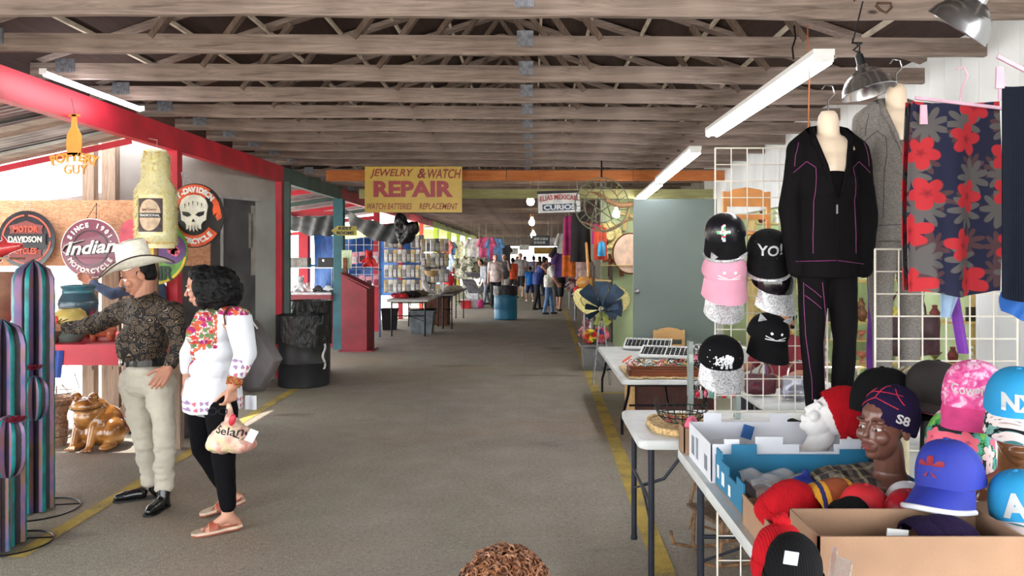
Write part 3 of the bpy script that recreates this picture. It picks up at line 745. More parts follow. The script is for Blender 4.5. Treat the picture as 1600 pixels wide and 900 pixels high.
# blouse
m = MB()
ellf(m, W['chest']+V((0,0,.04)), .175, .12, .13, lw); ellf(m, W['chest']+fw*.05, .165, .12, .1, lw)
for t, a, b_ in ((.25, .165, .145), (.5, .16, .15), (.75, .165, .155), (1., .17, .16)):
    ellf(m, W['chest']+(W['pel']+V((0,0,-.06))-W['chest'])*t, a, b_, .1, lw)
hb_ = W['pel']+V((0,0,-.075)); m.lathe([(1., -.035), (1., .06), (.9, .16)], hb_, 32, sx=1, sy=1, rot=Matrix((lw*.182, V((-lw.y, lw.x, 0))*.176, V((0,0,1)))).transposed())
m.cap_(W['neck']-V((0,0,.03)), .07, W['shL'], .06); m.cap_(W['neck']-V((0,0,.03)), .07, W['shR'], .058)
m.chain([W['shL'], W['elL'], W['elL']+(W['wrL']-W['elL'])*.55], [.078, .07, .056]); m.chain([W['shR'], W['elR'], W['elR']+(W['wrR']-W['elR'])*.5], [.072, .06, .05])
bls = remesh(m, 'blouse', whitec, .009, 4, wom, True, folds(.009, 7, 18, (1, 1, .5)))
cz = W['chest'].z
def yoke(p, n_):
    q = p-W['chest']; s_ = q.dot(lw); f_ = q.dot(fw); z = p.z
    if f_ < -.02 and z < cz+.13: return False
    if (p-W['shL']).length < .085 and z < cz+.1: return False
    wv = .012*math.sin(z*90)+.01*math.sin(s_*120)
    return z > cz-.23+abs(s_-.0)*1.25+wv and n_.z < .98
skin_patch(bls, yoke, .0018, 'neck_embroidery', emb, bls)
skin_patch(bls, lambda p, n_: hb_.z-.02 < p.z < hb_.z+.055 and (p-W['wrL']).length > .12 and (p-W['wrR']).length > .1, .0018, 'hem_embroidery', embh, bls)
ce = W['elL']+(W['wrL']-W['elL'])*.5; dl = (W['wrL']-W['elL']).normalized()
skin_patch(bls, lambda p, n_: (p-W['elL']).dot(dl) > .055 and (p-ce).length < .11 and p.x > W['pel'].x+.05 and p.y < 4.53, .0018, 'cuff_embroidery', embh, bls)
m = MB(); m.sheet(lambda u, v_: P(383+18*u, 618+22*v_, 4.78)+V((0, .01*math.sin(u*6), 0)), 6, 6, .003); ob('blouse_tail', m, whitec, wom, True)
# leggings
m = MB(); ellf(m, W['pel']+V((0,0,-.03)), .16, .14, .12, lw)
m.chain([W['pel'], W['hipL'], W['knL'], W['anL']+V((0,0,.06))], [.12, .1, .068, .048]); m.chain([W['pel'], W['hipR'], W['knR'], W['anR']+V((-.02,0,.04))], [.12, .1, .068, .048])
remesh(m, 'leggings', bleg, .009, 4, wom, True, folds(.004, 12, 30))
# sandals
sand = M('brown_sandal_leather', (140, 68, 46), .5, var=.15, sc=12); solem = M('pale_sandal_sole', (196, 172, 150), .7)
for hp, bp, tp, an in ((hl, bl_, tl, W['anL']), (hr, br_, tr, W['anR'])):
    d = (tp-hp); L = d.length+.075; d.normalize(); sd = V((0,0,1)).cross(d).normalized(); h0 = hp-d*.035; N = 20
    def outl(t): return (.5+.5*min(1, t*9))*(.036+.012*math.sin(max(0, t-.3)/.7*PI))*(1 if t < .9 else max(.35, 1-(t-.9)*6))
    for nm, za, zb, mt in (('sole', -.034, -.02, solem), ('outsole', -.043, -.034, sand)):
        k = MB(); top_ = []
        for i in range(N+1): t = i/N; q = h0+d*L*t; z = (hp.z-.045)*(1-t)+.002 if hp is hr else 0.; zc = hp.z*(1-t)+tp.z*t; top_.append((q, outl(t), zc))
        ring_ = [(q+sd*w_, z) for q, w_, z in top_]+[(q-sd*w_, z) for q, w_, z in reversed(top_)]
        n2 = len(ring_); vs = [V((q.x, q.y, max(.001, z+za+.012))) for q, z in ring_]+[V((q.x, q.y, max(.001, z+za+.012)+(zb-za))) for q, z in ring_]
        k.add(vs, [tuple(range(n2-1, -1, -1)), tuple(range(n2, 2*n2))]+[(i, (i+1) % n2, (i+1) % n2+n2, i+n2) for i in range(n2)])
        if nm == 'sole': so = ob('sandal', k, mt, wom, True, False)
        else: ob('outsole', k, mt, so, True, False)
    k = MB(); c = bp-d*.012
    def strap(u, v_):
        a = PI*u; return c+d*(.05*(v_-.5)-.0)+sd*math.cos(a)*.045+V((0,0,-.02+.048*math.sin(a)+.012*(1-v_)))
    k.sheet(strap, 16, 6, .004); k.tube([c+d*.03+V((0,0,.02))+sd*.02, c+d*.05+V((0,0,.008))+sd*.022, c+d*.06+V((0,0,-.012))+sd*.02], .005, 6)
    k.tube([c+sd*.042-d*.02, hp+sd*.034, hp-d*.03+V((0,0,.012)), hp-sd*.034, c-sd*.042-d*.02], .0045, 6); ob('strap', k, sand, so, True)
# bracelets
m = MB()
for i in range(4):
    c = W['wrL']+(W['elL']-W['wrL'])*(.05+.055*i); dd = (W['elL']-W['wrL']).normalized(); x = dd.orthogonal().normalized(); y = dd.cross(x)
    for j in range(18): m.ell(c+(x*math.cos(2*PI*j/18)+y*math.sin(2*PI*j/18))*(.037+.002*i), .006, n=8, m=5, mi=(i+j) % 3)
ob('bracelets', m, [M('gold_bead', (196, 150, 70), .3, .6), M('coral_bead', (190, 70, 50), .4), M('amber_bead', (150, 96, 50), .3)], wom, True)
# shoulder bag
bag = E('shoulder_bag', (P(405, 560, 4.95)), 'large grey brown shoulder bag hanging behind the woman in white', 'handbag')
gl = M('grey_brown_leather', (84, 78, 78), .5, var=.12, sc=6, bump=.2)
out = [(372, 500), (398, 498), (418, 525), (442, 562), (436, 572), (413, 612), (392, 614), (372, 606), (364, 560)]
m = MB(); cs = sum((P(x, y, 4.95) for x, y in out), V())/len(out)
for k in range(7):
    dy = -.07+.14*k/6; s_ = math.sqrt(max(.05, 1-(dy/.085)**2)); s_ = .55+.45*s_
    m.cur = 0
ringz = []
for k in range(7):
    dy = -.07+.14*k/6; s_ = .8+.2*math.sqrt(max(0, 1-(dy/.071)**2)); ringz.append([cs+(P(x, y, 4.95)-cs)*s_+V((0, dy, 0)) for x, y in out])
n2 = len(out); vs = [p for r_ in ringz for p in r_]; fs = [(i*n2+j, i*n2+(j+1) % n2, (i+1)*n2+(j+1) % n2, (i+1)*n2+j) for i in range(6) for j in range(n2)]+[tuple(range(n2-1, -1, -1)), tuple(range(6*n2, 7*n2))]
m.add(vs, fs); remesh(m, 'bag_body', gl, .01, 3, bag, True, folds(.006, 8, 20))
m = MB(); m.tube([P(352, 508, 4.50), P(350, 493, 4.5), P(357, 481, 4.58), P(366, 480, 4.68), P(380, 490, 4.76), P(392, 503, 4.8)], .011, 8, flat=.35); ob('strap', m, M('brown_strap', (110, 70, 52), .5), bag, True)
m = MB()
for i in range(14):
    q = P(384+1.35*i, 488+1.9*i, 4.74+.004*i); m.ell(q, (.006, .004, .008), n=8, m=5)
ob('chain', m, chrome, bag, True)
# shopping bag in her hand
gb = E('plastic_bag', P(361, 710, 4.45), 'thin pale plastic shopping bag with dark lettering held in the woman\'s hand', 'shopping bag')
g = G('pale_plastic_film', .3, spec=.5); v = g.co(); g.col(g.ramp(g.noise(v, 9, 3, .8), [(.35, (226, 214, 160)), (.5, (214, 176, 158)), (.65, (190, 124, 112))])); g.b.inputs['Coat Weight'].default_value = .4; g.bump(g.noise(v, 40, 4, 1.), .5, .01); film = reg(g, 'pale_plastic_film')
m = MB(); c = P(361, 682, 4.45); m.ell(c+V((0,0,-.01)), (.135, .085, .085)); m.ell(c+V((-.05, 0, -.045)), (.1, .08, .055)); m.ell(c+V((.07, 0, -.04)), (.085, .075, .05)); m.cap_(c+V((0, 0, .03)), .08, P(360, 648, 4.43), .02); m.cap_(P(360, 648, 4.43), .022, P(358, 632, 4.42), .012)
sb = remesh(m, 'bag_body', film, .0075, 3, gb, True, folds(.012, 14, 34))
t = fit(textmesh('Selano', 1, .1, .01), .2, .045); t = flatcut(t, .02); c2 = P(362, 675, 4.37); c2.y = 4.2; Mt = Matrix.Translation(c2) @ Matrix.Rotation(.12, 4, 'Y'); t.v = [Mt@V((a.x, 0, a.z)) for a in t.v]
proj(t, bvh(sb, True), (0, 1, 0), .003); ob('lettering', t, M('dark_print', (52, 52, 60), .5), sb, True)
m = MB(); m.ell(P(363, 656, 4.385), (.02, .012, .035), rot=(0, .3, 0)); ob('red_tag', m, red, sb, True, label='red tag at the knot')
m = MB(); m.bar(P(388, 690, 4.36), P(398, 672, 4.4), .05, .003, up=(0,1,0)); ob('paper_label', m, white, sb, True)
# sunglasses in the same hand
sg = MB()
for dx in (-.03, .03): sg.tube([P(340, 643, 4.38)+V((dx+math.cos(2*PI*i/16)*.024, 0, math.sin(2*PI*i/16)*.019)) for i in range(16)], .003, 6, closed=True)
sg.tube([P(340, 643, 4.38)+V((.055, 0, 0)), P(352, 638, 4.41), P(356, 630, 4.43)], .003, 6)
top('sunglasses', sg, blackm, "dark sunglasses dangling from the woman's hand above the plastic bag", 'glasses')

# --- generic person for the distance
def person(label, px, py_foot, Hh=1.68, yaw=0., top_c=None, bot_c=None, skin=sk_lt, hair=hairbr, hairk='short', sleeve=.5, botlen=1., arms=None, stride=.12, skirt=False, tuck=1., shoe_m=None, vox=.014, Y=None, lean=0., name='person', group=None, bulk=1., sit=0.):
    b = PG(px, py_foot) if Y is None else V(((px-VX)*Y/F, Y, 0))
    o = E(name, b, label, 'person', group); k = Hh/1.68
    a = math.radians(-yaw); f_ = V((math.sin(a)*1, -math.cos(a), 0)); f_ = V((-math.sin(math.radians(yaw)), -math.cos(math.radians(yaw)), 0)); l_ = V((-f_.y, f_.x, 0))
    u = V((0,0,1)); ln = f_*lean
    pel = u*.93*k+ln*.0; che = u*1.24*k+ln*.6; nk = u*1.42*k+ln*1.; hd = u*1.545*k+ln*1.35+f_*.02
    if sit: dz_ = u*(.93*k-sit); pel = pel-dz_; che = che-dz_; nk = nk-dz_; hd = hd-dz_
    hip = [pel+l_*s_*.085*k-u*.03 for s_ in (1, -1)]
    kn = [u*.48*k+l_*s_*.09*k+f_*(st*.5+.02) for s_, st in ((1, stride), (-1, -stride))]; an = [u*.085*k+l_*s_*.09*k+f_*(st-.0) for s_, st in ((1, stride), (-1, -stride))]
    if sit: kn = [h_+f_*.4+u*.03 for h_ in hip]; an = [q_-u*(q_.z-.085) for q_ in kn]
    sh_ = [che+u*.13*k+l_*s_*.17*k*bulk**.5 for s_ in (1, -1)]
    arms = arms or (((0, 0, -1), (.15, 0, -1)), ((0, 0, -1), (.15, 0, -1)))   # (forward, outward, up) of upper arm and forearm
    el, wr = [], []
    for i, s_ in enumerate((1, -1)):
        def dv(t): return (f_*t[0]+l_*s_*(t[1]+.12)+u*t[2]).normalized()
        e_ = sh_[i]+dv(arms[i][0])*.28*k; el.append(e_); wr.append(e_+dv(arms[i][1])*.24*k)
    T = Matrix.Translation(hd) @ Matrix((l_*1., -f_, u)).transposed().to_4x4() @ Matrix.Rotation(lean*1.2, 4, 'X')
    T = T @ Matrix.Scale(k, 4)
    m = MB(); head_mb(m, T, lo=True); m.cap_(hd-u*.04, .05*k, nk, .055*k); m.cap_(nk, .055*k, che, .1*k); m.cap_(che, .11*k, pel, .11*k)
    for i in (0, 1):
        m.chain([che+u*.1, sh_[i], el[i], wr[i]], [.06*k, .05*k*bulk**.5, .04*k, .028*k]); m.chain([pel, hip[i], kn[i], an[i]], [.11*k, .08*k*bulk**.5, .052*k, .036*k])
        hand_mb(m, wr[i], (wr[i]-el[i]), (f_*.3-l_*(1, -1)[i]), 1 if i else -1, .4, .95*k, 1.25)
        m.cap_(an[i]-u*.04*k-f_*.03, .034*k, an[i]-u*.05*k+f_*.12*k, .026*k)
    bod = remesh(m, 'body', skin, vox*.75, 1, o)
    # top
    m = MB()
    yv = l_; rot = Matrix((yv, -f_, u)).transposed()
    m.ell(che+u*.03, (.19*k*bulk, .125*k*bulk, .16*k), rot=rot); m.ell((che+pel)/2+f_*.02*bulk, (.175*k*bulk, .14*k*bulk**1.5, .18*k), rot=rot)
    if tuck > 0: m.lathe([(1., -.03-.12*tuck), (1., .1), (.8, .2)], pel+u*.03, 20, rot=rot@Matrix.Diagonal(V((.185*k*bulk, .145*k*bulk, 1.))))
    for i in (0, 1):
        if sleeve > 0:
            m.cap_(nk-u*.035, .06*k, sh_[i], .066*k*bulk**.5)
            if sleeve <= .5: m.cap_(sh_[i], .07*k*bulk**.5, sh_[i]+(el[i]-sh_[i])*sleeve*1.6, .062*k*bulk**.5)
            else: m.chain([sh_[i], el[i], el[i]+(wr[i]-el[i])*.9], [.07*k, .055*k, .042*k])
        else: m.cap_(nk-u*.05+l_*(1, -1)[i]*.07, .03, sh_[i]-l_*(1, -1)[i]*.05-u*.04, .035)
    remesh(m, 'top', top_c, vox, 3, o, disp=folds(.01, 9, 24))
    m = MB(); m.ell(pel-u*.02, (.165*k*bulk, .13*k*bulk, .12*k), rot=rot)
    if skirt: m.lathe([(1.15, -.93*k*botlen*.75), (1.05, -.4), (1., .05)], pel, 20, rot=rot@Matrix.Diagonal(V((.2*bulk, .16*bulk, 1.))))
    else:
        for i in (0, 1):
            if botlen > .7: m.chain([hip[i], kn[i], kn[i]+(an[i]-kn[i])*((botlen-.5)/.5)], [.1*k*bulk**.5, .066*k, .055*k])
            else: m.cap_(hip[i], .1*k*bulk**.5, hip[i]+(kn[i]-hip[i])*min(1.1, botlen*1.9), .092*k)
    remesh(m, 'trousers' if not skirt else 'skirt', bot_c, vox, 2, o, disp=folds(.007, 9, 24))
    for i in (0, 1):
        m = MB(); q = an[i]-u*.045*k; m.ell(q-f_*.03, (.036, .04, .035)); m.cap_(q, .038*k, q+f_*.12*k-u*.008, .03*k)
        m.v = [V((p.x, p.y, max(p.z, .002))) for p in m.v]; remesh(m, 'shoe', shoe_m or black, vox*.7, 1, o)
    if hairk:
        m = MB(); m.ell((0, .03, .045), (.083, .09, .082)); m.ell((0, .055, -.01), (.074, .055, .06))
        if hairk == 'long': m.ell((0, .07, -.08), (.075, .045, .1))
        if hairk == 'tied': m.ell((0, .115, .04), .035); m.ell((0, .12, .01), (.025, .025, .05))
        if hairk == 'bun': m.ell((0, .06, .14), .04)
        m.xf(T); remesh(m, 'hair', hair, vox*.7, 1, o, disp=folds(.006, 30, 60))
    o['_T'] = 0; del o['_T']
    return o, T, dict(wr=[w_+b for w_ in wr], el=[e_+b for e_ in el], f=f_, l=l_, hd=hd+b)
# ---------------------------------------------------------------- pottery stall on the left
# fence board and slanted back wall
m = MB(); m.bb((-6.2, 7.70, 1.55), (-3.22, 7.72, 2.21)); top('strand_board_panel', m, osb, 'strand board panel behind the round signs of the pottery stall', 'board')
A_ = V((-4.43, 7.95, 0)); U_ = V((.99, 2.38, 0)).normalized(); N_ = V((U_.y, -U_.x, 0))
def wbox(m, u0, u1, z0, z1, t=.04, off=0.):
    m.box(A_+U_*(u0+u1)/2+V((0,0,(z0+z1)/2))-N_*(t/2-off), ((u1-u0), t, z1-z0), Matrix((U_, V((-U_.y, U_.x, 0)), V((0,0,1)))).transposed())
m = MB(); wbox(m, .9, 2.2, 0, 2.38); struct('wall_left', m, dgwall)
m = MB(); wbox(m, 0.05, 2.58, 2.38, 3.0); wbox(m, .05, .9, 1.9, 2.38); struct('wall_left', m, palew).name = 'wall_left_upper'
m = MB(); wbox(m, 2.2, 2.58, 0, 2.38, .05); struct('wall_left', m, M('pale_grey_wall_paint', (172, 176, 172), .7, var=.08, sc=2)).name = 'wall_left_strip'
m = MB(); wbox(m, .9, 2.3, 2.36, 2.39, .03, .03); wbox(m, 1.6, 1.64, 0, 2.36, .03, .01); struct('trim_10', m, M('pale_trim', (176, 176, 176), .6))
m = MB(); wbox(m, 2.12, 2.2, 1.4, 2.3, .004, .003); wbox(m, 2.08, 2.16, 1.75, 2.2, .004, .003); struct('trim_11', m, M('bare_primer_patch', (160, 156, 150), .8))
for i, (x0, x1, lab, mt) in enumerate(((-4.62, -4.5, 'weathered wooden post standing behind the strand board near the hanging wooden sign', _M['post_wood']), (-4.42, -4.28, 'wooden stud left of the slanted grey wall behind the strand board', _M['post_wood']))):
    m = MB(); m.bb((x0, 7.9, 0), (x1, 7.99, 2.95)); top('wooden_post', m, mt, lab, 'post', smooth=False)
m = MB(); m.bb((-4.3, 7.92, 1.0), (-3.9, 7.96, 1.55)); m.bb((-4.18, 7.85, .1), (-4.1, 7.92, 1.5)); m.bb((-4.06, 7.86, .1), (-4.0, 7.92, 1.5)); m.bb((-4.28, 7.86, .1), (-4.22, 7.92, 1.5)); m.bb((-4.4, 7.85, 0), (-3.6, 8.0, .1)); top('slat_crate', m, _M['post_wood'], 'rough wooden slats standing under the strand board beside the frog', 'slats', smooth=False)

# round hanging signs
def chain(o, p0, p1, mat=steel, n=None):
    m = MB(); p0, p1 = V(p0), V(p1); L = (p1-p0).length; n = n or max(4, int(L/.022))
    for i in range(n): q = p0+(p1-p0)*((i+.5)/n); m.ell(q, (.005, .003, .011) if i % 2 else (.003, .005, .011), n=6, m=4)
    return ob('chain', m, mat, o, True)
# 1 black disc with orange ring
c = P(42, 374, 7.62); rr = .285
s1 = E('round_sign', c, 'round black metal sign with orange ring hanging on the board at far left', 'sign')
blk = M('glossy_black_enamel', (26, 28, 36), .25, var=.3, sc=6, coat=.4); ora = M('orange_red_enamel', (206, 84, 62), .35)
m = MB(); m.prism(disc(rr), .012); ob('disc', m, blk, s1)
m = MB(); ringmesh(m, rr-.055, rr-.04, .006, -.008, 5, 85); ringmesh(m, rr-.055, rr-.04, .006, -.008, 95, 265); ringmesh(m, rr-.055, rr-.04, .006, -.008, 275, 355); ob('ring', m, ora, s1)
sh_o = [(-.17, .135), (-.10, .15), (0, .185), (.10, .15), (.17, .135), (.155, .09), (.165, .055), (-.165, .055), (-.155, .09)]
m = MB(); m.prism(sh_o, .008, Matrix.Translation((0, -.01, 0))); m.prism([(x*.95, -z*.95-.0) for x, z in sh_o][::-1], .008, Matrix.Translation((0, -.01, -.05))); ob('shield', m, M('dark_shield', (120, 52, 50), .4), s1)
m = MB(); m.bb((-.2, -.024, -.055), (.2, -.008, .055)); ob('name_bar', m, blk, s1)
m = join(MB(), fit(textmesh('DAVIDSON', 1, .004, .02), .33, .06, (.0, 0))); m.v = [V((a.x, a.y-.026, a.z)) for a in m.v]
ob('lettering', m, M('cream_print', (220, 216, 200), .5), s1)
m = fit(textmesh('MOTOR', 1, .004, .02), .24, .06, (0, .1)); m.v = [V((a.x, a.y-.018, a.z)) for a in m.v]; ob('lettering', m, ora, s1)
m = fit(textmesh('CYCLES', 1, .004, .02), .22, .06, (0, -.115)); m.v = [V((a.x, a.y-.018, a.z)) for a in m.v]; ob('lettering', m, ora, s1)
chain(s1, c+V((-.06, 0, rr-.02)), c+V((0, .03, rr+.11))); chain(s1, c+V((.06, 0, rr-.02)), c+V((0, .03, rr+.11)))
# 2 maroon disc
c = P(142, 388, 7.5); rr = .29
s2 = E('round_sign', c, 'round maroon metal sign with silver script lettering hanging on the board', 'sign')
mar = M('maroon_enamel', (118, 52, 74), .35, var=.12, sc=3, coat=.3); wht = M('sign_white', (232, 230, 226), .5)
m = MB(); m.prism(disc(rr), .012); ob('disc', m, mar, s2)
m = MB(); ringmesh(m, rr-.006, rr, .016, 0); ob('rim', m, wht, s2)
m = MB(); ringmesh(m, .168, .178, .008, -.008, 15, 165); ringmesh(m, .168, .178, .008, -.008, 195, 345); ob('inner_ring', m, blk, s2)
m = MB(); arc_text(m, '.SINCE 1901.', .225, 172, 12, .062, True, .003, .003); arc_text(m, 'MOTORCYCLE', .225, 205, 335, .062, False, .003, .003); m.v = [V((a.x, a.y-.009, a.z)) for a in m.v]; ob('lettering', m, wht, s2)
sc_ = MB(); t = fit(textmesh('Indian', 1, .006, .022, .35), .5, .13, (.01, .0)); sc_ = join(sc_, t)
sc_.tube([(-.27, 0, -.01), (-.24, 0, .03), (-.19, 0, .05), (-.12, 0, .06), (-.05, 0, .075)], [.006, .012, .01, .008, .003], 8, flat=.5); sc_.tube([(-.27, 0, -.02), (-.24, 0, -.045), (-.19, 0, -.03), (-.2, 0, 0.)], [.004, .01, .01, .004], 8, flat=.5)
Mr = Matrix.Translation((0, -.018, .01)) @ Matrix.Rotation(-.07, 4, 'Y'); sc_.xf(Mr)
bk = MB(); bk.v = [V((a.x+.006, a.y+.006, a.z-.008)) for a in sc_.v]; bk.f = list(sc_.f); bk.mi = list(sc_.mi); ob('script_shadow', bk, blk, s2)
ob('script_lettering', sc_, M('silver_script', (206, 204, 200), .35, .4), s2)
chain(s2, c+V((-.05, 0, rr-.02)), c+V((0, .1, rr+.16)), blackm); chain(s2, c+V((.05, 0, rr-.02)), c+V((0, .1, rr+.16)), blackm)
# 3 skull disc on the red post
c = P(304, 337, 7.15); rr = .30
s3 = E('round_sign', c, 'round black and orange metal sign with white skull hanging by the red post', 'sign', rz=math.radians(-10))
m = MB(); m.prism(disc(rr), .012); ob('disc', m, black, s3)
fl = M('flame_orange', (214, 84, 40), .4, var=.15, sc=8, coat=.3)
m = MB(); ringmesh(m, .185, .29, .006, -.008, 55, 195); ringmesh(m, .185, .29, .006, -.008, 200, 325)
m.prism([(.1, .255), (.2, .19), (.25, .12), (.27, .05), (.285, -.02), (.24, -.05), (.22, -.01), (.235, .03), (.2, .0), (.19, .05), (.2, .1), (.16, .16), (.09, .19)], .006, Matrix.Translation((0, -.008, 0))); ob('flames', m, fl, s3)
sk = [(-.13, .02), (-.145, .09), (-.12, .15), (-.07, .185), (0, .195), (.07, .185), (.12, .15), (.145, .09), (.13, .02), (.125, -.04), (.09, -.06), (.075, -.085), (.075, -.13), (.045, -.115), (.04, -.145), (.014, -.12), (0, -.15), (-.014, -.12), (-.04, -.145), (-.045, -.115), (-.075, -.13), (-.075, -.085), (-.09, -.06), (-.125, -.04)]
m = MB(); m.prism(sk, .01, Matrix.Translation((-.0, -.012, 0))); k = ob('skull', m, M('skull_white', (226, 228, 214), .4), s3)
m = MB()
for s_ in (-1, 1): m.prism([(s_*.02, .005), (s_*.05, .03), (s_*.115, .04), (s_*.105, .005), (s_*.06, -.012)], .004, Matrix.Translation((0, -.02, 0)))
m.prism([(0, -.03), (.018, -.055), (.006, -.06), (0, -.05), (-.006, -.06), (-.018, -.055)], .004, Matrix.Translation((0, -.02, 0)))
for x in (-.09, -.05, -.01, .04, .08): m.prism([(x, .14-abs(x)*.3), (x+.008, .135-abs(x)*.3), (x+.004, .10-abs(x)*.3)], .004, Matrix.Translation((0, -.02, 0)))
for x in (-.045, -.015, .015, .045): m.prism([(x-.002, -.13), (x+.002, -.13), (x+.001, -.09), (x-.001, -.09)], .004, Matrix.Translation((0, -.02, 0)))
ob('skull_marks', m, black, k)
m = MB(); arc_text(m, 'HARLEY-DAVIDSON', .24, 182, 38, .068, True, .003, .004); arc_text(m, 'MOTORCYCLE', .24, 215, 318, .068, False, .003, .004); m.v = [V((a.x, a.y-.013, a.z)) for a in m.v]; ob('lettering', m, wht, s3)
chain(s3, c+V((-.1, 0, rr-.03)), V((BX+.06, 7.28, c.z+.42))); chain(s3, c+V((.0, 0, rr-.01)), V((BX+.06, 7.28, c.z+.42)))
# 4 painted colourful round sign behind the pinata
c = P(241, 393, 7.12); rr = .31
s4 = E('round_sign', c, 'round painted sign in green, yellow and purple half hidden behind the yellow pinata', 'sign')
gp = M('leaf_green_paint', (92, 152, 58), .5, var=.2, sc=8); yp = M('yellow_paint', (226, 190, 50), .5); pp = M('purple_paint', (92, 58, 120), .5); pk = M('pink_paint', (208, 88, 110), .5)
m = MB(); m.prism(disc(rr), .012); ob('disc', m, gp, s4)
m = MB(); m.prism([(math.cos(a_)*.22-.06, math.sin(a_)*.2+.06) for a_ in [2*PI*i/24 for i in range(24)]], .004, Matrix.Translation((0, -.009, 0)), 0); m.prism([(math.cos(a_)*.14+.16, math.sin(a_)*.14+.02) for a_ in [2*PI*i/20 for i in range(20)]], .004, Matrix.Translation((0, -.010, 0)), 1)
m.prism([(math.cos(a_)*.12-.2, math.sin(a_)*.16+.14) for a_ in [2*PI*i/20 for i in range(20)]], .004, Matrix.Translation((0, -.0115, 0)), 2); ringmesh(m, .285, .305, .006, -.008, 250, 350, mi=0)
for px_, pz_ in ((.22, -.0), (.19, .02)):
    for i in range(5): a_ = 2*PI*i/5; m.prism(disc(.022, 10, (px_-.02+math.cos(a_)*.026, pz_+math.sin(a_)*.026)), .003, Matrix.Translation((0, -.014, 0)), 2)
ob('painted_shapes', m, [yp, pp, pk], s4)
m = fit(textmesh('MR', 1, .004, .03), .2, .13, (.08, -.2)); m.v = [V((a.x, a.y-.015, a.z)) for a in m.v]; ob('lettering', m, M('dark_green_print', (18, 46, 38), .5), s4)
# wooden cut-out sign
c = P(116, 240, 5.6)
ws = E('hanging_wooden_sign', c, 'orange wooden cut-out sign with a bottle shape hanging under the red beam', 'sign')
wm = _M['blond_wood']; oy = M('varnished_orange_wood', (226, 150, 60), .45, var=.1, sc=5)
bo = [(-.016, .29), (.016, .29), (.018, .22), (.022, .19), (.05, .14), (.056, .06), (.05, .0), (.04, -.02), (-.04, -.02), (-.05, 0), (-.056, .06), (-.05, .14), (-.022, .19), (-.018, .22)]
m = MB(); m.prism(bo, .012); m.bb((-.04, -.006, .27), (.04, .006, .285)); ob('bottle_shape', m, oy, ws)
m = MB(); arc_text(m, 'POTTERY', .6, 107, 73, .085, True, .006, .004, c=(0, -.63)); t = fit(textmesh('GUY', 1, .006, .015), .17, .07, (0.01, -.115)); join(m, t)
ringmesh(m, .562, .568, .012, 0, 74, 106, c=(0, -.63)); ob('cut_out_letters', m, oy, ws)
m = MB(); m.tube([(0, 0, .285), (0, 0, .31), (-.02, .0, .4)], .002, 6); ob('hook', m, blackm, ws)

# pinata shaped like a bottle
pc = P(244, 388, 6.75)
pn = E('pinata', pc, 'pale yellow bottle-shaped pinata with paper fringe and label, beside the skull sign', 'pinata')
fr = G('crepe_paper_fringe', .9, spec=.1); fr.col(fr.ramp(fr.noise(fr.co(), 24., 3), [(.35, (246, 236, 172)), (.6, (254, 250, 214)), (.8, (250, 242, 190))])); fr = reg(fr, 'crepe_paper_fringe')
prof = [(.150, .0), (.152, .05), (.153, .45), (.150, .52), (.13, .57), (.105, .60), (.098, .64), (.095, .83), (.09, .86)]
m = MB(); m.lathe(prof+[(.001, .865)], (0,0,0), 40); bd = ob('bottle_body', m, fr, pn)
# fringe strips
m = MB(); RR = random.Random(5)
z = .06
def pr(z):
    for (r0, z0), (r1, z1) in zip(prof, prof[1:]):
        if z0 <= z <= z1: return r0+(r1-r0)*(z-z0)/max(1e-6, z1-z0)
    return .09
while z < .85:
    r = pr(z); n_ = int(r*2*PI/.011)
    for i in range(n_):
        a = 2*PI*(i+RR.random()*.6)/n_; wdt = .007; L = RR.uniform(.02, .036); oo = RR.uniform(.012, .036)
        t = V((-math.sin(a), math.cos(a), 0)); q = V((math.cos(a)*(r-.001), math.sin(a)*(r-.001), z)); e_ = V((math.cos(a)*(r+oo), math.sin(a)*(r+oo), z-L))
        if e_.z < .22+.23 and e_.z > .08 and abs(q.x-.015) < .1 and q.y < 0 and z < .47: continue
        m.add([q-t*wdt, q+t*wdt, e_+t*wdt, e_-t*wdt, q-t*wdt+V((0,0,.002))*0+q.normalized()*.001], [(0,1,2,3)])
    z += .017
ob('paper_fringe', m, fr, pn)
m = MB(); m.sheet(lambda u, v_: (math.cos(-PI/2+.1+(u-.5)*1.35)*.1585, math.sin(-PI/2+.1+(u-.5)*1.35)*.1575, .14+.29*v_), 16, 4, .003); lb = ob('label', m, M('label_dark', (70, 54, 56), .5, var=.3, sc=30), pn)
def lpt(x, z, o=.0): a = -PI/2+.1+x/.16; return V((math.cos(a)*(.161+o), math.sin(a)*(.161+o), .285+z))
m = MB()
for i in range(40):
    a0, a1 = 2*PI*i/40, 2*PI*(i+1)/40
    for k_ in range(8): q0, q1 = k_/8, (k_+1)/8; m.add([lpt(math.cos(a0)*.092*q0, math.sin(a0)*.135*q0, .001), lpt(math.cos(a0)*.092*q1, math.sin(a0)*.135*q1, .001), lpt(math.cos(a1)*.092*q1, math.sin(a1)*.135*q1, .001), lpt(math.cos(a1)*.092*q0, math.sin(a1)*.135*q0, .001)], [(0,1,2,3)])
ob('label_oval', m, M('label_tan', (206, 180, 150), .5, var=.12, sc=20), lb)
m = MB(); m.sheet(lambda u, v_: lpt(-.1+.2*u, -.022+.04*v_, .002), 12, 2, .002); ob('label_band', m, black, lb)
def lfit(s_, w_, h, z, mat, bold=.01):
    t = flatcut(fit(textmesh(s_, 1, .05, bold), w_, h), .02); t.v = [lpt(a.x, a.z+z, .004 if a.y < 0 else .001) for a in t.v]; ob('lettering', t, mat, lb)
lfit('TRADICIONAL', .17, .022, -.002, wht, .02); lfit('Jose Cuervo', .12, .03, .045, M('brown_print', (110, 66, 50), .5))
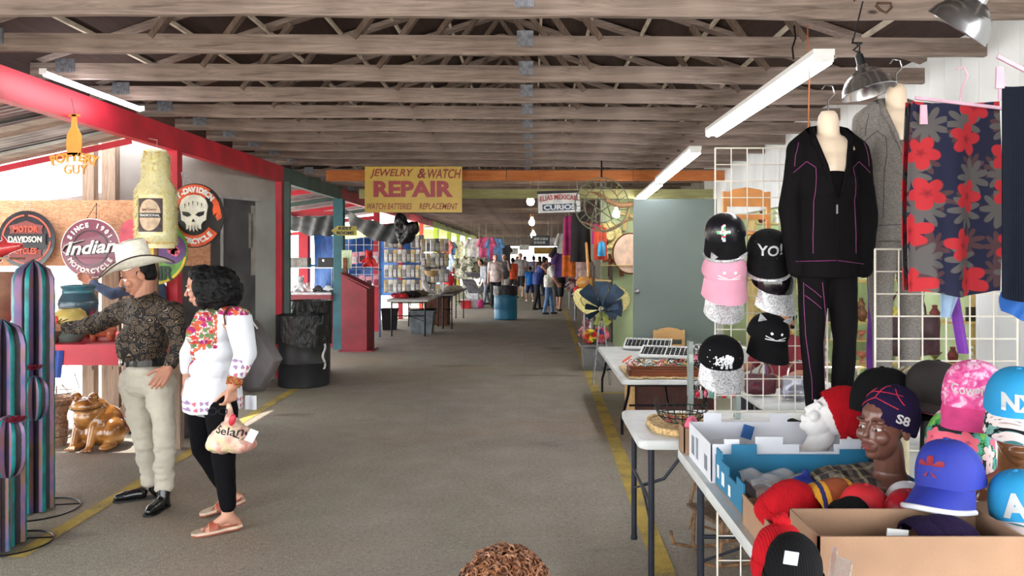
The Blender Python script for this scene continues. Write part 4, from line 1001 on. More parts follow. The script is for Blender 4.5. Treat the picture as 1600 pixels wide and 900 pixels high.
m = MB(); m.tube([(math.cos(a)*.156, math.sin(a)*.156, .045) for a in [2*PI*i/40 for i in range(40)]], .018, 6, closed=True, flat=.25); ob('yellow_band', m, yp, pn)
m = MB(); m.prism(disc(.018, 16), .006, Matrix.Translation((.0, -.178, .045))); ob('pink_dot', m, pk, pn)
m = MB()
for a0, a1, z0, z1 in ((-2.3, -1.75, .845, .80), (-1.3, -.75, .815, .84)):
    m.tube([(math.cos(a0+(a1-a0)*i/6)*.098, math.sin(a0+(a1-a0)*i/6)*.098, z0+(z1-z0)*i/6) for i in range(7)], .014, 6, flat=.3)
ob('yellow_strips', m, yp, pn)
m = MB(); m.tube([(0, 0, .865), (.01, 0, .95), (-.3, .1, 1.02)], .002, 6); ob('cord', m, white, pn)
m = MB(); m.cyl(pc+V((0, 0, -.0)), pc+V((0, 0, -.62)), .02, n=10); m.bb(pc+V((-.14, -.14, -.655)), pc+V((.14, .14, -.63))); top('pinata_stand', m, M('dull_wood', (110, 84, 62), .7), 'thin stand on the table that carries the yellow bottle pinata', 'stand')

# red shelf table
tb = E('display_table', (-3.75, 6.15, 0), 'bright red wooden display table loaded with clay pots', 'table')
TZ = .99
m = MB(); m.bb((-5.1, 5.72, TZ-.03), (-2.98, 6.7, TZ)); ob('tabletop', m, red, tb, True, False)
m = MB(); m.bb((-5.1, 5.69, TZ-.15), (-2.98, 5.72, TZ+.003)); ob('front_board', m, red, tb, True, False)
for x, y in ((-4.6, 5.76), (-5.0, 5.76), (-5.0, 6.6), (-3.05, 6.6)):
    m = MB(); m.bb((x-.05, y-.04, 0), (x+.05, y+.04, TZ-.03)); ob('leg', m, red if y < 6 else _M['post_wood'], tb, True, False)
m = MB(); m.sheet(lambda u, v_: (-3.5-.03+.07*u-.02*v_, 5.68+.008*math.sin(u*7), TZ-.04-.2*v_), 6, 6, .003); ob('cloth_flag', m, M('flag_blue', (44, 70, 150), .7), tb, True)

# pots
def pot(name, c, prof, mat, label, n=36, cat='pot', grp=None, handles=None, rot=None):
    m = MB(); outer = list(prof); R0, Z0 = prof[-1]; inner = [(max(.004, r-.012), z) for r, z in reversed(prof) if z > .02]
    m.lathe(outer+inner+[(.003, .02)], (0,0,0), n, rot=rot, cap=True)
    o = E(name, c, label, cat, grp); ob('vessel', m, mat, o)
    if handles:
        for a in handles:
            k = MB(); r, z = handles[a]; k.tube([(math.cos(a)*(r+.012*math.sin(t)), math.sin(a)*(r+.012*math.sin(t)), z+.03*math.cos(t)) for t in [PI*i/8 for i in range(9)]], .006, 8); ob('handle', k, mat, o)
    return o
g = G('blue_black_glaze', .3, spec=.5); v = g.co(); sp = g.n('ShaderNodeSeparateXYZ', {0: v}); g.col(g.mix(g.noise(v, 6., 4, .6), (34, 50, 62), (70, 106, 122))); g.b.inputs['Coat Weight'].default_value = .3; bbg = reg(g, 'blue_black_glaze')
tealg = M('teal_glaze', (52, 110, 124), .35, var=.2, sc=10, coat=.3)
p_ = pot('clay_pot', P(122, 497, 6.35)*1, [(.07, 0), (.11, .03), (.145, .09), (.152, .14), (.14, .18), (.12, .22), (.115, .25), (.128, .27), (.13, .285)], bbg, 'tall blue black glazed pot with flared rim behind the yellow flowered vase')
p_.location.z = TZ+.13
m = MB(); m.lathe([(.118, .222), (.122, .235), (.117, .25), (.13, .272), (.133, .285), (.126, .29)], (0,0,0), 36, cap=False); ob('rim', m, tealg, p_); m = MB(); m.tube([(math.cos(2*PI*i/36)*.147, math.sin(2*PI*i/36)*.147, .165) for i in range(36)], .005, 6, closed=True); ob('raised_band', m, bbg, p_)
m = MB(); m.lathe([(.09, 0), (.10, .06), (.085, .13)], (p_.location.x, p_.location.y, TZ), 24); top('clay_pot', m, M('dark_clay', (66, 54, 50), .6, var=.2, sc=8), 'dark upturned clay pot under the tall blue black pot', 'pot')
cyl = M('cream_yellow_glaze', (206, 182, 100), .35, var=.1, sc=6, coat=.4)
vz = pot('painted_vase', (0, 0, 0), [(.05, 0), (.09, .02), (.115, .06), (.118, .10), (.1, .145), (.075, .165), (.07, .17)], cyl, 'round cream vase painted with a red flower, on the red table')
vz.location = P(110, 496, 5.92); vz.location.z = TZ+.085
def onvase(x, z, o=.004):
    z_ = z+.085; r = .118-.35*abs(z_-.085)**1.6; a = -PI/2+x/.118; return V((math.cos(a)*(r+o), math.sin(a)*(r+o), z_))
m = MB()
for i in range(6): a = 2*PI*i/6; m.ell(onvase(-.055+math.cos(a)*.022, .005+math.sin(a)*.022), (.014, .006, .014), n=10, m=6)
ob('painted_flower', m, M('flower_red', (206, 60, 44), .4), vz)
m = MB()
for a, L in ((0.9, .06), (.5, .09), (.1, .1), (-.3, .08), (-.7, .06)): m.tube([onvase(-.03+math.cos(a)*L*t, -.02+math.sin(a)*L*t*.8, .002) for t in (.1, .4, .7, 1)], [.004, .005, .008, .003], 6, flat=.6)
ob('painted_leaves', m, M('olive_print', (110, 84, 36), .5), vz)
m = MB(); m.lathe([(.07, 0), (.1, .03), (.105, .05), (.08, .085)], (vz.location.x, vz.location.y, TZ), 24); top('clay_bowl', m, M('green_grey_glaze', (84, 98, 92), .4, coat=.3), 'grey green glazed bowl under the flowered vase', 'bowl')
# clay pigs and small figures
terr = M('terracotta_glaze', (168, 88, 62), .3, var=.2, sc=10, coat=.5); bro = M('brown_glaze', (110, 66, 42), .3, var=.3, sc=9, coat=.5)
def pig(name, c, s_, mat, label, rz=0.):
    o = E(name, c, label, 'figurine'); o.rotation_euler.z = rz; m = MB()
    m.ell((0, 0, .075*s_), (.095*s_, .06*s_, .055*s_)); m.ell((-.085*s_, 0, .095*s_), (.045*s_, .042*s_, .042*s_)); m.cap_((-.11*s_, 0, .09*s_), .02*s_, (-.135*s_, 0, .088*s_), .018*s_)
    for x in (-.05, .055):
        for y in (-.03, .03): m.cap_((x*s_, y*s_, .05*s_), .022*s_, (x*s_, y*s_, .012*s_), .016*s_)
    for y in (-.03, .03): m.cap_((-.08*s_, y*s_, .125*s_), .014*s_, (-.085*s_, y*1.2*s_, .155*s_), .005*s_)
    remesh(m, 'clay_body', mat, .006, 2, o)
    m = MB()
    for y in (-.022, .022): m.ell((-.118*s_, y*s_, .108*s_), .007*s_, n=8, m=6)
    ob('eyes', m, black, o); return o
pig('clay_bull', P(160, 540, 6.0).xy.to_3d()+V((0,0,TZ)), 1.15, terr, 'glossy terracotta clay animal beside the man at the end of the red table', .2)
pig('clay_pig', P(66, 540, 5.9).xy.to_3d()+V((0,0,TZ)), .8, bro, 'small dark brown clay animal in front of the flowered vase', .4)
pot('clay_jug', P(80, 540, 5.85).xy.to_3d()+V((0,0,TZ)), [(.05, 0), (.075, .03), (.085, .08), (.07, .12), (.05, .14), (.055, .16)], M('dark_brown_glaze', (84, 54, 44), .3, coat=.4), 'brown clay jug touched by the man\'s outstretched hand')
for i, (x, z, lab) in enumerate(((135, .11, 'left'), (149, .11, 'right'))):
    pot('clay_mug', P(x, 500, 6.3).xy.to_3d()+V((0,0,TZ)), [(.025, 0), (.04, .02), (.045, .08), (.04, .15), (.032, .17)], terr, 'small terracotta clay piece with pale spots behind the reaching arm, %s one' % lab)
pot('clay_pot', P(137, 500, 6.55).xy.to_3d()+V((0,0,TZ)), [(.06, 0), (.09, .04), (.095, .1), (.07, .16), (.05, .19), (.01, .2)], M('slate_glaze', (70, 78, 84), .35, coat=.3), 'slate grey rounded pot right of the tall blue black pot')
pot('large_clay_vase', P(0, 500, 6.3).xy.to_3d()+V((0,0,TZ)), [(.06, 0), (.075, .03), (.055, .08), (.09, .16), (.17, .26), (.2, .36), (.19, .44), (.17, .5), (.165, .53)], M('matte_brown_clay', (140, 100, 80), .7, var=.15, sc=6), 'large matte brown clay vase at the far left edge')
for i, x in enumerate((-2, 8, 20)): pot('clay_cup', P(x, 497, 5.8).xy.to_3d()+V((0,0,TZ)), [(.018, 0), (.028, .01), (.03, .04), (.022, .06), (.02, .065)], M('pink_clay', (206, 160, 144), .4, coat=.4), 'small pinkish clay cup behind the left cactus, %s' % ['at the picture edge', 'the middle one', 'nearest the tall cactus'][i], grp='small pink clay cups')
m = MB(); m.bb((-5.1, 6.3, 1.62), (-4.28, 6.5, 1.64)); top('hanging_shelf', m, M('thin_shelf', (150, 120, 100), .6), 'thin shelf board at far left under the red glazed figure', 'shelf', smooth=False)
m = MB(); c = P(0, 388, 6.4); m.cap_(c+V((-.1, 0, -.02)), .07, c+V((.03, 0, 0)), .065); m.cap_(c+V((.03, 0, .0)), .06, c+V((.16, 0, .02)), .032); m.cap_(c+V((.05, 0, .05)), .02, c+V((.02, 0, .1)), .012); m.cap_(c+V((-.02, 0, -.08)), .04, c+V((-.05, 0, -.13)), .03)
fx = E('ceramic_fish', c+V((0,0,-.13)), 'glossy red ceramic figure in front of the black round sign', 'figurine'); remesh(m, 'ceramic_body', M('glossy_red_glaze', (204, 62, 66), .2, var=.15, sc=8, coat=.8), .008, 3, fx, True)
# person mostly hidden behind the man
o, T, J = person("person in dark blue shirt standing behind the man, one hand raised", 236, 0, 1.66, 40, M('dark_blue_shirt', (52, 66, 92), .8), M('dark_jeans', (40, 46, 62), .8), sk_tan, hairb, 'short', 1., 1., arms=(((0, 0, -1), (0, 0, -1)), ((.9, .35, -.25), (.5, .6, .45))), Y=7.35, vox=.012)

# metal cacti
g = G('painted_metal_purple', .35, .35); v = g.co(); sp = g.n('ShaderNodeSeparateXYZ', {0: v})
g.col(g.ramp(g.noise(g.co((1.2, 1.2, 2.2)), 1.7, 2), [(.3, (104, 88, 90)), (.42, (140, 104, 82)), (.52, (134, 98, 134)), (.62, (92, 92, 140)), (.75, (150, 112, 110))])); pmet = reg(g, 'painted_metal_purple')
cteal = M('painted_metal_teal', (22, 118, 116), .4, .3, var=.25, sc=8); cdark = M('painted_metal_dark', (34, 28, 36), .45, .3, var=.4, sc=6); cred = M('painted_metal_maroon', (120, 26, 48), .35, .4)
def cactus_col(parent, name, c, h, r, ribs=8, rot0=0., lo=.0, taper=.0, world=True):
    """ribbed column: teal rib edges, coloured flanks, dark valleys"""
    n = ribs*8; m = MB(); k = 26; rings = []
    for i in range(k+1):
        t = i/k; z = h*t
        e = 1.
        top_ = min(1., (h-z)/(r*1.3)); e = math.sqrt(max(0., 1-(1-top_)**2)); 
        if lo: b_ = min(1., (z+.001)/(r*1.3)); e *= (1-lo)+lo*math.sqrt(max(0., 1-(1-b_)**2))
        rings.append((z, max(.02, e)*r*(1-taper*t)))
    for i, (z, rr_) in enumerate(rings):
        for j in range(n):
            ph = (j % 8)/8; q = [1.0, .98, .82, .70, .62, .70, .82, .98][j % 8]*(1+.012*math.sin(i*2.3+j))
            a = rot0+2*PI*j/n; m.v.append(V(c)+V((math.cos(a)*rr_*q, math.sin(a)*rr_*q, z)))
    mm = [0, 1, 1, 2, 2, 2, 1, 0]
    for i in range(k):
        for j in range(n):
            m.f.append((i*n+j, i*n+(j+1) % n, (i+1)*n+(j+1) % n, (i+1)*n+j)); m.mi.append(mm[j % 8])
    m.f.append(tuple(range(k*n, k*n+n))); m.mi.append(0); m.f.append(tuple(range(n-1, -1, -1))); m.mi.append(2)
    return ob(name, m, [cteal, pmet, cdark], parent, world)
def bloom(parent, c, s_):
    m = MB()
    for r_, t_ in ((.9, .35), (.55, .8)):
        for i in range(7):
            a = 2*PI*i/7+t_; d = V((math.cos(a), math.sin(a), t_)).normalized(); m.tube([V(c), V(c)+d*s_*.5*r_, V(c)+d*s_*r_+V((0,0,s_*.1))], [s_*.1, s_*.26, .002], 6, flat=.4)
    ob('metal_flower', m, cred, parent, True)
def hoop(parent, c, r, sy=1., leg=None):
    m = MB(); m.tube([V(c)+V((math.cos(2*PI*i/36)*r, math.sin(2*PI*i/36)*r*sy, .006)) for i in range(36)], .005, 6, closed=True)
    for a in (.5, 2.6, 4.7): m.tube([V(c)+V((math.cos(a)*r, math.sin(a)*r*sy, .006)), V(c)+V((0, 0, .03))], .005, 6)
    ob('wire_base', m, blackm, parent, True)
b1 = PG(52, 797); k1 = E('metal_cactus', b1, 'tallest teal and purple striped metal cactus, left of the man', 'garden ornament')
cactus_col(k1, 'column', b1+V((0,0,.01)), 1.62, .125, 8, -.5); hoop(k1, b1+V((.03, 0, 0)), .24)
c = P(53, 650, 4.82); c.z = .62; cactus_col(k1, 'arm', c, .28, .085, 7, .3, lo=.8); bloom(k1, P(52, 578, 4.82), .075)
b2 = PG(4, 850); k2 = E('metal_cactus', b2, 'shorter teal and purple striped metal cactus at the left edge of the picture', 'garden ornament')
cactus_col(k2, 'column', b2+V((0,0,.01)), 1.28, .125, 8, .2); hoop(k2, b2+V((.06, 0, 0)), .2)
c = P(13, 745, 4.2); c.z = .44; cactus_col(k2, 'arm', c, .34, .09, 7, .2, lo=.8); bloom(k2, P(24, 660, 4.17), .075)
cactus_col(k2, 'lower_arm', P(-6, 840, 4.22).xy.to_3d()+V((0,0,.03)), .5, .075, 7, .0)
# frog
fb = PG(155, 697); fg = E('frog_statue', fb, 'big glossy brown ceramic frog sitting on the ground beside the red table', 'statue')
g = G('mottled_brown_glaze', .22); v = g.co(); g.col(g.ramp(g.noise(v, 6., 4, 1.), [(.3, (92, 56, 26)), (.5, (150, 98, 44)), (.7, (186, 134, 70))])); g.b.inputs['Coat Weight'].default_value = .6; frogm = reg(g, 'mottled_brown_glaze')
m = MB(); C = fb
m.ell(C+V((.04, .03, .13)), (.19, .2, .13)); m.ell(C+V((.03, .02, .22)), (.15, .17, .14)); m.ell(C+V((-.03, -.03, .31)), (.125, .14, .12)); m.ell(C+V((-.06, -.08, .37)), (.13, .12, .075)); m.ell(C+V((-.06, -.09, .27)), (.1, .1, .1))
for ex, ey in ((-.14, -.1), (.02, -.12)): m.ell(C+V((ex, ey, .445)), (.042, .045, .042))
for hx, hy in ((.16, -.05), (-.12, .02)): m.ell(C+V((hx, hy, .13)), (.085, .13, .125), rot=(.3, 0, 0)); m.ell(C+V((hx, hy-.1, .035)), (.06, .11, .035))
for lx, ly in ((.03, -.16), (-.13, -.12)):
    m.cap_(C+V((lx, ly+.04, .2)), .045, C+V((lx-.0, ly-.03, .05)), .032)
    for k in (-1, 0, 1): m.cap_(C+V((lx, ly-.03, .035)), .022, C+V((lx+k*.035, ly-.09, .018)), .014, 8)
remesh(m, 'frog_body', frogm, .009, 3, fg, True)
m = MB()
for ex, ey in ((-.15, -.138), (.015, -.158)): m.ell(C+V((ex, ey, .45)), (.02, .012, .02))
ob('eyes', m, bro, fg, True)
m = MB(); m.tube([C+V((-.06+math.cos(a)*.134, -.08-math.sin(a)*.124, .365-.02*math.sin(a))) for a in [PI*i/14 for i in range(15)]], .005, 6); ob('mouth', m, M('mouth_line', (70, 42, 22), .5), fg, True)
# wire and wicker planter stands
pb = PG(97, 695); pb = pb+V((-.05, 0, 0)); pl = E('planter_basket', pb, 'rusty woven wire planter basket standing between the tall cactus and the frog', 'planter')
rust = M('rusty_wire', (90, 66, 52), .6, .4, var=.3, sc=20); wick = M('weathered_wicker', (124, 98, 78), .8, var=.3, sc=40, bump=.5, bsc=90)
m = MB(); m.lathe([(.075, 0), (.085, .03), (.09, .15), (.08, .25), (.1, .33), (.13, .36), (.135, .4), (.12, .42), (.105, .41), (.07, .3), (.06, .02)], pb, 28); ob('basket', m, wick, pl, True)
m = MB()
for z, r in ((.42, .14), (.46, .145), (.36, .135), (.2, .092), (.08, .09)): m.tube([pb+V((math.cos(2*PI*i/28)*r, math.sin(2*PI*i/28)*r, z)) for i in range(28)], .004, 6, closed=True)
for i in range(6): a = 2*PI*i/6; m.tube([pb+V((math.cos(a)*.13, math.sin(a)*.13, .42)), pb+V((math.cos(a)*.05, math.sin(a)*.05, .52)), pb+V((0, 0, .5))], .003, 6)
m.tube([pb+V((-.14+.0, 0, .44)), pb+V((-.06, 0, .62)), pb+V((.06, 0, .72)), pb+V((.15, 0, .65)), pb+V((.2, 0, .5)), pb+V((.14, 0, .42))], .003, 6)
for i, (x, z) in enumerate(((.12, .2), (.15, .12), (.17, .05), (.22, .06))): m.tube([pb+V((x+math.cos(t)*.04, -.09, z+math.sin(t)*.04)) for t in [2*PI*k/14 for k in range(14)]], .003, 6, closed=True)
ob('wire_frame', m, rust, pl, True)
# big dark jar behind the couple
jb = P(291, 0, 7.05).xy.to_3d(); pot('clay_urn', jb, [(.1, 0), (.17, .03), (.2, .12), (.23, .25), (.24, .38), (.22, .52), (.17, .64), (.12, .7), (.11, .76), (.14, .8), (.145, .82)], M('dark_urn_glaze', (46, 42, 46), .35, var=.25, sc=5, coat=.3), 'large dark round urn on the ground between the man and the woman', 48)
m = MB(); m.bb((-4.9, 7.1, 0), (-4.3, 8.1, .03)); top('stone_slab', m, M('pale_rubble', (170, 166, 160), .9, bump=.6), 'pale slab on the ground behind the frog', 'slab')
# fluorescent tube on the red beam
def tube_light(a, b, label, n=1, hood=True, sp=.07, housing=white, grp=None, st=None):
    a, b = V(a), V(b); o = E('fluorescent_light', (a+b)/2, label, 'ceiling light', grp); d = (b-a).normalized(); sd = V((0,0,1)).cross(d).normalized()
    if hood:
        m = MB(); m.bar(a, b, .05 if n == 1 else .11, .03); 
        m.v = [p+V((0,0,.028)) for p in m.v]; ob('housing', m, housing, o, True, False)
    for i in range(n):
        off = sd*((i-(n-1)/2)*sp); m = MB(); m.cyl(a+d*.03+off-V((0,0,.015)), b-d*.03+off-V((0,0,.015)), .019, n=12); ob('tube', m, st or tubem, o, True)
    for e_, s_ in ((a, 1), (b, -1)): m = MB(); m.box(e_+d*.006*s_-V((0,0,.004)), (.045 if n == 1 else .1, .01, .036), Matrix((sd, d, V((0,0,1)))).transposed()); ob('end_cap', m, housing, o, True, False)
    return o
tube_light(P(66, 110, 4.95), P(222, 169, 6.16), 'single glowing fluorescent tube in front of the long red beam', 1, False)
# ---------------------------------------------------------------- right-hand stall: tables, caps, clothes
plastic = M('grey_white_plastic', (208, 210, 208), .45, var=.05, sc=6, bump=.08, bsc=200); dleg = M('dark_blue_grey_tube', (42, 46, 56), .4, .5)
def rrect(x0, x1, y0, y1, r, n=6):
    o = []
    for cx, cy, a0 in ((x1-r, y1-r, 0), (x0+r, y1-r, 90), (x0+r, y0+r, 180), (x1-r, y0+r, 270)):
        for i in range(n+1): a = math.radians(a0+90*i/n); o.append((cx+math.cos(a)*r, cy+math.sin(a)*r))
    return o
def slab(m, out, z0, z1, bev=.008):
    n = len(out); cx = sum(p[0] for p in out)/n; cy = sum(p[1] for p in out)/n
    def ins(d): return [(x-(x-cx)/max(.01, math.hypot(x-cx, y-cy))*d, y-(y-cy)/max(.01, math.hypot(x-cx, y-cy))*d) for x, y in out]
    rings = [(ins(bev), z0), (out, z0+bev), (out, z1-bev), (ins(bev), z1)]
    vs = [(x, y, z) for o_, z in rings for x, y in o_]
    fs = [(i*n+j, i*n+(j+1) % n, (i+1)*n+(j+1) % n, (i+1)*n+j) for i in range(3) for j in range(n)]+[tuple(range(n-1, -1, -1)), tuple(range(3*n, 4*n))]
    return m.add(vs, fs)
def folding_table(x0, x1, y0, y1, h, label, legs, legm=dleg, mat=plastic, curved=False):
    o = E('folding_table', ((x0+x1)/2, (y0+y1)/2, 0), label, 'table'); m = MB(); slab(m, rrect(x0, x1, y0, y1, .05), h-.045, h); ob('tabletop', m, mat, o, True)
    for pair in legs:
        for (x, y) in pair:
            m = MB()
            if curved: m.tube([(x, y, h-.05), (x+(curved if x < (x0+x1)/2 else -curved)*-.0, y+.06, h*.72), (x-.02, y+.16, h*.45), (x-.04, y+.2, .16), (x-.04, y+.2, 0.)], .014, 8)
            else: m.cyl((x, y, 0), (x, y, h-.045), .016, n=10); m.cyl((x, y, 0), (x, y, .02), .02, n=10)
            ob('leg', m, legm, o, True)
        (xa, ya), (xb, yb) = pair; m = MB(); m.cyl((xa, ya, h*.55), (xb, yb, h*.55), .01, n=8); m.cyl((xa, ya, h-.07), (xb, yb, h-.07), .012, n=8)
        mx, my = (xa+xb)/2, (ya+yb)/2; dx = V(((x0+x1)/2-mx, (y0+y1)/2-my, 0)).normalized()
        m.tube([(mx, my, h*.55), (mx+dx.x*.12, my+dx.y*.12, h*.6), (mx+dx.x*.3, my+dx.y*.3, h-.06)], .009, 8)
        if not curved:
            for (x, y) in pair: m.cyl((x, y, h*.4), (mx, my, h*.55), .006, n=6)
        ob('brace', m, legm, o, True)
    return o
TA = folding_table(.69, 1.45, 1.78, 3.66, .74, 'long white folding table in the foreground covered with hats and boxes', [((.75, 2.35), (1.39, 2.35)), ((.75, 3.4), (1.39, 3.4))])
TB = folding_table(.53, 2.3, 3.78, 4.54, .74, 'small end of a white folding table carrying the woven tray and key chains', [((.60, 3.84), (.60, 4.48)), ((2.2, 3.84), (2.2, 4.48))])
TC = folding_table(.80, 1.75, 6.75, 9.24, .56, 'low white folding table spread with jewelry and ring trays before the grey door', [((.88, 6.9), (1.6, 6.9)), ((.9, 9.1), (1.6, 9.1))], blackm, curved=.1)
TD = folding_table(1.47, 2.23, 1.9, 3.7, .74, 'white folding table at right under the caps on mannequin heads', [((1.53, 2.1), (2.15, 2.1)), ((1.53, 3.4), (2.15, 3.4))])
ZT = .74

# boxes
card = M('brown_cardboard', (158, 124, 98), .85, var=.08, sc=4, bump=.15, bsc=120); cardd = M('cardboard_edge', (150, 112, 84), .9)
wcard = M('white_cardboard', (224, 226, 232), .7, var=.03, sc=4); bcard = M('blue_cardboard', (40, 120, 158), .65, var=.1, sc=5)
def open_box(name, x0, x1, y0, y1, z0, h, mat, label, t=.006, tabs=(), inner=None, hl=None, cat='box', cut=None, rz=0.):
    o = E(name, ((x0+x1)/2, (y0+y1)/2, z0), label, cat); X, Y_ = (x1-x0)/2, (y1-y0)/2
    m = MB(); m.bb((-X, -Y_, 0), (X, Y_, t)); ob('bottom', m, inner or mat, o, smooth=False)
    for nm, ax, s_, L in (('front_panel', 'x', -1, X), ('back_panel', 'x', 1, X), ('left_panel', 'y', -1, Y_), ('right_panel', 'y', 1, Y_)):
        hh = (hl or {}).get(nm, h)
        if ax == 'x': poly = [(-L, t), (L, t), (L, hh)]
        else: poly = [(-L, t), (L, t), (L, hh)]
        tb_ = [q for q in tabs if q[0] == nm]
        for _, c, w_, d in sorted(tb_, key=lambda q: -q[1]): poly += [(c+w_, hh), (c+w_, hh+d), (c-w_, hh+d), (c-w_, hh)]
        poly += [(-L, hh)]
        m = MB()
        if ax == 'x': m.prism(poly, t, Matrix.Translation((0, s_*(Y_-t/2), 0)))
        else: m.prism(poly, t, Matrix.Translation((s_*(X-t/2), 0, 0)) @ Matrix.Rotation(PI/2, 4, 'Z'))
        ob(nm, m, mat, o, smooth=False)
    o.rotation_euler.z = rz; return o
av = open_box('fruit_box', .72, 1.33, 3.08, 3.50, ZT, .155, wcard, 'white open fruit carton with dark lettering, under the red beanie head', tabs=(('front_panel', -.22, .03, .02), ('front_panel', -.07, .055, .03), ('front_panel', .26, .045, .02), ('back_panel', -.2, .04, .04), ('back_panel', .1, .04, .04), ('front_panel', .12, .07, -.03)))
t = fit(textmesh('AVOCADOS', 1, .02, .004), .42, .05, (.02, .055)); t.v = [V((a.x, a.y*.05-.212, a.z)) for a in t.v]; ob('lettering', t, M('navy_print', (36, 44, 62), .6), av)
for a_, b_, c_ in ((-.15, -.1, .09), (.02, .06, .12), (.1, .15, .11)): t = MB(); t.bb((-.307, a_, .03), (-.3055, b_, c_)); ob('side_print', t, M('grey_print', (130, 136, 146), .6), av)
m = MB(); m.ell((-.2, -.19, .0), .01) ; m = MB(); m.ell((-.215, -.2105, .075), (.05, .003, .02)); ob('green_mark', m, M('green_print', (40, 140, 96), .6), av)
bx = open_box('fruit_box', .735, 1.36, 2.66, 3.06, ZT, .12, bcard, 'blue printed carton beside the white fruit carton on the table', inner=cardd, tabs=(('back_panel', -.2, .05, .04), ('back_panel', .24, .06, .02), ('left_panel', .15, .04, .03), ('left_panel', -.05, .06, -.03)), hl={'front_panel': .05})
t = MB(); t.bb((-.3145, .06, .03), (-.3135, .1, .08)); t.bb((-.3145, -.03, .02), (-.3135, .0, .06)); t.bb((-.3145, .14, .04), (-.3135, .17, .09)); ob('white_print', t, white, bx)
cx1 = open_box('cardboard_tray', .72, 1.30, 2.16, 2.62, ZT, .085, card, 'shallow brown cardboard tray holding the red knit hats', hl={'left_panel': .10})
t = MB(); t.prism([(math.cos(2*PI*i/20)*.022-.12, .05+math.sin(2*PI*i/20)*.03) for i in range(20)], .002, Matrix.Translation((-.2935, 0, 0)) @ Matrix.Rotation(PI/2, 4, 'Z')); ob('round_sticker', t, M('slate_sticker', (60, 66, 90), .5), cx1)
cx2 = open_box('cardboard_box', .715, 1.235, 1.915, 2.13, ZT, .21, card, 'large open brown cardboard box at the front, dark purple hat inside')
cx3 = open_box('cardboard_box', 1.25, 1.70, 1.93, 2.25, ZT, .19, card, 'brown cardboard box with faint print at the right edge, behind the large open box')
t = fit(textmesh('FOR', 1, .01, .0), .07, .025, (-.12, .15)); t.v = [V((a.x, a.y*.05-.162, a.z)) for a in t.v]; ob('lettering', t, M('faint_brown_print', (120, 90, 66), .7), cx3)
cx4 = open_box('small_carton', .70, .78, 3.52, 3.64, ZT, .12, card, 'small tan carton with a pink cloth at the far corner of the long table')
m = MB(); m.ell((.742, 3.57, ZT+.10), (.036, .035, .055)); m.ell((.755, 3.6, ZT+.13), (.03, .03, .03)); o = E('folded_cloth', (.742, 3.57, ZT+.05), 'bright pink cloth poking out of the small tan carton', 'cloth'); remesh(m, 'cloth_body', M('bright_pink_cloth', (238, 110, 140), .8), .006, 2, o, True, folds(.006, 30, 60))

# caps and knit hats
M('crystal_stones', (240, 240, 244), .2, var=.08)
sil = G('silver_sequins', .3, .5); v = sil.co(); vo = sil.n('ShaderNodeTexVoronoi', {'Vector': v, 'Scale': 210.}); sil.col(sil.ramp(vo.outputs[1], [(0., (96, 96, 100)), (.35, (206, 206, 210)), (1., (255, 255, 255))])); sil.bump(vo.outputs[1], 1., .004); sil = reg(sil, 'silver_sequins')
rseq = G('maroon_sequins', .25, .8); v = rseq.co(); vo = rseq.n('ShaderNodeTexVoronoi', {'Vector': v, 'Scale': 160.}); rseq.col(rseq.ramp(vo.outputs[1], [(0., (50, 10, 20)), (1., (150, 40, 60))])); rseq.bump(vo.outputs[1], 1., .004); rseq = reg(rseq, 'maroon_sequins')
def knit(name, c, sc=260.):
    if name in _M: return _M[name]
    g = G(name, .9, spec=.15); v = g.co(); wv = g.n('ShaderNodeTexWave', {'Vector': v, 'Scale': sc*.2, 'Distortion': .6, 'Detail': 1.}, wave_type='BANDS', bands_direction='X').outputs[0]
    g.col(g.mix(g.noise(v, 30.), tuple(int(x*.8) for x in c), c)).bump(wv, .5, .003); return reg(g, name)
denimb = M('black_denim', (20, 20, 22), .85, spec=.15, var=.2, sc=30, bump=.2, bsc=300)
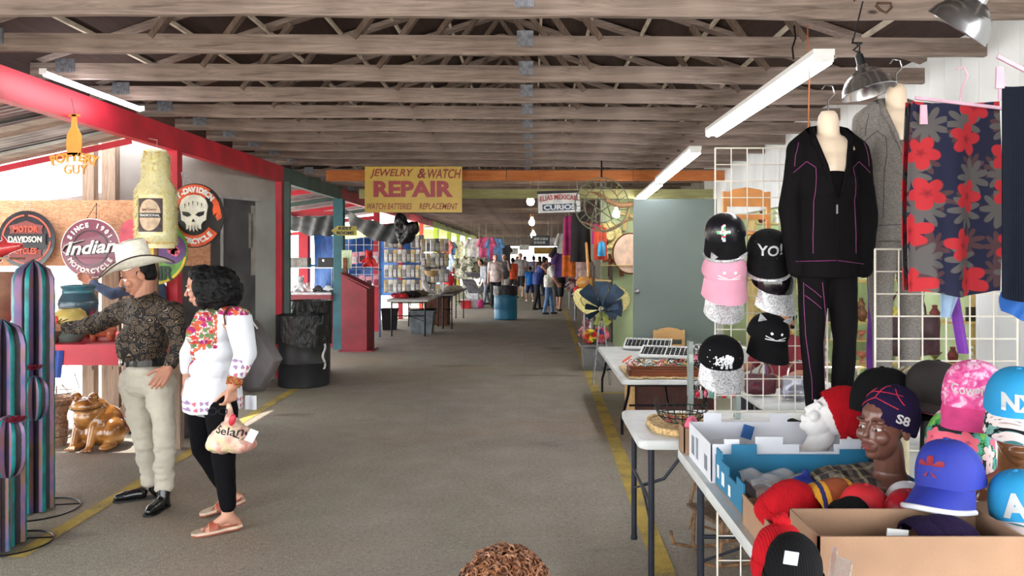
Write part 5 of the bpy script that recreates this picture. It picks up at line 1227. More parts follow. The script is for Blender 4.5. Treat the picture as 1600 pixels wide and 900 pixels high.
def cap(label, T, crown_m, visor_m, s=1., under=None, text=None, textm=None, tw=.09, th=.035, group=None, button=True, edge=None, tz=.05, cat='cap', bold=.02, ears=None, studs=None, tall=.125, fold=1., vdrop=.0, wide=1.):
    o = E('cap', T@V((0, 0, 0)), label, cat, group)
    K = T @ Matrix.Scale(s, 4) @ Matrix.Diagonal(V((wide, 1, 1, 1)))
    def cr(u, v_):
        a = 2*PI*u; th_ = PI/2*v_; rr_ = math.cos(th_)**.75 if v_ < 1 else 0.
        x, y = math.cos(a)*.088*rr_, math.sin(a)*.1*rr_; z = tall*math.sin(th_)**.9*(1+.08*(-math.sin(a))*math.cos(th_))
        seam = 1+.012*abs(math.cos(3*a))**8*0-.012*abs(math.cos(3*a+PI/2))**30
        return V((x*seam, y*seam, z))
    m = MB(); m.sheet(cr, 36, 14, .003); m.xf(K); cw = ob('crown', m, crown_m, o, True)
    def vi(u, v_):
        a = PI+PI*(.09+.82*u); x = math.cos(a)*.086; y0 = math.sin(a)*.099; L = .088*math.sin(PI*(.04+.92*u))**.6*v_
        return V((x*(1+.1*v_), y0-L, .008-fold*(x/.086)**2*.03*(.4+.6*v_)-(.006+vdrop)*v_))
    m = MB(); m.sheet(vi, 24, 6, .004); m.xf(K); vs_ = ob('visor', m, visor_m, o, True)
    if under:
        m = MB(); m.sheet(lambda u, v_: vi(u, v_*.97)-V((0,0,.004)), 24, 6, .002); m.xf(K); ob('visor_underside', m, under, vs_, True)
    if edge:
        m = MB(); m.tube([K@vi(i/24, .97) for i in range(25)], .008*s, 8); ob('visor_edge', m, edge, vs_, True)
    if button: m = MB(); m.ell((0, 0, tall+.001), (.008, .008, .005)); m.xf(K); ob('button', m, crown_m, o, True)
    m = MB()
    for k in range(3):
        a = k*PI/3; m.tube([K@(cr(((a+PI*s_)/(2*PI)) % 1., j/8 if s_ == 0 else 1-j/8)*1.012) for s_ in (0, 1) for j in range(9)], .0009*s, 4)
    ob('seams', m, crown_m, o, True)
    if text:
        if isinstance(text, str): t = flatcut(fit(textmesh(text, 1, .1, bold), tw, th, (0, tz)), .012)
        else: t = text
        t.v = [V((a.x, -.3, a.z)) for a in t.v]; tr = BVHTree.FromPolygons([cr(i/36, j/14)*1.0 for i in range(37) for j in range(15)], [(i*15+j, (i+1)*15+j, (i+1)*15+j+1, i*15+j+1) for i in range(36) for j in range(14)])
        out = []
        for a in t.v:
            h = tr.ray_cast(V((a.x, -.3, a.z)), V((0, 1, 0))); out.append((h[0]-V((0, .0045, 0))) if h[0] else V((a.x, -.09, a.z)))
        t.v = out; t.xf(K); ob('lettering' if isinstance(text, str) else 'emblem', t, textm, cw, True)
    if ears:
        for s_ in (-1, 1):
            m = MB(); m.prism([(-.018, -.005), (.018, -.005), (.004*s_, .035)], .006, Matrix.Translation((s_*.055, -.03, .095)) @ Matrix.Rotation(s_*.35, 4, 'Y')); m.xf(K); ob('ear', m, ears, o, True, False)
    if studs:
        m = MB()
        for (x, z) in studs:
            a = math.atan2(-.1, x*.9)
            y = -.1*math.sqrt(max(0, 1-(x/.088)**2))*(max(0, 1-(z/tall)**2))**.4; m.ell((x, y-.003, z), .003, n=6, m=4)
        m.xf(K); ob('studs', m, chrome, cw, True)
    return o
def FT(px, py, Y, yaw=0, pitch=0, roll=0): return frame(yaw, pitch, roll, P(px, py, Y))
def sprk(n, f, sd=1):
    r_ = random.Random(sd); m = MB()
    for i in range(n):
        x, z = f(r_); m.prism(disc(.0036, 6, (x, z)), .002)
    return m
RRs = random.Random(11)
stud1 = [(RRs.uniform(-.07, .07), RRs.uniform(.015, .1)) for i in range(16)]
def linepts(segs, n=8, r=.0028):
    m = MB()
    for (x0, z0, x1, z1) in segs:
        for i in range(n+1): m.prism(disc(r, 6, (x0+(x1-x0)*i/n, z0+(z1-z0)*i/n)), .002)
    return m
whisk = linepts([(-.012, .035, -.04, .04), (-.012, .032, -.04, .03), (.012, .035, .04, .04), (.012, .032, .04, .03), (-.01, .034, .01, .034)], 6)
g = G('jewel_stones', .15, spec=.8); g.col(g.ramp(g.n('ShaderNodeTexVoronoi', {'Vector': g.co(), 'Scale': 95.}).outputs[1], [(0., (230, 236, 240)), (.35, (60, 170, 110)), (.5, (236, 236, 236)), (.62, (200, 50, 60)), (.75, (120, 200, 230)), (.88, (236, 170, 60))], 'CONSTANT')); JW = reg(g, 'jewel_stones')
def eyes_w():
    m = linepts([(-.012, .035, -.042, .041), (-.012, .031, -.042, .028), (.012, .035, .042, .041), (.012, .031, .042, .028), (-.01, .03, .01, .03)], 6)
    for s_ in (-1, 1): m.prism(disc(.006, 10, (s_*.022, .058)), .002)
    return m
pinkc = M('pink_cap_cloth', (222, 156, 178), .8, var=.04, sc=8, bump=.1, bsc=300); blackc = M('black_cap_cloth', (13, 13, 15), .85, spec=.15, var=.15, sc=20)
cap('black cap with a jewelled multicolour cross, top left on the wire grid', FT(1133, 366, 3.72, 18, 30), M('black_satin', (22, 22, 28), .3), denimb, 1., text=linepts([(0, .02, 0, .085), (-.024, .06, .024, .06), (.004, .02, .004, .085), (-.024, .056, .024, .056), (-.004, .03, -.004, .08)], 7, .0058), textm=JW, edge=sil, studs=stud1[:5], vdrop=.05, tall=.102, wide=1.1)
cap('pink cap with cat whiskers and sparkly ears hanging on the wire grid', FT(1131, 425, 3.70, 0, 34), pinkc, pinkc, 1.08, text=eyes_w(), textm=M('crystal_stones', (236, 236, 240), .2, var=.1), ears=sil, fold=1.2, vdrop=.05, tall=.102, wide=1.1)
cap('dark cap with a maroon sequin band and silver visor, under the pink cap', FT(1131, 458, 3.80, 5, 36), M('navy_cap_cloth', (28, 28, 40), .7), sil, .98, text=fit(textmesh('-', 1, .1, .1), .1, .012, (0, .018)), textm=rseq, vdrop=.05, tall=.102, wide=1.1)
cap('black denim cap reading YO! in silver stones with a sequin visor edge', FT(1200, 392, 3.72, 12, 32), denimb, denimb, 1.03, text='YO!', textm=M('crystal_stones'), tw=.1, th=.045, tz=.055, edge=sil, studs=stud1[5:9], vdrop=.05, tall=.102, wide=1.1)
cap('glossy black cap with a wide silver sequin visor, under the YO cap', FT(1206, 445, 3.74, -20, 32), M('black_patent', (18, 16, 20), .15, coat=.6, var=.3, sc=40), sil, 1.03, vdrop=.05, tall=.102, wide=1.1)
cap('black cap with cat face stones and silver ears, low on the wire grid', FT(1199, 523, 3.72, -6, 26, 6), blackc, blackc, 1.02, text=eyes_w(), textm=M('crystal_stones', (236, 236, 240), .2, var=.1), ears=sil, vdrop=.05, tall=.102, wide=1.1)
def ele(r_):
    c = r_.random()
    if c < .6: a, q = r_.uniform(0, 2*PI), math.sqrt(r_.random()); return (math.cos(a)*q*.026+.004, .06+math.sin(a)*q*.017)
    if c < .75: return (-.028+r_.uniform(-.012, .008), .055+r_.uniform(-.02, .012))
    return (r_.choice((-.014, .004, .02))+r_.uniform(-.004, .004), .035+r_.uniform(-.012, .01))
cap('black velvet cap with a silver elephant and silver sequin visor, lowest left on the grid', FT(1126, 560, 3.66, 2, 30), blackc, sil, 1.08, text=sprk(150, ele), textm=M('crystal_stones'), studs=stud1, vdrop=.05, tall=.102, wide=1.1)

# wire grids
gridm = M('cream_wire', (226, 220, 206), .45, var=.04)
def grid(x0, x1, z0, z1, Y, label, sp=.08, r=.003, mat=gridm, ax='x', cat='display grid', depth=0.):
    o = E('wire_grid', ((x0+x1)/2, Y, z0) if ax == 'x' else (Y, (x0+x1)/2, z0), label, cat); m = MB(); f = (lambda a, z, d=0: (a, Y+d, z)) if ax == 'x' else (lambda a, z, d=0: (Y+d, a, z))
    n = round((x1-x0)/sp); 
    for i in range(n+1): m.cyl(f(x0+(x1-x0)*i/n, z0), f(x0+(x1-x0)*i/n, z1), r*(1.4 if i in (0, n) else 1), n=6)
    ob('vertical_wires', m, mat, o, True); m = MB(); k = round((z1-z0)/sp)
    for i in range(k+1): m.cyl(f(x0, z0+(z1-z0)*i/k, .004), f(x1, z0+(z1-z0)*i/k, .004), r*(1.4 if i in (0, k) else 1), n=6)
    ob('horizontal_wires', m, mat, o, True); return o
grid(.92, 1.48, .87, 2.19, 3.84, 'cream wire display grid standing on the table with the caps hung on it')
grid(1.50, 2.12, .80, 1.68, 3.35, 'cream wire display grid behind the caps at right, under the grey outfit', .1, .0035)
grid(.80, 1.2, .02, .66, 3.30, 'cream wire grid stored underneath the long front table', .1)

# hanging outfits
flesh = M('glossy_mannequin_flesh', (248, 226, 200), .3, var=.03, coat=.3)
def spine(m, T, fs): m.xf(T)
bt_ = M('black_track_cloth', (15, 13, 15), .85, spec=.12, var=.12, sc=8, bump=.1, bsc=300); mel = G('grey_melange_cloth', .85, spec=.2); v = mel.co(); mel.col(mel.mix(mel.ramp(mel.noise(mel.co((1, 1, 4)), 90., 4), [(.25, 0.), (.75, 1.)]), (96, 91, 88), (158, 152, 146))); mel = reg(mel, 'grey_melange_cloth')
def outfit(label, px, Y, jm, pm, pip, plen, half=.19, ztop=2.30, dark=False, pink=True):
    x = P(px, 0, Y).x; o = E('dressed_display_form', (x, Y, ztop-1.25), label, 'clothing display'); c = V((x, Y, 0))
    m = MB(); m.cap_(c+V((0, 0, ztop-.03)), .048, c+V((0, .0, ztop-.1)), .052); m.ell(c+V((0, 0, ztop-.19)), (.14, .08, .11)); m.ell(c+V((0, -.02, ztop-.24)), (.12, .075, .1)); m.lathe([(.0, .02), (.03, .018), (.042, 0), (.046, -.02)], c+V((0,0,ztop)), 20)
    remesh(m, 'plastic_form', flesh, .007, 3, o, True)
    m = MB(); zt = ztop+.02; m.tube([c+V((0, 0, zt)), c+V((0, 0, zt+.05)), c+V((.03, 0, zt+.08)), c+V((.02, 0, zt+.115)), c+V((-.015, 0, zt+.12)), c+V((-.03, 0, zt+.1))], .003, 8); ob('hook', m, chrome, o, True)
    m = MB(); zs = ztop-.13
    m.ell(c+V((0, .0, zs-.09)), (half*.93, .1, .13)); m.ell(c+V((0, -.01, zs-.2)), (half*.88, .115, .14)); m.ell(c+V((0, 0, zs-.37)), (half*.85, .1, .2)); m.lathe([(1., -.66), (1.02, -.6), (1., -.45), (.95, -.3)], c+V((0,0,zs+.04)), 28, rot=Matrix.Diagonal(V((half*.93, .105, 1.))))
    for s_ in (-1, 1):
        m.chain([c+V((s_*.07, 0.01, zs+.03)), c+V((s_*half*.85, .01, zs-.035)), c+V((s_*(half+.02), .0, zs-.3)), c+V((s_*(half+.0), -.02, zs-.58))], [.05, .062, .052, .045])
    jk = remesh(m, 'jacket', jm, .0085, 3, o, True, folds(.009, 8, 22, (1, 1, .5)), pick=None)
    # open V at the chest: cut the front away
    bm = bmesh.new(); bm.from_mesh(jk.data); off = root_of(jk); zc = zs-.255
    dl_ = [f_ for f_ in bm.faces if (lambda p: p.y < Y+.0 and p.z > zc and abs(p.x-x) < .012+(p.z-zc)*.30 and p.z < ztop+.1)(f_.calc_center_median()+off)]
    dl_ += [f_ for f_ in bm.faces if (lambda p: p.z > zs+.035 and (p.xy-c.xy).length < .062)(f_.calc_center_median()+off) and f_ not in dl_]
    bmesh.ops.delete(bm, geom=dl_, context='FACES'); bm.to_mesh(jk.data); bm.free(); jk.data.update()
    tr = bvh(jk, True)
    def seam(name, lines, r, mat):
        m = MB()
        for ln in lines:
            pts = []
            for i in range(len(ln)-1):
                for k in range(6):
                    t_ = k/6; a = V((x+ln[i][0]*(1-t_)+ln[i+1][0]*t_, Y-.5, zs+ln[i][1]*(1-t_)+ln[i+1][1]*t_)); h = tr.ray_cast(a, V((0, 1, 0)), .75)
                    if h[0]: pts.append(h[0]-V((0, .001, 0)))
            if len(pts) > 2: m.tube(pts, r*.75, 5)
        if m.v: ob(name, m, mat, jk, True)
    L = []
    for s_ in (-1, 1):
        L += [[(s_*.15, .0), (s_*.165, -.06), (s_*.17, -.12)], [(s_*.175, -.14), (s_*.12, -.09), (s_*.085, -.12), (s_*.095, -.3), (s_*.1, -.55)]]
    L += [[(-.17, -.545), (0, -.54), (.17, -.56)]]
    seam('piping', L, .0022, pip)
    seam('zip', [[(0.0, -.26), (.0, -.4), (0, -.6)]], .004 if not dark else .002, blackc); m = MB(); h = tr.ray_cast(V((x, Y-.5, zs-.29)), V((0, 1, 0)))
    if h[0]: m.box(h[0]-V((0, .006, .02)), (.008, .004, .04)); ob('zip_pull', m, steel, jk, True)
    # inner top and hood
    m = MB(); m.ell(c+V((0, -.015, zs-.2)), (half*.75, .09, .13)); m.ell(c+V((0, -.0, zs-.3)), (half*.75, .09, .13)); inn = remesh(m, 'inner_top', jm, .008, 2, o, True)
    m = MB(); pts = [(s*.0, 0) for s in (1,)]; pts = [c+V((-.012, -.115, zc+.005)), c+V((-.05, -.105, zc+.14)), c+V((-.085, -.05, zs+.01)), c+V((-.07, .03, zs+.06)), c+V((0, .07, zs+.07)), c+V((.07, .03, zs+.06)), c+V((.085, -.05, zs+.01)), c+V((.05, -.105, zc+.14)), c+V((.012, -.115, zc+.005))]
    pp_ = []
    for i in range(len(pts)-1):
        for k in range(4): pp_.append(pts[i].lerp(pts[i+1], k/4))
    m.tube(pp_+[pts[-1]], [.008+.02*math.sin(PI*i/32) for i in range(33)], 10, flat=.7); remesh(m, 'hood_collar', jm, .006, 2, o, True)
    # trousers hanging below
    m = MB(); zw = zs-.58; m.ell(c+V((0, .01, zw)), (.135, .06, .07)); 
    for s_ in (-1, 1): m.chain([c+V((s_*.065, .01, zw-.02)), c+V((s_*.075, .0, zw-.3)), c+V((s_*.062, .0, zw-plen))], [.075, .058, .042])
    tz_ = remesh(m, 'trousers', pm, .0085, 3, o, True, folds(.008, 8, 22, (1, 1, .5)))
    tr = bvh(tz_, True); jk2 = jk; jk = tz_
    m = MB()
    for ln in ([(-.05, zw-.06), (-.03, zw-.2), (-.0, zw-.5), (-.03, zw-plen)], [(-.125, zw-.06), (-.118, zw-.3), (-.09, zw-.5), (-.085, zw-plen)], [(-.12, zw-.07), (-.04, zw-.14)], [(-.12, zw-.12), (-.04, zw-.19)]):
        pts = []
        for i in range(len(ln)-1):
            for k in range(6):
                t_ = k/6; a = V((x+ln[i][0]*(1-t_)+ln[i+1][0]*t_, Y-.5, ln[i][1]*(1-t_)+ln[i+1][1]*t_)); h = tr.ray_cast(a, V((0, 1, 0)), .75)
                if h[0]: pts.append(h[0]-V((0, .001, 0)))
        if len(pts) > 2: m.tube(pts, .0017, 5)
    if m.v and pink: ob('piping', m, pip, tz_, True)
    return o
magp = M('magenta_piping', (130, 54, 110), .6)
outfit('black hooded tracksuit with magenta piping on a hanging mannequin form', 1294, 3.55, bt_, bt_, magp, .62, .155, 2.30)
outfit('grey melange zip jacket and leggings hanging behind the floral cloth', 1400, 3.75, mel, mel, M('dark_piping', (70, 50, 70), .7), .72, .17, 2.47, pink=False)
m = MB(); m.sheet(lambda u, v_: (P(1355, 0, 3.95).x+.06*u, 3.95+.01*math.sin(v_*9+u*3), 1.75-.72*v_), 6, 14, .003); top('purple_leggings', m, M('purple_cloth', (112, 50, 150), .8), 'strip of purple cloth hanging between the black and grey outfits', 'clothing')
# floral cloth on a pink hanger
flo = flower('navy_floral_cloth', (34, 36, 62), [(186, 46, 54)], 5.6, 5, .36, [((84, 58, 62), 1.25), ((94, 90, 90), 1.0)], rnd=.45, depth=.45)
fs = E('floral_garment', P(1492, 460, 3.0), 'navy garment printed with red flowers hanging from a pink hanger', 'clothing')
X0, X1 = P(1424, 0, 3.0).x, P(1562, 0, 3.0).x; Z1, Z0 = P(0, 163, 3.).z, P(0, 462, 3.).z
def fl_(u, v_):
    return V((X0+(X1-X0)*u-.012*math.sin(v_*PI)*(.5-u)*2, 3.0+.02*math.sin(u*9+v_*1.2)*(.3+.7*v_)+.012*math.sin(u*21)*v_, Z1+.025*abs(u-.5)+(Z0-Z1)*v_*(1-.01*math.sin(u*8))))
m = MB(); m.sheet(fl_, 44, 30, .004); ob('front_cloth', m, flo, fs, True)
m = MB(); m.sheet(lambda u, v_: fl_(u, v_)*1.0+V((0, .045+.02*math.sin(u*7), .004)), 30, 16, .004); ob('back_cloth', m, flo, fs, True)
pkh = M('pink_hanger_plastic', (222, 176, 196), .35)
hg = E('clip_hanger', P(1500, 160, 3.0), 'pink plastic clip hanger holding the navy floral garment', 'hanger')
m = MB(); m.bar(P(1430, 153, 2.985), P(1572, 170, 2.985), .012, .012, up=(0,1,0)); m.tube([P(1500, 160, 2.985), P(1502, 140, 2.985), P(1512, 118, 2.985), P(1505, 104, 2.985), P(1495, 108, 2.985)], .004, 8); ob('hanger_bar', m, pkh, hg, True)
for x, y in ((1443, 168), (1566, 130)):
    m = MB(); m.prism([(-.012, .03), (.012, .03), (.015, -.045), (-.015, -.045)], .006, Matrix.Translation(P(x, y+8, 2.972))); m.prism([(-.012, .03), (.012, .03), (.015, -.045), (-.015, -.045)], .006, Matrix.Translation(P(x, y+8, 3.012))); m.cyl(P(x, y+8, 2.97), P(x, y+8, 3.016), .006, n=8); ob('clip', m, pkh, hg, True)
m = MB(); m.bar(P(1558, 88, 2.7), P(1640, 130, 2.7), .012, .01, up=(0,1,0)); m.tube([P(1600, 110, 2.7), P(1604, 85, 2.7), P(1612, 75, 2.7)], .004, 8); m.prism([(-.012, .03), (.012, .03), (.015, -.045), (-.015, -.045)], .008, Matrix.Translation(P(1562, 118, 2.69))); top('clip_hanger', m, pkh, 'pink clip hanger at the upper right corner above the black garment', 'hanger')
nv = knit('navy_knit', (22, 28, 42)); 
def bl_(u, v_): return V((P(1566, 0, 2.7).x+.3*u, 2.7+.02*math.sin(u*14)*(.3+v_), P(0, 135, 2.7).z-(.74+.02*math.sin(u*5))*v_))
m = MB(); m.sheet(bl_, 24, 16, .004); top('black_garment', m, nv, 'long black garment hanging at the right edge of the picture', 'clothing')
m = MB(); m.sheet(lambda u, v_: (P(1552, 0, 2.9).x+.2*u, 2.85+.015*math.sin(u*12+v_*3), P(0, 455, 2.9).z-(.07+.06*u)*v_-.03*u), 14, 6, .004); top('blue_garment', m, M('bright_blue_cloth', (20, 84, 160), .7), 'bright blue cloth showing below the black garment', 'clothing')
m = MB(); m.sheet(lambda u, v_: (P(1470, 0, 3.15).x+.09*u*(1-.5*v_), 3.15+.01*math.sin(u*8), P(0, 450, 3.15).z-.12*v_), 10, 6, .003); top('pale_blue_cloth', m, M('pale_blue_cloth', (150, 176, 206), .8), 'pale blue cloth corner hanging under the floral garment', 'clothing')
m = MB(); m.sheet(lambda u, v_: (P(1478, 0, 3.2).x+.05*u+.05*v_, 3.2+.01*math.sin(u*8), P(0, 440, 3.2).z-.3*v_), 6, 10, .003); top('purple_cloth_strip', m, _M['purple_cloth'], 'purple cloth strip hanging under the floral garment at right', 'clothing')

# reflector lamps
alum = M('spun_aluminium', (205, 207, 212), .22, .95, var=.05)
def reflector(label, c, rot, s=1.):
    o = E('clamp_lamp', c, label, 'lamp'); K = Matrix.Translation(c) @ Euler(rot).to_matrix().to_4x4() @ Matrix.Scale(s, 4)
    m = MB(); m.lathe([(.125, -.075), (.128, -.072), (.125, -.068), (.118, -.04), (.098, -.005), (.094, .0), (.088, .004), (.084, .01), (.078, .012), (.06, .03), (.045, .04), (.028, .046), (.027, .06), (.0, .06)], (0,0,0), 40, cap=False); m.lathe([(.123, -.073), (.114, -.04), (.09, -.004), (.05, .03), (.01, .04)], (0,0,0), 40, cap=False); m.xf(K); ob('reflector', m, alum, o, True)
    m = MB(); m.cyl((0,0,.055), (0,0,.12), .022, .019, 16); m.cyl((0,0,.12), (0,0,.13), .012, n=10); m.xf(K); ob('socket', m, black, o, True)
    m = MB(); m.cyl((0,0,.045), (0,0,.065), .029, .026, 16); m.xf(K); ob('collar', m, chrome, o, True)
    m = MB(); m.tube([K@V((0,0,.12)), K@V((.015, 0, .16)), K@V((0, .02, .2)), V((c[0]+.01, c[1]+.05, 2.9))], .004, 6); m.tube([K@V((.01,0,.13)), K@V((-.02, 0, .15)), K@V((0.02, -.02, .17)), K@V((-.01, .01, .19)), K@V((.0, .01, .21))], .006, 6); ob('cord', m, black, o, True)
    m = MB(); m.ell((0,0,-.0), (.03, .03, .045), n=16); m.xf(K); ob('bulb', m, M('frosted_bulb', (236, 232, 224), .4), o, True)
    return o
reflector('round aluminium clamp lamp hanging left, above the black and grey outfits', P(1352, 122, 3.72), (-.15, -.2, 0), 1.0)
reflector('round aluminium clamp lamp tilted at the upper right corner', P(1516, 18, 2.95), (.5, .55, 0), 1.0)
# hooks and fixtures
hk = E('rusty_hook', P(1382, 20, 3.9), 'bent rusty wire hook on the nearest truss above the left clamp lamp', 'hook'); m = MB(); m.tube([P(1368, 8, 3.9), P(1376, 16, 3.9), P(1385, 20, 3.9), P(1393, 12, 3.9), P(1392, 5, 3.9), P(1370, 5, 3.9)], .006, 6); ob('wire', m, rust, hk, True)
L1 = tube_light((1.495, 3.92, 2.665), (1.495, 6.36, 2.665), 'nearest twin-tube fluorescent fixture hanging over the hat tables', 2)
m = MB(); m.tube([P(1240, 92, 4.2), P(1238, 75, 4.25), P(1243, 60, 4.3), P(1241, 40, 4.4)], .005, 6); ob('hanging_wire', m, black, L1, True)
m = MB(); m.tube([P(1263, 92, 4.05), P(1262, 60, 4.1), P(1262, 40, 4.2)], .004, 6); ob('hanging_wire', m, M('orange_cord', (190, 110, 60), .6), L1, True)
L2 = tube_light((1.48, 6.92, 2.60), (1.555, 9.3, 2.56), 'twin-tube fluorescent fixture in the middle, just beyond the nearest one', 2)
L3 = tube_light((1.56, 9.4, 2.54), (1.64, 11.8, 2.50), 'fluorescent fixture farthest along the row, above the grey door', 2)
m = MB(); m.tube([P(1265, 90, 4.0), P(1264, 150, 4.0), P(1263, 200, 4.0), P(1262, 236, 4.0)], .004, 6); top('orange_rope', m, _M['orange_cord'], 'thin orange cord hanging beside the black tracksuit', 'cord')

# mannequin heads
def mhead(name, label, T, mat, s=1., base=True, hairm=None, facep=None, bust=False):
    o = E(name, T@V((0,0,0)), label, 'mannequin head'); K = T @ Matrix.Scale(s, 4); m = MB(); head_mb(m, K, soft=.55, ears=name != 'foam_head'); k = MB(); k.cap_((0, .02, -.07), .05, (0, .035, -.17), .052); zb = (K@V((0, .035, -.2)))
    if base: k.lathe([(.02, -.215), (.085, -.21), (.09, -.195), (.06, -.17), (.05, -.15)], (0, .035, 0), 24)
    if bust: k.cap_((-.12, .05, -.24), .05, (.12, .05, -.24), .05); k.ell((0, .03, -.28), (.13, .08, .1))
    k.xf(K); m.add(k.v, k.f)
    if zb.z > ZT+.03 and base:
        m.cap_(zb+V((0,0,.04)), .05*s, V((zb.x, zb.y, ZT+.06)), .06*s); m.lathe([(.09, 0), (.095, .01), (.07, .03), (.05, .06)], V((zb.x, zb.y, ZT)), 24)
    remesh(m, 'head_form', mat, .0045, 2, o, True)
    if facep:
        for s_ in (-1, 1):
            m = MB(); k = MB(); k.ell((s_*.031, -.075, .004), (.013, .0105, .0065), n=12, m=8); k.xf(K); m.add(k.v, k.f, 0); k = MB(); k.ell((s_*.031, -.084, .003), (.0055, .003, .0055), n=10, m=6); k.xf(K); m.add(k.v, k.f, 1); ob('eye', m, [eyew, eyeb], o, True)
            m = MB(); m.tube([(s_*.014, -.088, .031), (s_*.03, -.092, .034), (s_*.052, -.078, .026)], [.0015, .0025, .001], 6); m.xf(K); ob('eyebrow', m, eyeb, o, True)
        m = MB(); m.ell((0, -.0945, -.053), (.02, .006, .004)); m.ell((0, -.092, -.064), (.017, .007, .005)); m.xf(K); ob('lips', m, facep, o, True)
    return o
def beanie(label, T, mat, s=1., cuff=True, pom=None, droop=0., name='beanie', group=None, cuffm=None, stripes=None, h=.13):
    o = E(name, T@V((0,0,0)), label, 'knit hat', group); K = T @ Matrix.Scale(s, 4); m = MB(); k = MB()
    k.ell((0, .012, .03), (.09, .108, h*.82)); k.ell((0, .03+droop*.5, .07), (.07, .08, .06))
    if droop: k.ell((0, .03+droop, .06), (.055, .06, .05))
    k.lathe([(.9, -.04), (1., -.03), (1.02, .03), (.9, .05)], (0, .012, 0), 28, rot=Matrix.Diagonal(V((.088, .106, 1.)))); k.xf(K); b = remesh(k, 'knit_body', mat, .006, 3, o, True, folds(.004, 14, 40))
    bm = bmesh.new(); bm.from_mesh(b.data); Ki = K.inverted(); off = root_of(b)
    dl_ = [f_ for f_ in bm.faces if (Ki@(f_.calc_center_median()+off)).z < -.028 and abs((Ki.to_3x3()@f_.normal).normalized().z) > .6]; bmesh.ops.delete(bm, geom=dl_, context='FACES'); bm.to_mesh(b.data); bm.free()
    if cuff: m = MB(); m.lathe([(.93, -.042), (1.0, -.042), (1.04, -.02), (1.04, .0), (1., .015), (.95, .01)], (0, .012, 0), 60, rot=Matrix.Diagonal(V((.09, .108, 1.))), fr=lambda a, z: 1+.012*math.cos(a*30), cap=False); m.xf(K); ob('cuff', m, cuffm or mat, b, True)
    if pom: m = MB(); m.ell((0, .03+droop, .14), (.032, .032, .03)); m.xf(K); remesh(m, 'pompom', pom, .005, 1, o, True, folds(.006, 60, 100))
    return o, b, K
foam = M('white_foam', (232, 230, 228), .75, var=.02, sc=20, bump=.1, bsc=200)
Tf = frame(100, -36, 0, P(1295, 655, 3.3))
mhead('foam_head', 'white foam mannequin head leaning back, wearing the plain red beanie', Tf, foam, 1.0)
rk = knit('red_knit', (196, 22, 34)); beanie('plain red beanie on the leaning white foam head', Tf @ Matrix.Translation((0, .012, .045)) @ Matrix.Rotation(math.radians(-34), 4, 'X'), rk, 1.13, False, droop=.02)
brs = M('brown_mannequin_skin', (112, 74, 62), .35, var=.06, coat=.2); Tb = frame(62, -2, 0, P(1382, 668, 2.75))
mhead('mannequin_head', 'brown child mannequin head with painted eyes wearing the navy beanie', Tb, brs, 1.02, facep=M('mauve_lip', (128, 58, 64), .4))
o, b, K = beanie('dark navy beanie with red lines and white patch on the brown mannequin head', Tb @ Matrix.Translation((0, .018, .03)) @ Matrix.Rotation(math.radians(-20), 4, 'X'), knit('dark_navy_knit', (32, 22, 58)), 1.03, False, h=.105)
tr = bvh(b, True); m = MB()
for a0, b0 in (((-.07, .02), (.0, .05)), ((.0, .05), (.07, .03)), ((.0, .05), (.0, .11)), ((-.06, .07), (.06, .08)), ((-.075, .045), (-.03, .09)), ((.03, .1), (.075, .05))):
    pts = []
    for i in range(9):
        q = K@V((a0[0]+(b0[0]-a0[0])*i/8, -.3, a0[1]+(b0[1]-a0[1])*i/8)); h = tr.ray_cast(q, (K.to_3x3()@V((0, 1, 0))).normalized())
        if h[0]: pts.append(h[0])
    if len(pts) > 2: m.tube(pts, .002, 5)
ob('red_lines', m, M('red_thread', (190, 30, 60), .6), b, True)
t = flatcut(fit(textmesh('S8', 1, .1, .03), .05, .032, (.0, .0)), .01); Ks = K @ Matrix.Rotation(math.radians(68), 4, 'Z'); t.v = [Ks@V((a.x, -.3, a.z)) for a in t.v]; out = []
for a in t.v: h = tr.ray_cast(a, (Ks.to_3x3()@V((0, 1, 0))).normalized()); out.append(h[0]-(Ks.to_3x3()@V((0, .002, 0))) if h[0] else a)
t.v = out; ob('lettering', t, white, b, True)
gbr = M('glossy_brown_plastic', (108, 70, 44), .22, var=.2, sc=5, coat=.8)
T1 = frame(36, 0, 0, P(1522, 650, 2.62)); mhead('mannequin_head', 'glossy dark mannequin head under the pink tie-dye cap', T1, M('glossy_black_plastic', (30, 24, 22), .25, coat=.6), 1., True, bust=True)
tie = G('pink_tie_dye', .8, spec=.2); v = tie.co((1, 1, 1.6)); tie.col(tie.ramp(tie.noise(v, 14., 3, 2.2), [(.35, (214, 72, 140)), (.5, (232, 110, 168)), (.6, (246, 206, 226)), (.7, (226, 90, 150))])); tie = reg(tie, 'pink_tie_dye')
cap('pink tie-dye cap reading Cowgirl on a dark mannequin head', T1 @ Matrix.Translation((0, .01, .05)) @ Matrix.Rotation(math.radians(10), 4, 'X'), tie, M('hot_pink_cloth', (226, 74, 140), .7), 1.12, text='Cowgirl', textm=white, tw=.105, th=.036, tz=.06, cat='cap', vdrop=.03)
T2 = frame(28, 6, 0, P(1590, 664, 2.35)); mhead('mannequin_head', 'glossy brown mannequin head under the turquoise cap at the right edge', T2, gbr, 1.02, True, bust=True)
turq = M('turquoise_cap_cloth', (28, 142, 196), .75, var=.05); fvis = flower('black_floral_cloth', (24, 24, 26), [(240, 150, 160), (236, 220, 216), (120, 170, 160)], 24., 5, .5, [((70, 130, 130), 1.4)], rnd=.7)
cap('turquoise cap with letter X and floral visor on a brown mannequin head', T2 @ Matrix.Translation((0, .01, .05)) @ Matrix.Rotation(math.radians(8), 4, 'X'), turq, fvis, 1.02, under=M('pale_blue_lining', (150, 186, 222), .7), text='NX', textm=white, tw=.095, th=.05, tz=.055, bold=.05, vdrop=.03)
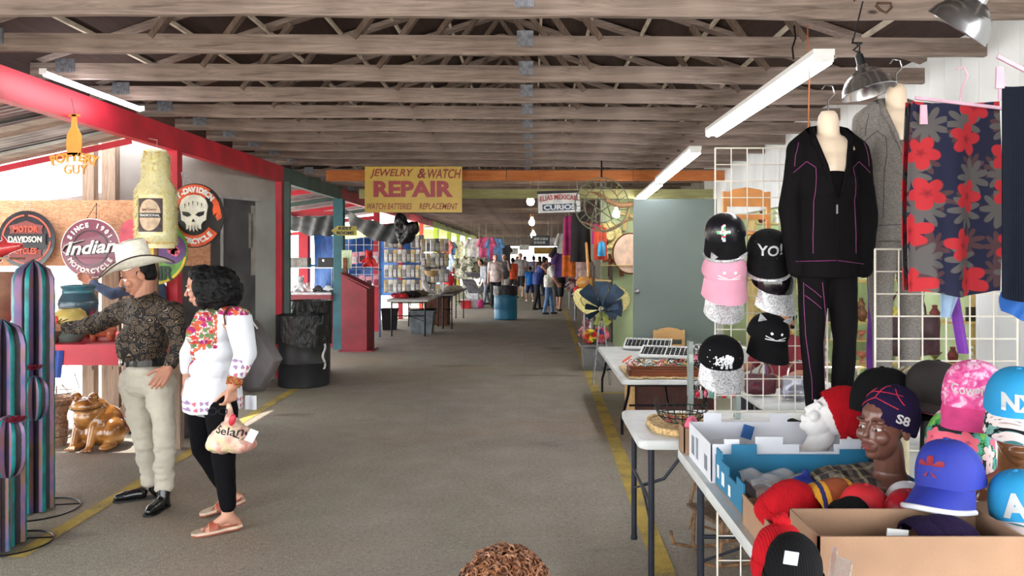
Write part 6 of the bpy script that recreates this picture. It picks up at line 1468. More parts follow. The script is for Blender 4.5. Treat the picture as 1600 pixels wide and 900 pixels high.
T3 = frame(30, 0, 0, P(1500, 712, 2.62)); mhead('mannequin_head', 'glossy brown mannequin bust behind the royal blue cap, wrapped in plastic', frame(30, -4, 0, P(1565, 690, 2.68)), gbr, 1.0, True, bust=True)
ftr = flower('tropical_floral_cloth', (30, 40, 44), [(236, 110, 130), (240, 210, 210), (120, 190, 90)], 15., 6, .52, [((60, 150, 80), 1.1), ((90, 170, 160), 1.7)], rnd=.8)
beanie('black tropical floral knotted cap with green leaves, behind the royal blue cap', T3, ftr, 1.25, False, name='bandana_hat', droop=.03)
mhead('mannequin_head', 'glossy brown mannequin head carrying the tropical floral hat', frame(30, 0, 0, P(1500, 738, 2.64)), gbr, .98)
royal = M('royal_blue_cloth', (34, 48, 150), .75, var=.06); T4 = FT(1486, 756, 2.20, 58, 2, -6)
cap('royal blue cap with red splash emblem and clear plastic strips on its visor', T4, royal, royal, 1.0, text=fit(textmesh('*', 1, .1, .03), .075, .07, (.0, .06)), textm=M('red_emblem', (196, 60, 80), .5), edge=M('clear_white_plastic', (214, 214, 222), .25), vdrop=.03)
cap('turquoise cap with white letter A low at the right edge', FT(1598, 800, 2.12, 40, 8, -8), turq, fvis, .92, text='A', textm=white, tw=.07, th=.07, tz=.055, bold=.05, vdrop=.03)
cap('plain black cap behind the navy beanie', FT(1380, 640, 3.05, -20, -2), blackc, blackc, 1.32)
cap('dark brown cap with pink lining left of the pink tie-dye cap', FT(1462, 628, 2.95, 75, -4), M('dark_brown_cloth', (40, 34, 32), .85), M('dark_brown_cloth2', (56, 48, 44), .8), 1.25, under=M('dusty_pink_lining', (170, 60, 90), .7))
for px, py, Y, lab in ((1380, 640, 3.05, 'black stand under the plain black cap'), (1462, 628, 2.95, 'dark stand under the brown cap')):
    c = P(px, py, Y); m = MB(); m.cyl((c.x, c.y, ZT), (c.x, c.y, c.z+.05), .06, .05, 20); m.ell((c.x, c.y, c.z+.05), (.07, .07, .07)); top('hat_stand', m, black, lab, 'stand')
# things in and on the boxes
beanie('red knit hat with round badge at the left of the cardboard tray', FT(1222, 800, 2.42, 70, -15, 30), rk, .85, True, droop=.03)
stp = G('brown_striped_knit', .9); v = stp.co(); sx_ = stp.n('ShaderNodeSeparateXYZ', {0: v}); stp.col(stp.ramp(stp.math('FRACT', stp.math('MULTIPLY', sx_.outputs[0], 9.)), [(0., (150, 74, 36)), (.45, (222, 160, 40)), (.6, (44, 40, 96)), (.72, (222, 160, 40)), (.85, (150, 74, 36))], 'CONSTANT')); stp = reg(stp, 'brown_striped_knit')
beanie('brown knit hat with yellow and navy stripes in the cardboard tray', FT(1295, 800, 2.42, 80, -70), stp, 1.0, True)
cap('red cap with pale swoosh lying in the cardboard tray', FT(1350, 812, 2.32, 50, 0, 4), M('red_cap_cloth', (204, 34, 44), .7), M('red_cap_cloth2', (200, 34, 44), .7), .85)
cap('white cap in the cardboard tray behind the dark red cap', FT(1422, 808, 2.36, 60, 0), M('white_cap_cloth', (216, 216, 218), .7), M('white_cap_cloth2', (216, 216, 218), .7), .85, text='L', textm=blackc, tw=.02, th=.04)
cap('dark red shiny cap at the right end of the cardboard tray', FT(1425, 822, 2.24, 70, 6), M('dark_red_satin', (150, 20, 34), .3), M('dark_red_satin2', (150, 20, 34), .3), .85)
beanie('small black knit glove-like hat between the striped and red caps', FT(1322, 808, 2.24, 80, -60), knit('black_knit', (18, 18, 20)), .55, True)
pl_ = G('grey_plaid_cloth', .9); v = pl_.co(); s3_ = pl_.n('ShaderNodeSeparateXYZ', {0: v}); ax_ = pl_.math('FRACT', pl_.math('MULTIPLY', s3_.outputs[0], 14.)); ay_ = pl_.math('FRACT', pl_.math('MULTIPLY', s3_.outputs[1], 16.)); c1 = pl_.ramp(ax_, [(0., (50, 46, 46)), (.35, (140, 128, 110)), (.6, (86, 78, 74)), (.85, (190, 178, 140))], 'CONSTANT'); c2 = pl_.ramp(ay_, [(0., (60, 54, 54)), (.5, (150, 138, 120)), (.8, (54, 50, 50))], 'CONSTANT'); pl_.col(pl_.mix(.5, c1, c2)); pl_ = reg(pl_, 'grey_plaid_cloth')
def pile(name, label, c, r, mat, cat, amp=.02, rot=None, vox=.008):
    o = E(name, V(c)-V((0,0,r[2])), label, cat); m = MB(); m.ell(c, r, rot=rot); m.ell(V(c)+V((r[0]*.3, -r[1]*.2, -r[2]*.2)), (r[0]*.8, r[1]*.8, r[2]*.8)); remesh(m, 'cloth_body', mat, vox, 2, o, True, folds(amp, 9, 26)); return o
c = P(1335, 745, 2.83); pile('plaid_scarf', 'folded grey and cream plaid scarf lying across the blue carton', c+V((0,0,-.0)), (.17, .13, .05), pl_, 'scarf', .025)
c = P(1285, 775, 2.78); pile('dark_scarf', 'dark maroon striped scarf under the grey plaid scarf', c, (.1, .1, .05), M('maroon_black_cloth', (44, 26, 32), .9, var=.6, sc=40), 'scarf', .025)
c = P(1245, 668, 3.6); pile('black_knit_cap', 'lumpy black knit item behind the white fruit carton', c, (.09, .08, .04), knit('black_knit', (18, 18, 20)), 'knit hat', .012)
m = MB(); c = P(1203, 705, 3.22); m.ell(c, (.05, .09, .03), rot=(.3, .4, -.5)); m.ell(c+V((.03, .02, -.02)), (.05, .08, .02), rot=(.3, .4, -.5)); o = E('slipper', c-V((0,0,.05)), 'tan slipper inside the white fruit carton', 'shoe'); remesh(m, 'slipper_body', M('tan_felt', (196, 150, 104), .9), .006, 3, o, True)
zs_ = G('zebra_cloth', .8); zs_.col(zs_.ramp(zs_.n('ShaderNodeTexWave', {'Vector': zs_.co(), 'Scale': 22., 'Distortion': 2.}, wave_type='BANDS').outputs[0], [(.45, (20, 20, 22)), (.55, (226, 226, 224))])); zs_ = reg(zs_, 'zebra_cloth')
for i, (px, py) in enumerate(((1132, 700), (1155, 698))):
    c = P(px, py, 3.25); m = MB(); m.ell(c-V((0,0,.03)), (.035, .09, .018), rot=(0, 0, .5)); m.tube([c+V((-.035, -.02, -.02)), c+V((-.02, -.04, .015)), c+V((.015, -.045, .018)), c+V((.035, -.03, -.02))], .012, 8, flat=.4); top('sandal', m, zs_ if i == 0 else blackc, ['zebra striped sandal in the white fruit carton', 'black flat sandal beside the zebra striped one'][i], 'shoe')
m = MB(); c = P(1168, 668, 3.45); m.box(c+V((0,0,-.02)), (.05, .01, .06), (0, .3, .2)); top('blue_packet', m, M('packet_blue', (52, 104, 168), .5), 'small blue packet standing in the white fruit carton', 'packet', smooth=False)
m = MB(); c = P(1254, 765, 2.8); m.ell(c, (.06, .05, .05)); m.cap_(c, .04, c+V((.02, .02, .06)), .01); o = E('blue_pouch', c-V((0,0,.05)), 'royal blue cloth pouch in the blue carton above the red knit hat', 'pouch'); remesh(m, 'cloth_body', M('deep_blue_cloth', (36, 52, 140), .7), .006, 2, o, True, folds(.008, 20, 50))
clearp = G('clear_wrap', .1, spec=.8); clearp.col((210, 214, 218)); clearp.b.inputs['Alpha'].default_value = .35; clearp.bump(clearp.noise(clearp.co(), 60., 3), 1., .01); clearp = reg(clearp, 'clear_wrap')
m = MB(); m.sheet(lambda u, v_: V((.80+.26*u, 2.78+.2*v_, ZT+.075+.012*math.sin(u*13+v_*7)+.01*math.sin(v_*17))), 16, 12, .003); o = top('plastic_package', m, clearp, 'clear plastic packages lying in the blue carton', 'package')
m = MB(); m.bb((.82, 2.8, ZT+.01), (.93, 2.93, ZT+.055)); m.bb((.95, 2.82, ZT+.01), (1.04, 2.96, ZT+.05)); top('packed_cloth', m, M('pale_pink_cloth', (214, 186, 176), .8), 'pale folded cloth inside the plastic packages of the blue carton', 'clothing', smooth=False)
# hat in the big box
c = V((1.06, 2.02, ZT+.13)); o, b, K = beanie('dark purple hat with white tags lying inside the large cardboard box', Matrix.Translation(c) @ Matrix.Rotation(1.3, 4, 'Y'), knit('dark_purple_knit', (40, 26, 62)), .95, True)
m = MB(); m.box(P(1402, 836, 2.0), (.055, .004, .03), (0, .1, 0)); ob('paper_tag', m, white, b, True); m = MB(); m.box(P(1468, 841, 1.98), (.035, .004, .03), (0, .2, 0)); ob('paper_tag', m, white, b, True)
m = MB(); m.tube([P(1410, 838, 1.97), P(1418, 846, 1.96), P(1428, 850, 1.96), P(1434, 846, 1.97)], .003, 6); m.tube([P(1452, 850, 1.97), P(1462, 848, 1.96), P(1470, 840, 1.98)], .003, 6); ob('plastic_hooks', m, black, b, True)
m = MB(); m.ell((1.06, 2.02, ZT+.05), (.16, .07, .045)); top('packed_hats', m, M('deep_blue_cloth', (36, 52, 140), .7), 'dark blue hats at the bottom of the large cardboard box', 'knit hat')
m = MB(); m.ell((1.19, 2.03, ZT+.11), (.035, .035, .035)); m.ell((1.2, 2.04, ZT+.075), (.025, .05, .05)); top('black_gloves', m, _M['black_knit'], 'black knit gloves at the right end of the large cardboard box', 'gloves')
# pom-pom hat and black hat at the table's near corner
o, b, K = beanie('red knit hat with pompom in clear wrap at the near corner of the table', FT(1216, 880, 1.86, 40, 0), rk, .7, True, pom=rk)
o, b, K = beanie('black knit hat with a paper tag at the near corner of the table', FT(1240, 905, 1.76, 20, 0), _M['black_knit'], .75, True)
m = MB(); m.box(P(1236, 872, 1.64), (.03, .003, .028), (0, .15, 0)); ob('paper_tag', m, M('tag_blue_white', (196, 204, 226), .5), b, True)
m = MB(); m.sheet(lambda u, v_: (.70+.03*u+.01*math.sin(v_*9), 1.75+.12*v_, ZT+.005+.2*u), 8, 8, .002); top('clear_bag', m, clearp, 'crumpled clear plastic around the red pompom hat', 'bag')
# child in front: only the curly top of the head shows
person('child with curly brown hair, seen at the bottom edge of the picture', 788, 0, 1.065, 175, M('child_shirt', (120, 60, 60), .8), M('child_trousers', (50, 60, 90), .8), sk_md, hairbr, None, .5, 1., Y=1.46, vox=.012)
ch = [o for o in bpy.data.objects if o.get('label', '').startswith('child with curly')][0]
m = MB(); RR = random.Random(9); hc = V((0, 0, 1.545*1.065/1.68)); 
m.ell(hc+V((0, .0, .025)), (.075, .082, .078))
for i in range(700):
    a = RR.uniform(0, 2*PI); b_ = math.acos(RR.uniform(-.35, 1)); d = V((math.cos(a)*math.sin(b_), math.sin(a)*math.sin(b_), math.cos(b_))); q = hc+V((0, .0, .022))+V((d.x*.078, d.y*.084, d.z*.08)); t1 = d.orthogonal().normalized(); t2 = d.cross(t1); r_ = RR.uniform(.005, .011); pts = []
    for k in range(9):
        th_ = k/8*2*PI*1.2; pts.append(q+(t1*math.cos(th_)+t2*math.sin(th_))*r_+d*(.004+.012*k/8*RR.uniform(.6, 1.3)))
    m.tube(pts, [.0021]*8+[.001], 4)
g = G('copper_curls', .5, spec=.4); g.col(g.ramp(g.noise(g.co(), 60., 2), [(.3, (70, 40, 26)), (.6, (140, 92, 62)), (.8, (190, 146, 110))])); ob('hair', m, reg(g, 'copper_curls'), ch)
# ---------------------------------------------------------------- small goods on the near tables
RJ = random.Random(21)
def cp(o0, loc, rot=None, label=None, s=None):
    c = copytree(o0); c.location = loc
    if rot is not None: c.rotation_euler = rot
    if label: c['label'] = label
    if s: c.scale = (s, s, s)
    return c
# woven tray, wire basket and key chains on the small table end
wm_ = M('pale_wicker', (196, 166, 118), .75, var=.25, sc=60, bump=.6, bsc=140)
m = MB(); slab(m, rrect(.62, .98, 3.84, 4.3, .16, 8), ZT, ZT+.022); m.tube([(x, y, ZT+.028) for x, y in rrect(.63, .97, 3.85, 4.29, .15, 8)], .008, 6, closed=True); top('woven_tray', m, wm_, 'pale rounded woven tray on the small table end', 'tray')
wb = E('wire_basket', (.80, 4.1, ZT+.03), 'black wire basket of trinkets standing on the woven tray', 'basket'); m = MB()
for z, r in ((0, .09), (.03, .12), (.06, .14)): m.tube([(math.cos(2*PI*i/28)*r, math.sin(2*PI*i/28)*r, z+.004) for i in range(28)], .003, 6, closed=True)
for i in range(22): a = 2*PI*i/22; m.tube([(math.cos(a)*.09, math.sin(a)*.09, .004), (math.cos(a)*.12, math.sin(a)*.12, .03), (math.cos(a)*.145, math.sin(a)*.145, .09), (math.cos(a)*.135, math.sin(a)*.135, .115)], .002, 5)
ob('wires', m, black, wb)
def trinket(name, label, mat, cat, grp):
    m = MB(); m.tube([(math.cos(2*PI*i/14)*.016, math.sin(2*PI*i/14)*.016, .003) for i in range(14)], .0028, 6, closed=True); return top(name, m, mat, label, cat, grp)
golds = [M('gold_metal', (206, 164, 84), .3, .8), M('rose_bead', (190, 70, 70), .4), chrome, M('teal_bead', (90, 140, 130), .4), M('ivory_bead', (226, 216, 196), .5), M('bronze_metal', (120, 92, 60), .4, .7)]
proto = [trinket('bracelet', 'small trinket ring in the black wire basket', g_, 'trinket', 'trinkets in the wire basket') for g_ in golds[:4]]
for i in range(26):
    o = proto[i] if i < 4 else copytree(proto[i % 4]); a, r = RJ.uniform(0, 2*PI), RJ.uniform(0, .1); o.location = (.80+math.cos(a)*r, 4.1+math.sin(a)*r, ZT+.036+RJ.uniform(0, .02)); o.rotation_euler = (RJ.uniform(-.6, .6), RJ.uniform(-.6, .6), 0)
# rack with key chains
rk_ = E('key_chain_rack', (1.03, 4.25, ZT), 'clear and wire rack of hanging key chains between basket and grid', 'rack')
for z in (.22, .42):
    m = MB(); m.tube([(-.16, 0, z), (.12, 0, z)], .004, 6); ob('rail', m, chrome, rk_)
for x in (-.15, .11):
    m = MB(); m.bb((x-.012, -.03, 0), (x+.012, .03, .44)); ob('upright', m, M('clear_acrylic', (206, 220, 216), .1, var=.02, trans=.6), rk_, smooth=False)
m = MB(); m.bb((-.17, -.05, 0), (.13, .05, .012)); ob('base', m, white, rk_, smooth=False)
def keychain(mat, k):
    m = MB(); o = E('key_chain', (0, 0, 0), 'shiny key chain hanging on the rack by the wire grid', 'key chain', 'key chains on the rack')
    m.tube([(math.cos(2*PI*i/12)*.014, 0, math.sin(2*PI*i/12)*.014) for i in range(12)], .0018, 5, closed=True); m.tube([(0, 0, -.014), (0, 0, -.04)], .002, 5); ob('ring', m, chrome, o)
    m = MB()
    if k == 0: m.prism([(math.cos(a)*.018*(1 if i % 2 else .5), math.sin(a)*.018*(1 if i % 2 else .5)-.06) for i, a in enumerate([2*PI*j/10 for j in range(10)])], .005)
    elif k == 1: m.ell((0, 0, -.062), (.016, .008, .022), n=12)
    else: m.prism([(-.012, -.04), (.012, -.04), (.014, -.085), (-.014, -.085)], .004)
    ob('charm', m, mat, o); return o
ks = [keychain(m_, i % 3) for i, m_ in enumerate((chrome, M('red_enamel', (190, 34, 60), .2), chrome, M('pink_enamel', (220, 120, 150), .3), golds[3], steel))]
i = 0
for z in (.22, .42):
    for row, y in ((0, -.01), (1, .012)):
        for k in range(10):
            o = ks[i] if i < 6 else copytree(ks[i % 6]); o.location = (.885+.026*k+RJ.uniform(-.004, .004), 4.25+y, ZT+z-.012); o.rotation_euler = (0, RJ.uniform(-.1, .1), RJ.uniform(-.9, .9)); i += 1
# jewelry on the low table
ZC = .56
m = MB(); m.bb((1.02, 8.2, ZC), (1.5, 8.75, ZC+.002)); 
def ring_tray(x, y, rz, mat, label, base=ZC, n=(5, 11)):
    o = E('ring_tray', (x, y, base), label, 'tray', rot=(.22, 0, rz)); RM = Euler((.22, 0, rz)).to_matrix(); m = MB(); m.bb((-.27, -.15, 0), (.27, .15, .012)); ob('tray_base', m, mat, o, smooth=False); m = MB()
    for a in ((-.27, -.15, -.262, .15), (.262, -.15, .27, .15), (-.27, -.15, .27, -.142), (-.27, .142, .27, .15), (-.004, -.15, .004, .15)): m.bb((a[0], a[1], .0), (a[2], a[3], .035))
    ob('tray_rim', m, mat, o, smooth=False); m = MB()
    for i in range(n[0]): m.tube([(-.255, -.115+.057*i, .018), (.255, -.115+.057*i, .018)], .011, 8)
    ob('foam_rolls', m, black, o)
    for i in range(n[0]):
        for k in range(n[1]):
            r_ = copytree(RING); r_.location = V((x, y, base))+RM@V((-.235+.047*k, -.115+.057*i, .03)); r_.rotation_euler = (PI/2, 0, rz+PI/2)
    return o
m = MB(); m.tube([(math.cos(2*PI*i/10)*.011, math.sin(2*PI*i/10)*.011, 0) for i in range(10)], .003, 5, closed=True); m.ell((0, .012, 0), .006, n=6, m=4); RING = top('finger_ring', m, chrome, 'silver ring set in the display trays on the jewelry table', 'ring', 'rings in the display trays')
ring_tray(1.36, 8.95, -.25, white, 'white tray of silver rings at the far side of the jewelry table', ZC+.05)
ring_tray(1.44, 8.2, -.3, white, 'white tray of silver rings in the middle of the jewelry table', ZC+.05)
ring_tray(1.56, 7.45, -.45, M('dark_tray', (40, 34, 34), .6), 'dark tray of silver rings at the near right of the jewelry table')
RING.location = (1.05, 7.9, ZC+.005); RING.rotation_euler = (0, 0, 0)
o = E('wooden_tray', (1.2, 6.98, ZC), 'brown wooden divided tray at the near edge of the jewelry table', 'tray', rz=-.04); m = MB(); bw = _M['brown_wood']
m.bb((-.32, -.14, 0), (.32, .14, .012)); ob('tray_base', m, bw, o, smooth=False)
for a in ((-.32, -.14, .32, -.12), (-.32, .12, .32, .14), (-.32, -.14, -.30, .14), (.3, -.14, .32, .14), (-.1, -.02, .25, .0)): m = MB(); m.bb((a[0], a[1], .0), (a[2], a[3], .07)); ob('side_board', m, bw, o, smooth=False)
for y, z in ((7.3, 0), (6.98, 0)):
    pass
m = MB(); m.sheet(lambda u, v_: (.86+.62*u, 6.78+.75*v_, ZC+.012+.004*math.sin(u*30)), 12, 12, .008); top('straw_mat', m, wm_, 'straw mat under the wooden tray and bead pile', 'mat')
m = MB(); m.tube([(.9, 7.55, ZC+.05), (.96, 7.6, ZC+.08), (1.0, 7.68, ZC+.09)], [.01, .013, .008], 8); top('box_cutter', m, M('orange_plastic', (226, 92, 50), .4), 'orange plastic handle lying at the left of the jewelry table', 'tool')
def bangle(mat):
    m = MB(); m.tube([(math.cos(2*PI*i/20)*.034, math.sin(2*PI*i/20)*.034, .004) for i in range(20)], .0045, 6, closed=True); return top('bracelet', m, mat, 'bracelet in the heap on the jewelry table', 'bracelet', 'bracelets heaped on the jewelry table')
bp = [bangle(g_) for g_ in golds]
for i in range(70):
    o = bp[i] if i < 6 else copytree(bp[i % 6]); o.location = (RJ.uniform(.92, 1.5), RJ.uniform(7.16, 7.5), ZC+.03+RJ.uniform(0, .05)); o.rotation_euler = (RJ.uniform(-.8, .8), RJ.uniform(-.8, .8), 0)
# brown box and door behind
m = MB(); m.bb((.98, 7.35, 0), (1.75, 7.8, .44)); top('wooden_chest', m, M('dark_red_brown_board', (84, 44, 34), .6, var=.15, sc=4), 'dark reddish brown chest under the jewelry table', 'chest', smooth=False)
m = MB(); m.bb((.955, 7.30, 0), (.985, 7.84, .46)); top('plywood_sheet', m, _M['blond_wood'], 'pale plywood edge standing against the brown chest', 'board', smooth=False)
dr = MB(); dr.bb((P(990, 0, 9.7).x, 9.70, .04), (P(1120, 0, 9.7).x, 9.74, 2.37)); door = struct('door_1', dr, greyd)
m = MB(); c = P(996, 455, 9.67); m.ell(c, (.035, .035, .035)); m.cyl(c, c+V((0, .04, 0)), .02); ob('door_handle', m, steel, door)
def chair_back(label, c, w_=.34, rz=0., full=True, mat=None):
    o = E('wooden_chair', c, label, 'chair', rz=rz); mat = mat or _M['blond_wood']; m = MB(); m.prism([(-w_/2, .70), (w_/2, .70), (w_/2, .82), (w_*.3, .86), (0, .88), (-w_*.3, .86), (-w_/2, .82)], .02, Matrix.Translation((0, .18, 0))); ob('backrest', m, mat, o, smooth=False)
    m = MB(); m.bb((-w_/2, -.18, .43), (w_/2, .2, .46)); ob('seat', m, mat, o, smooth=False)
    for x in (-1, 1):
        m = MB(); m.bb((x*w_/2-.018, .165, 0), (x*w_/2+.018, .2, .84)); ob('rear_leg', m, mat, o, smooth=False); m = MB(); m.bb((x*w_/2-.018, -.18, 0), (x*w_/2+.018, -.145, .43)); ob('leg', m, mat, o, smooth=False)
    m = MB(); m.bb((-w_/2, .175, .58), (w_/2, .19, .63)); ob('back_rail', m, mat, o, smooth=False); return o
chair_back('pale wooden chair standing behind the jewelry table before the grey door', (P(1048, 0, 9.5).x, 9.45, 0), .36).scale = (1, 1, .86)
m = MB(); c = P(1113, 0, 8.6); c.z = ZC; m.ell(c+V((0,0,.09)), (.09, .07, .09)); o = E('foil_bag', c, 'crumpled silver foil bag behind the lowest cap', 'bag'); remesh(m, 'foil_body', M('silver_foil', (160, 156, 146), .2, .9, var=.3, sc=20), .008, 1, o, True, folds(.04, 14, 30))
# bentwood rocking chair base under the long table
o = E('rocking_chair', (1.02, 4.2, 0), 'old bentwood wicker rocking chair behind the table legs', 'chair'); ben = M('bent_cane', (116, 84, 56), .6, var=.25, sc=14)
for y in (-.24, .24):
    m = MB(); m.tube([(-.35, y, .2), (-.32, y, .08), (-.15, y, .03), (.1, y, .018), (.35, y, .04), (.55, y, .12)], .016, 8); ob('rocker', m, ben, o)
    for x in (-.12, .25): m = MB(); m.cyl((x, y, .03), (x+.02, y, .42), .017, n=10); m.cyl((x-.04, y, .2), (x+.02, y, .42), .01, n=8); ob('leg', m, ben, o)
    m = MB(); m.tube([(-.16, y, .40), (-.1, y, .62), (.15, y, .66), (.3, y, .62)], .016, 8); ob('armrest', m, ben, o)
m = MB(); m.sheet(lambda u, v_: (-.18+.5*u, -.25+.5*v_, .42+.01*math.sin(u*20)), 10, 10, .03); ob('seat', m, M('woven_cane_seat', (96, 78, 60), .8, var=.3, sc=60, bump=.6, bsc=100), o)
m = MB(); m.tube([(.3, -.25, .42), (.42, -.22, .95), (.44, 0, 1.05), (.42, .22, .95), (.3, .25, .42)], .016, 8); m.sheet(lambda u, v_: (.32+.1*v_, -.2+.4*u, .45+.5*v_), 8, 8, .01); ob('backrest', m, ben, o)
m = MB(); m.tube([(.0, -.26, .2), (.2, -.26, .12), (.3, 0, .12), (.2, .26, .12), (0, .26, .2)], .012, 8); ob('stretcher', m, ben, o); o.scale = (.6, .6, .6); o.rotation_euler.z = .3

# ---------------------------------------------------------------- shop room behind the right wall
sl_ = tube_light((RX+1.1, 5.2, 2.74), (RX+1.1, 7.6, 2.74), 'fluorescent fixture inside the green shop room', 2)
o = tube_light((RX+1.1, 8.6, 2.74), (RX+1.1, 11.0, 2.74), 'second fluorescent fixture inside the green shop room, farther away', 2)
def shelf_unit(label, x0, x1, y, zs, mat, dep=.3):
    o = E('shelf_unit', ((x0+x1)/2, y, 0), label, 'shelf')
    for z in zs: m = MB(); m.bb((x0, y-dep/2, z-.02), (x1, y+dep/2, z)); ob('shelf_board', m, mat, o, True, False)
    for x in (x0, x1): m = MB(); m.bb((x-.02, y-dep/2, 0), (x+.02, y+dep/2, zs[-1]+.2)); ob('side_panel', m, mat, o, True, False)
    return o
yb = M('yellowed_wood', (196, 170, 110), .6, var=.1)
shelf_unit('yellowish shelf unit of curios inside the shop room, seen through the wire grid', RX+.3, RX+2.1, 10.6, (.5, .9, 1.3, 1.7, 2.1), yb)
shelf_unit('long yellowish shelf unit on the far side of the shop room', RX+.3, RX+2.1, 8.3, (.5, .95, 1.4, 1.8), yb)
cur = [M('curio_%s' % n_, c_, .45, var=.3, sc=20, coat=.2) for n_, c_ in (('brown', (110, 70, 44)), ('cream', (222, 206, 160)), ('yellow', (206, 180, 90)), ('olive', (120, 120, 70)), ('maroon', (110, 40, 40)), ('white', (230, 228, 214)), ('dark', (50, 40, 36)), ('rose', (196, 120, 110)))]
def curio(k, mat):
    m = MB()
    if k == 0: m.lathe([(.03, 0), (.05, .04), (.055, .09), (.025, .14), (.03, .17), (.002, .175)], n=16)
    elif k == 1: m.cap_((0, 0, .04), .035, (0, 0, .1), .025); m.ell((0, 0, .155), .03); m.lathe([(.05, 0), (.045, .02), (.02, .05)], n=14)
    elif k == 2: m.prism([(-.06, 0), (.06, 0), (.06, .15), (-.06, .15)], .02); m.prism([(-.045, .015), (.045, .015), (.045, .135), (-.045, .135)], .024)
    else: m.lathe([(.02, 0), (.03, .01), (.012, .04), (.07, .11), (.075, .12), (.002, .115)], n=18)
    nm = ('vase', 'figurine', 'picture_frame', 'goblet')[k]
    return top(nm, m, mat, 'small %s on the shelves of the green shop room' % nm.replace('_', ' '), nm.replace('_', ' '), '%ss on the shop shelves' % nm.replace('_', ' '))
cps = [curio(i % 4, cur[i]) for i in range(8)]; i = 0
for (y, zs) in ((10.6, (.5, .9, 1.3, 1.7, 2.1)), (8.3, (.5, .95, 1.4, 1.8))):
    for z in zs:
        for k in range(9):
            o = cps[i] if i < 8 else copytree(cps[i % 8]); o.location = (RX+.42+.195*k, y-.04, z+.001); o.rotation_euler = (0, 0, RJ.uniform(-.4, .4)); i += 1
# seated vendor in maroon
o, T, J = person('seated vendor in maroon top with arm reaching to the table, behind the wire grid', 1228, 0, 1.64, 55, M('maroon_top_cloth', (112, 24, 34), .8), M('dark_trousers', (36, 34, 44), .8), sk_tan, hairb, 'short', .5, 1., arms=(((.5, .1, -.8), (.9, -.1, -.1)), ((.55, .1, -.7), (.95, .0, -.15))), Y=6.4, vox=.012, sit=.5)
c = V((P(1228, 0, 6.4).x, 6.4, 0)); chair_back('purple-backed white chair under the seated vendor', (c.x+.12, c.y+.05, 0), .4, .9, mat=M('purple_chair_paint', (96, 50, 96), .5))
for (cx, top_y, Y, w_, z_, lab) in ((1178, 290, 7.0, .42, .66, 'honey-coloured wooden chair hung high behind the cap grid'), (1262, 310, 7.1, .3, .62, 'second honey-coloured wooden chair hung beside the black tracksuit')):
    q = P(cx, top_y, Y); o = chair_back(lab, (q.x, Y, q.z-.88), w_, .1, mat=M('honey_wood', (206, 140, 78), .5, var=.12, sc=5))
# boxes, bags and trinkets on the vendor's table
folding_table(1.45, 2.6, 4.85, 5.4, .72, 'folding table behind the wire grid with handbags on it', [((1.51, 4.9), (1.51, 5.35)), ((2.54, 4.9), (2.54, 5.35))])
def handbag(label, c, s_, mat, handle=True, hm=None):
    o = E('handbag', c, label, 'handbag'); m = MB(); m.box((0, 0, .09*s_), (.22*s_, .07*s_, .15*s_)); m.ell((0, 0, .06*s_), (.12*s_, .06*s_, .06*s_)); remesh(m, 'bag_body', mat, .01, 4, o, disp=folds(.006, 12, 30))
    if handle: m = MB(); m.tube([(math.cos(PI*i/10)*.07*s_, 0, .16*s_+math.sin(PI*i/10)*.11*s_) for i in range(11)], .006, 6); ob('handle', m, hm or mat, o)
    return o
slv = M('silver_leather', (150, 150, 160), .3, .6, var=.2, sc=20)
handbag('silver grey handbag with round handle behind the wire grid', (1.72, 4.95, .72), .95, slv, hm=chrome); handbag('maroon handbag with studs at left behind the wire grid', (1.52, 5.1, .72), .9, M('maroon_leather', (74, 24, 36), .4, var=.4, sc=50)); handbag('brown small handbag in the middle behind the wire grid', (1.62, 5.3, .72), .7, M('taupe_leather', (112, 88, 82), .5))
m = MB(); c = V((1.98, 4.9, .72)); m.box(c+V((0,0,.05)), (.09, .06, .1)); m.ell(c+V((0,0,.1)), (.04, .03, .03)); o = E('gift_bag', c, 'small shiny yellow bag behind the wire grid', 'bag'); remesh(m, 'foil_body', M('yellow_foil', (216, 176, 60), .3, .3, var=.2, sc=30), .007, 1, o, True, folds(.008, 30, 60))
m = MB(); c = V((2.2, 4.9, .72)); m.box(c+V((0,0,.11)), (.2, .12, .22)); o = E('fruit_print_bag', c, 'clear bag with red and green fruit print behind the wire grid', 'bag'); remesh(m, 'bag_body', flower('fruit_print', (206, 196, 180), [(206, 90, 80), (120, 150, 90), (226, 190, 110)], 22., 4, .5, [((90, 130, 80), 1.2)]), .008, 3, o, True, folds(.008, 18, 40))
for i, (x, y, z, w_, d_, h_) in enumerate(((1.4, 4.95, .72, .25, .2, .1), (1.2, 6.1, 0, .5, .4, .6))):
    break
    m = MB(); m.bb((x-w_/2, y-d_/2, z), (x+w_/2, y+d_/2, z+h_)); top('cardboard_box', m, card, 'closed cardboard box on the floor behind the handbag table', 'box', smooth=False)
handbag('large dark maroon bag hanging behind the right wire grid', P(1418, 560, 4.4)+V((0,0,-.0)), 1.5, M('dark_maroon_bag', (60, 24, 34), .5, var=.2, sc=12))
m = MB(); c = P(1412, 592, 3.2)
for i in range(5):
    for s_ in (-1, 1): m.tube([c+V((s_*(-.06+.03*i)-.04, 0, -.05)), c+V((s_*(-.06+.03*i)+.02, -.03, .04)), c+V((s_*(-.06+.03*i)+.06, .0, .05))], .005, 5)
m.cyl((c.x, c.y+.02, ZT), (c.x, c.y+.02, c.z-.03), .03, n=12); top('lattice_cap', m, M('cream_lattice', (220, 206, 170), .7), 'cream lattice woven cap between the black and brown caps', 'cap')

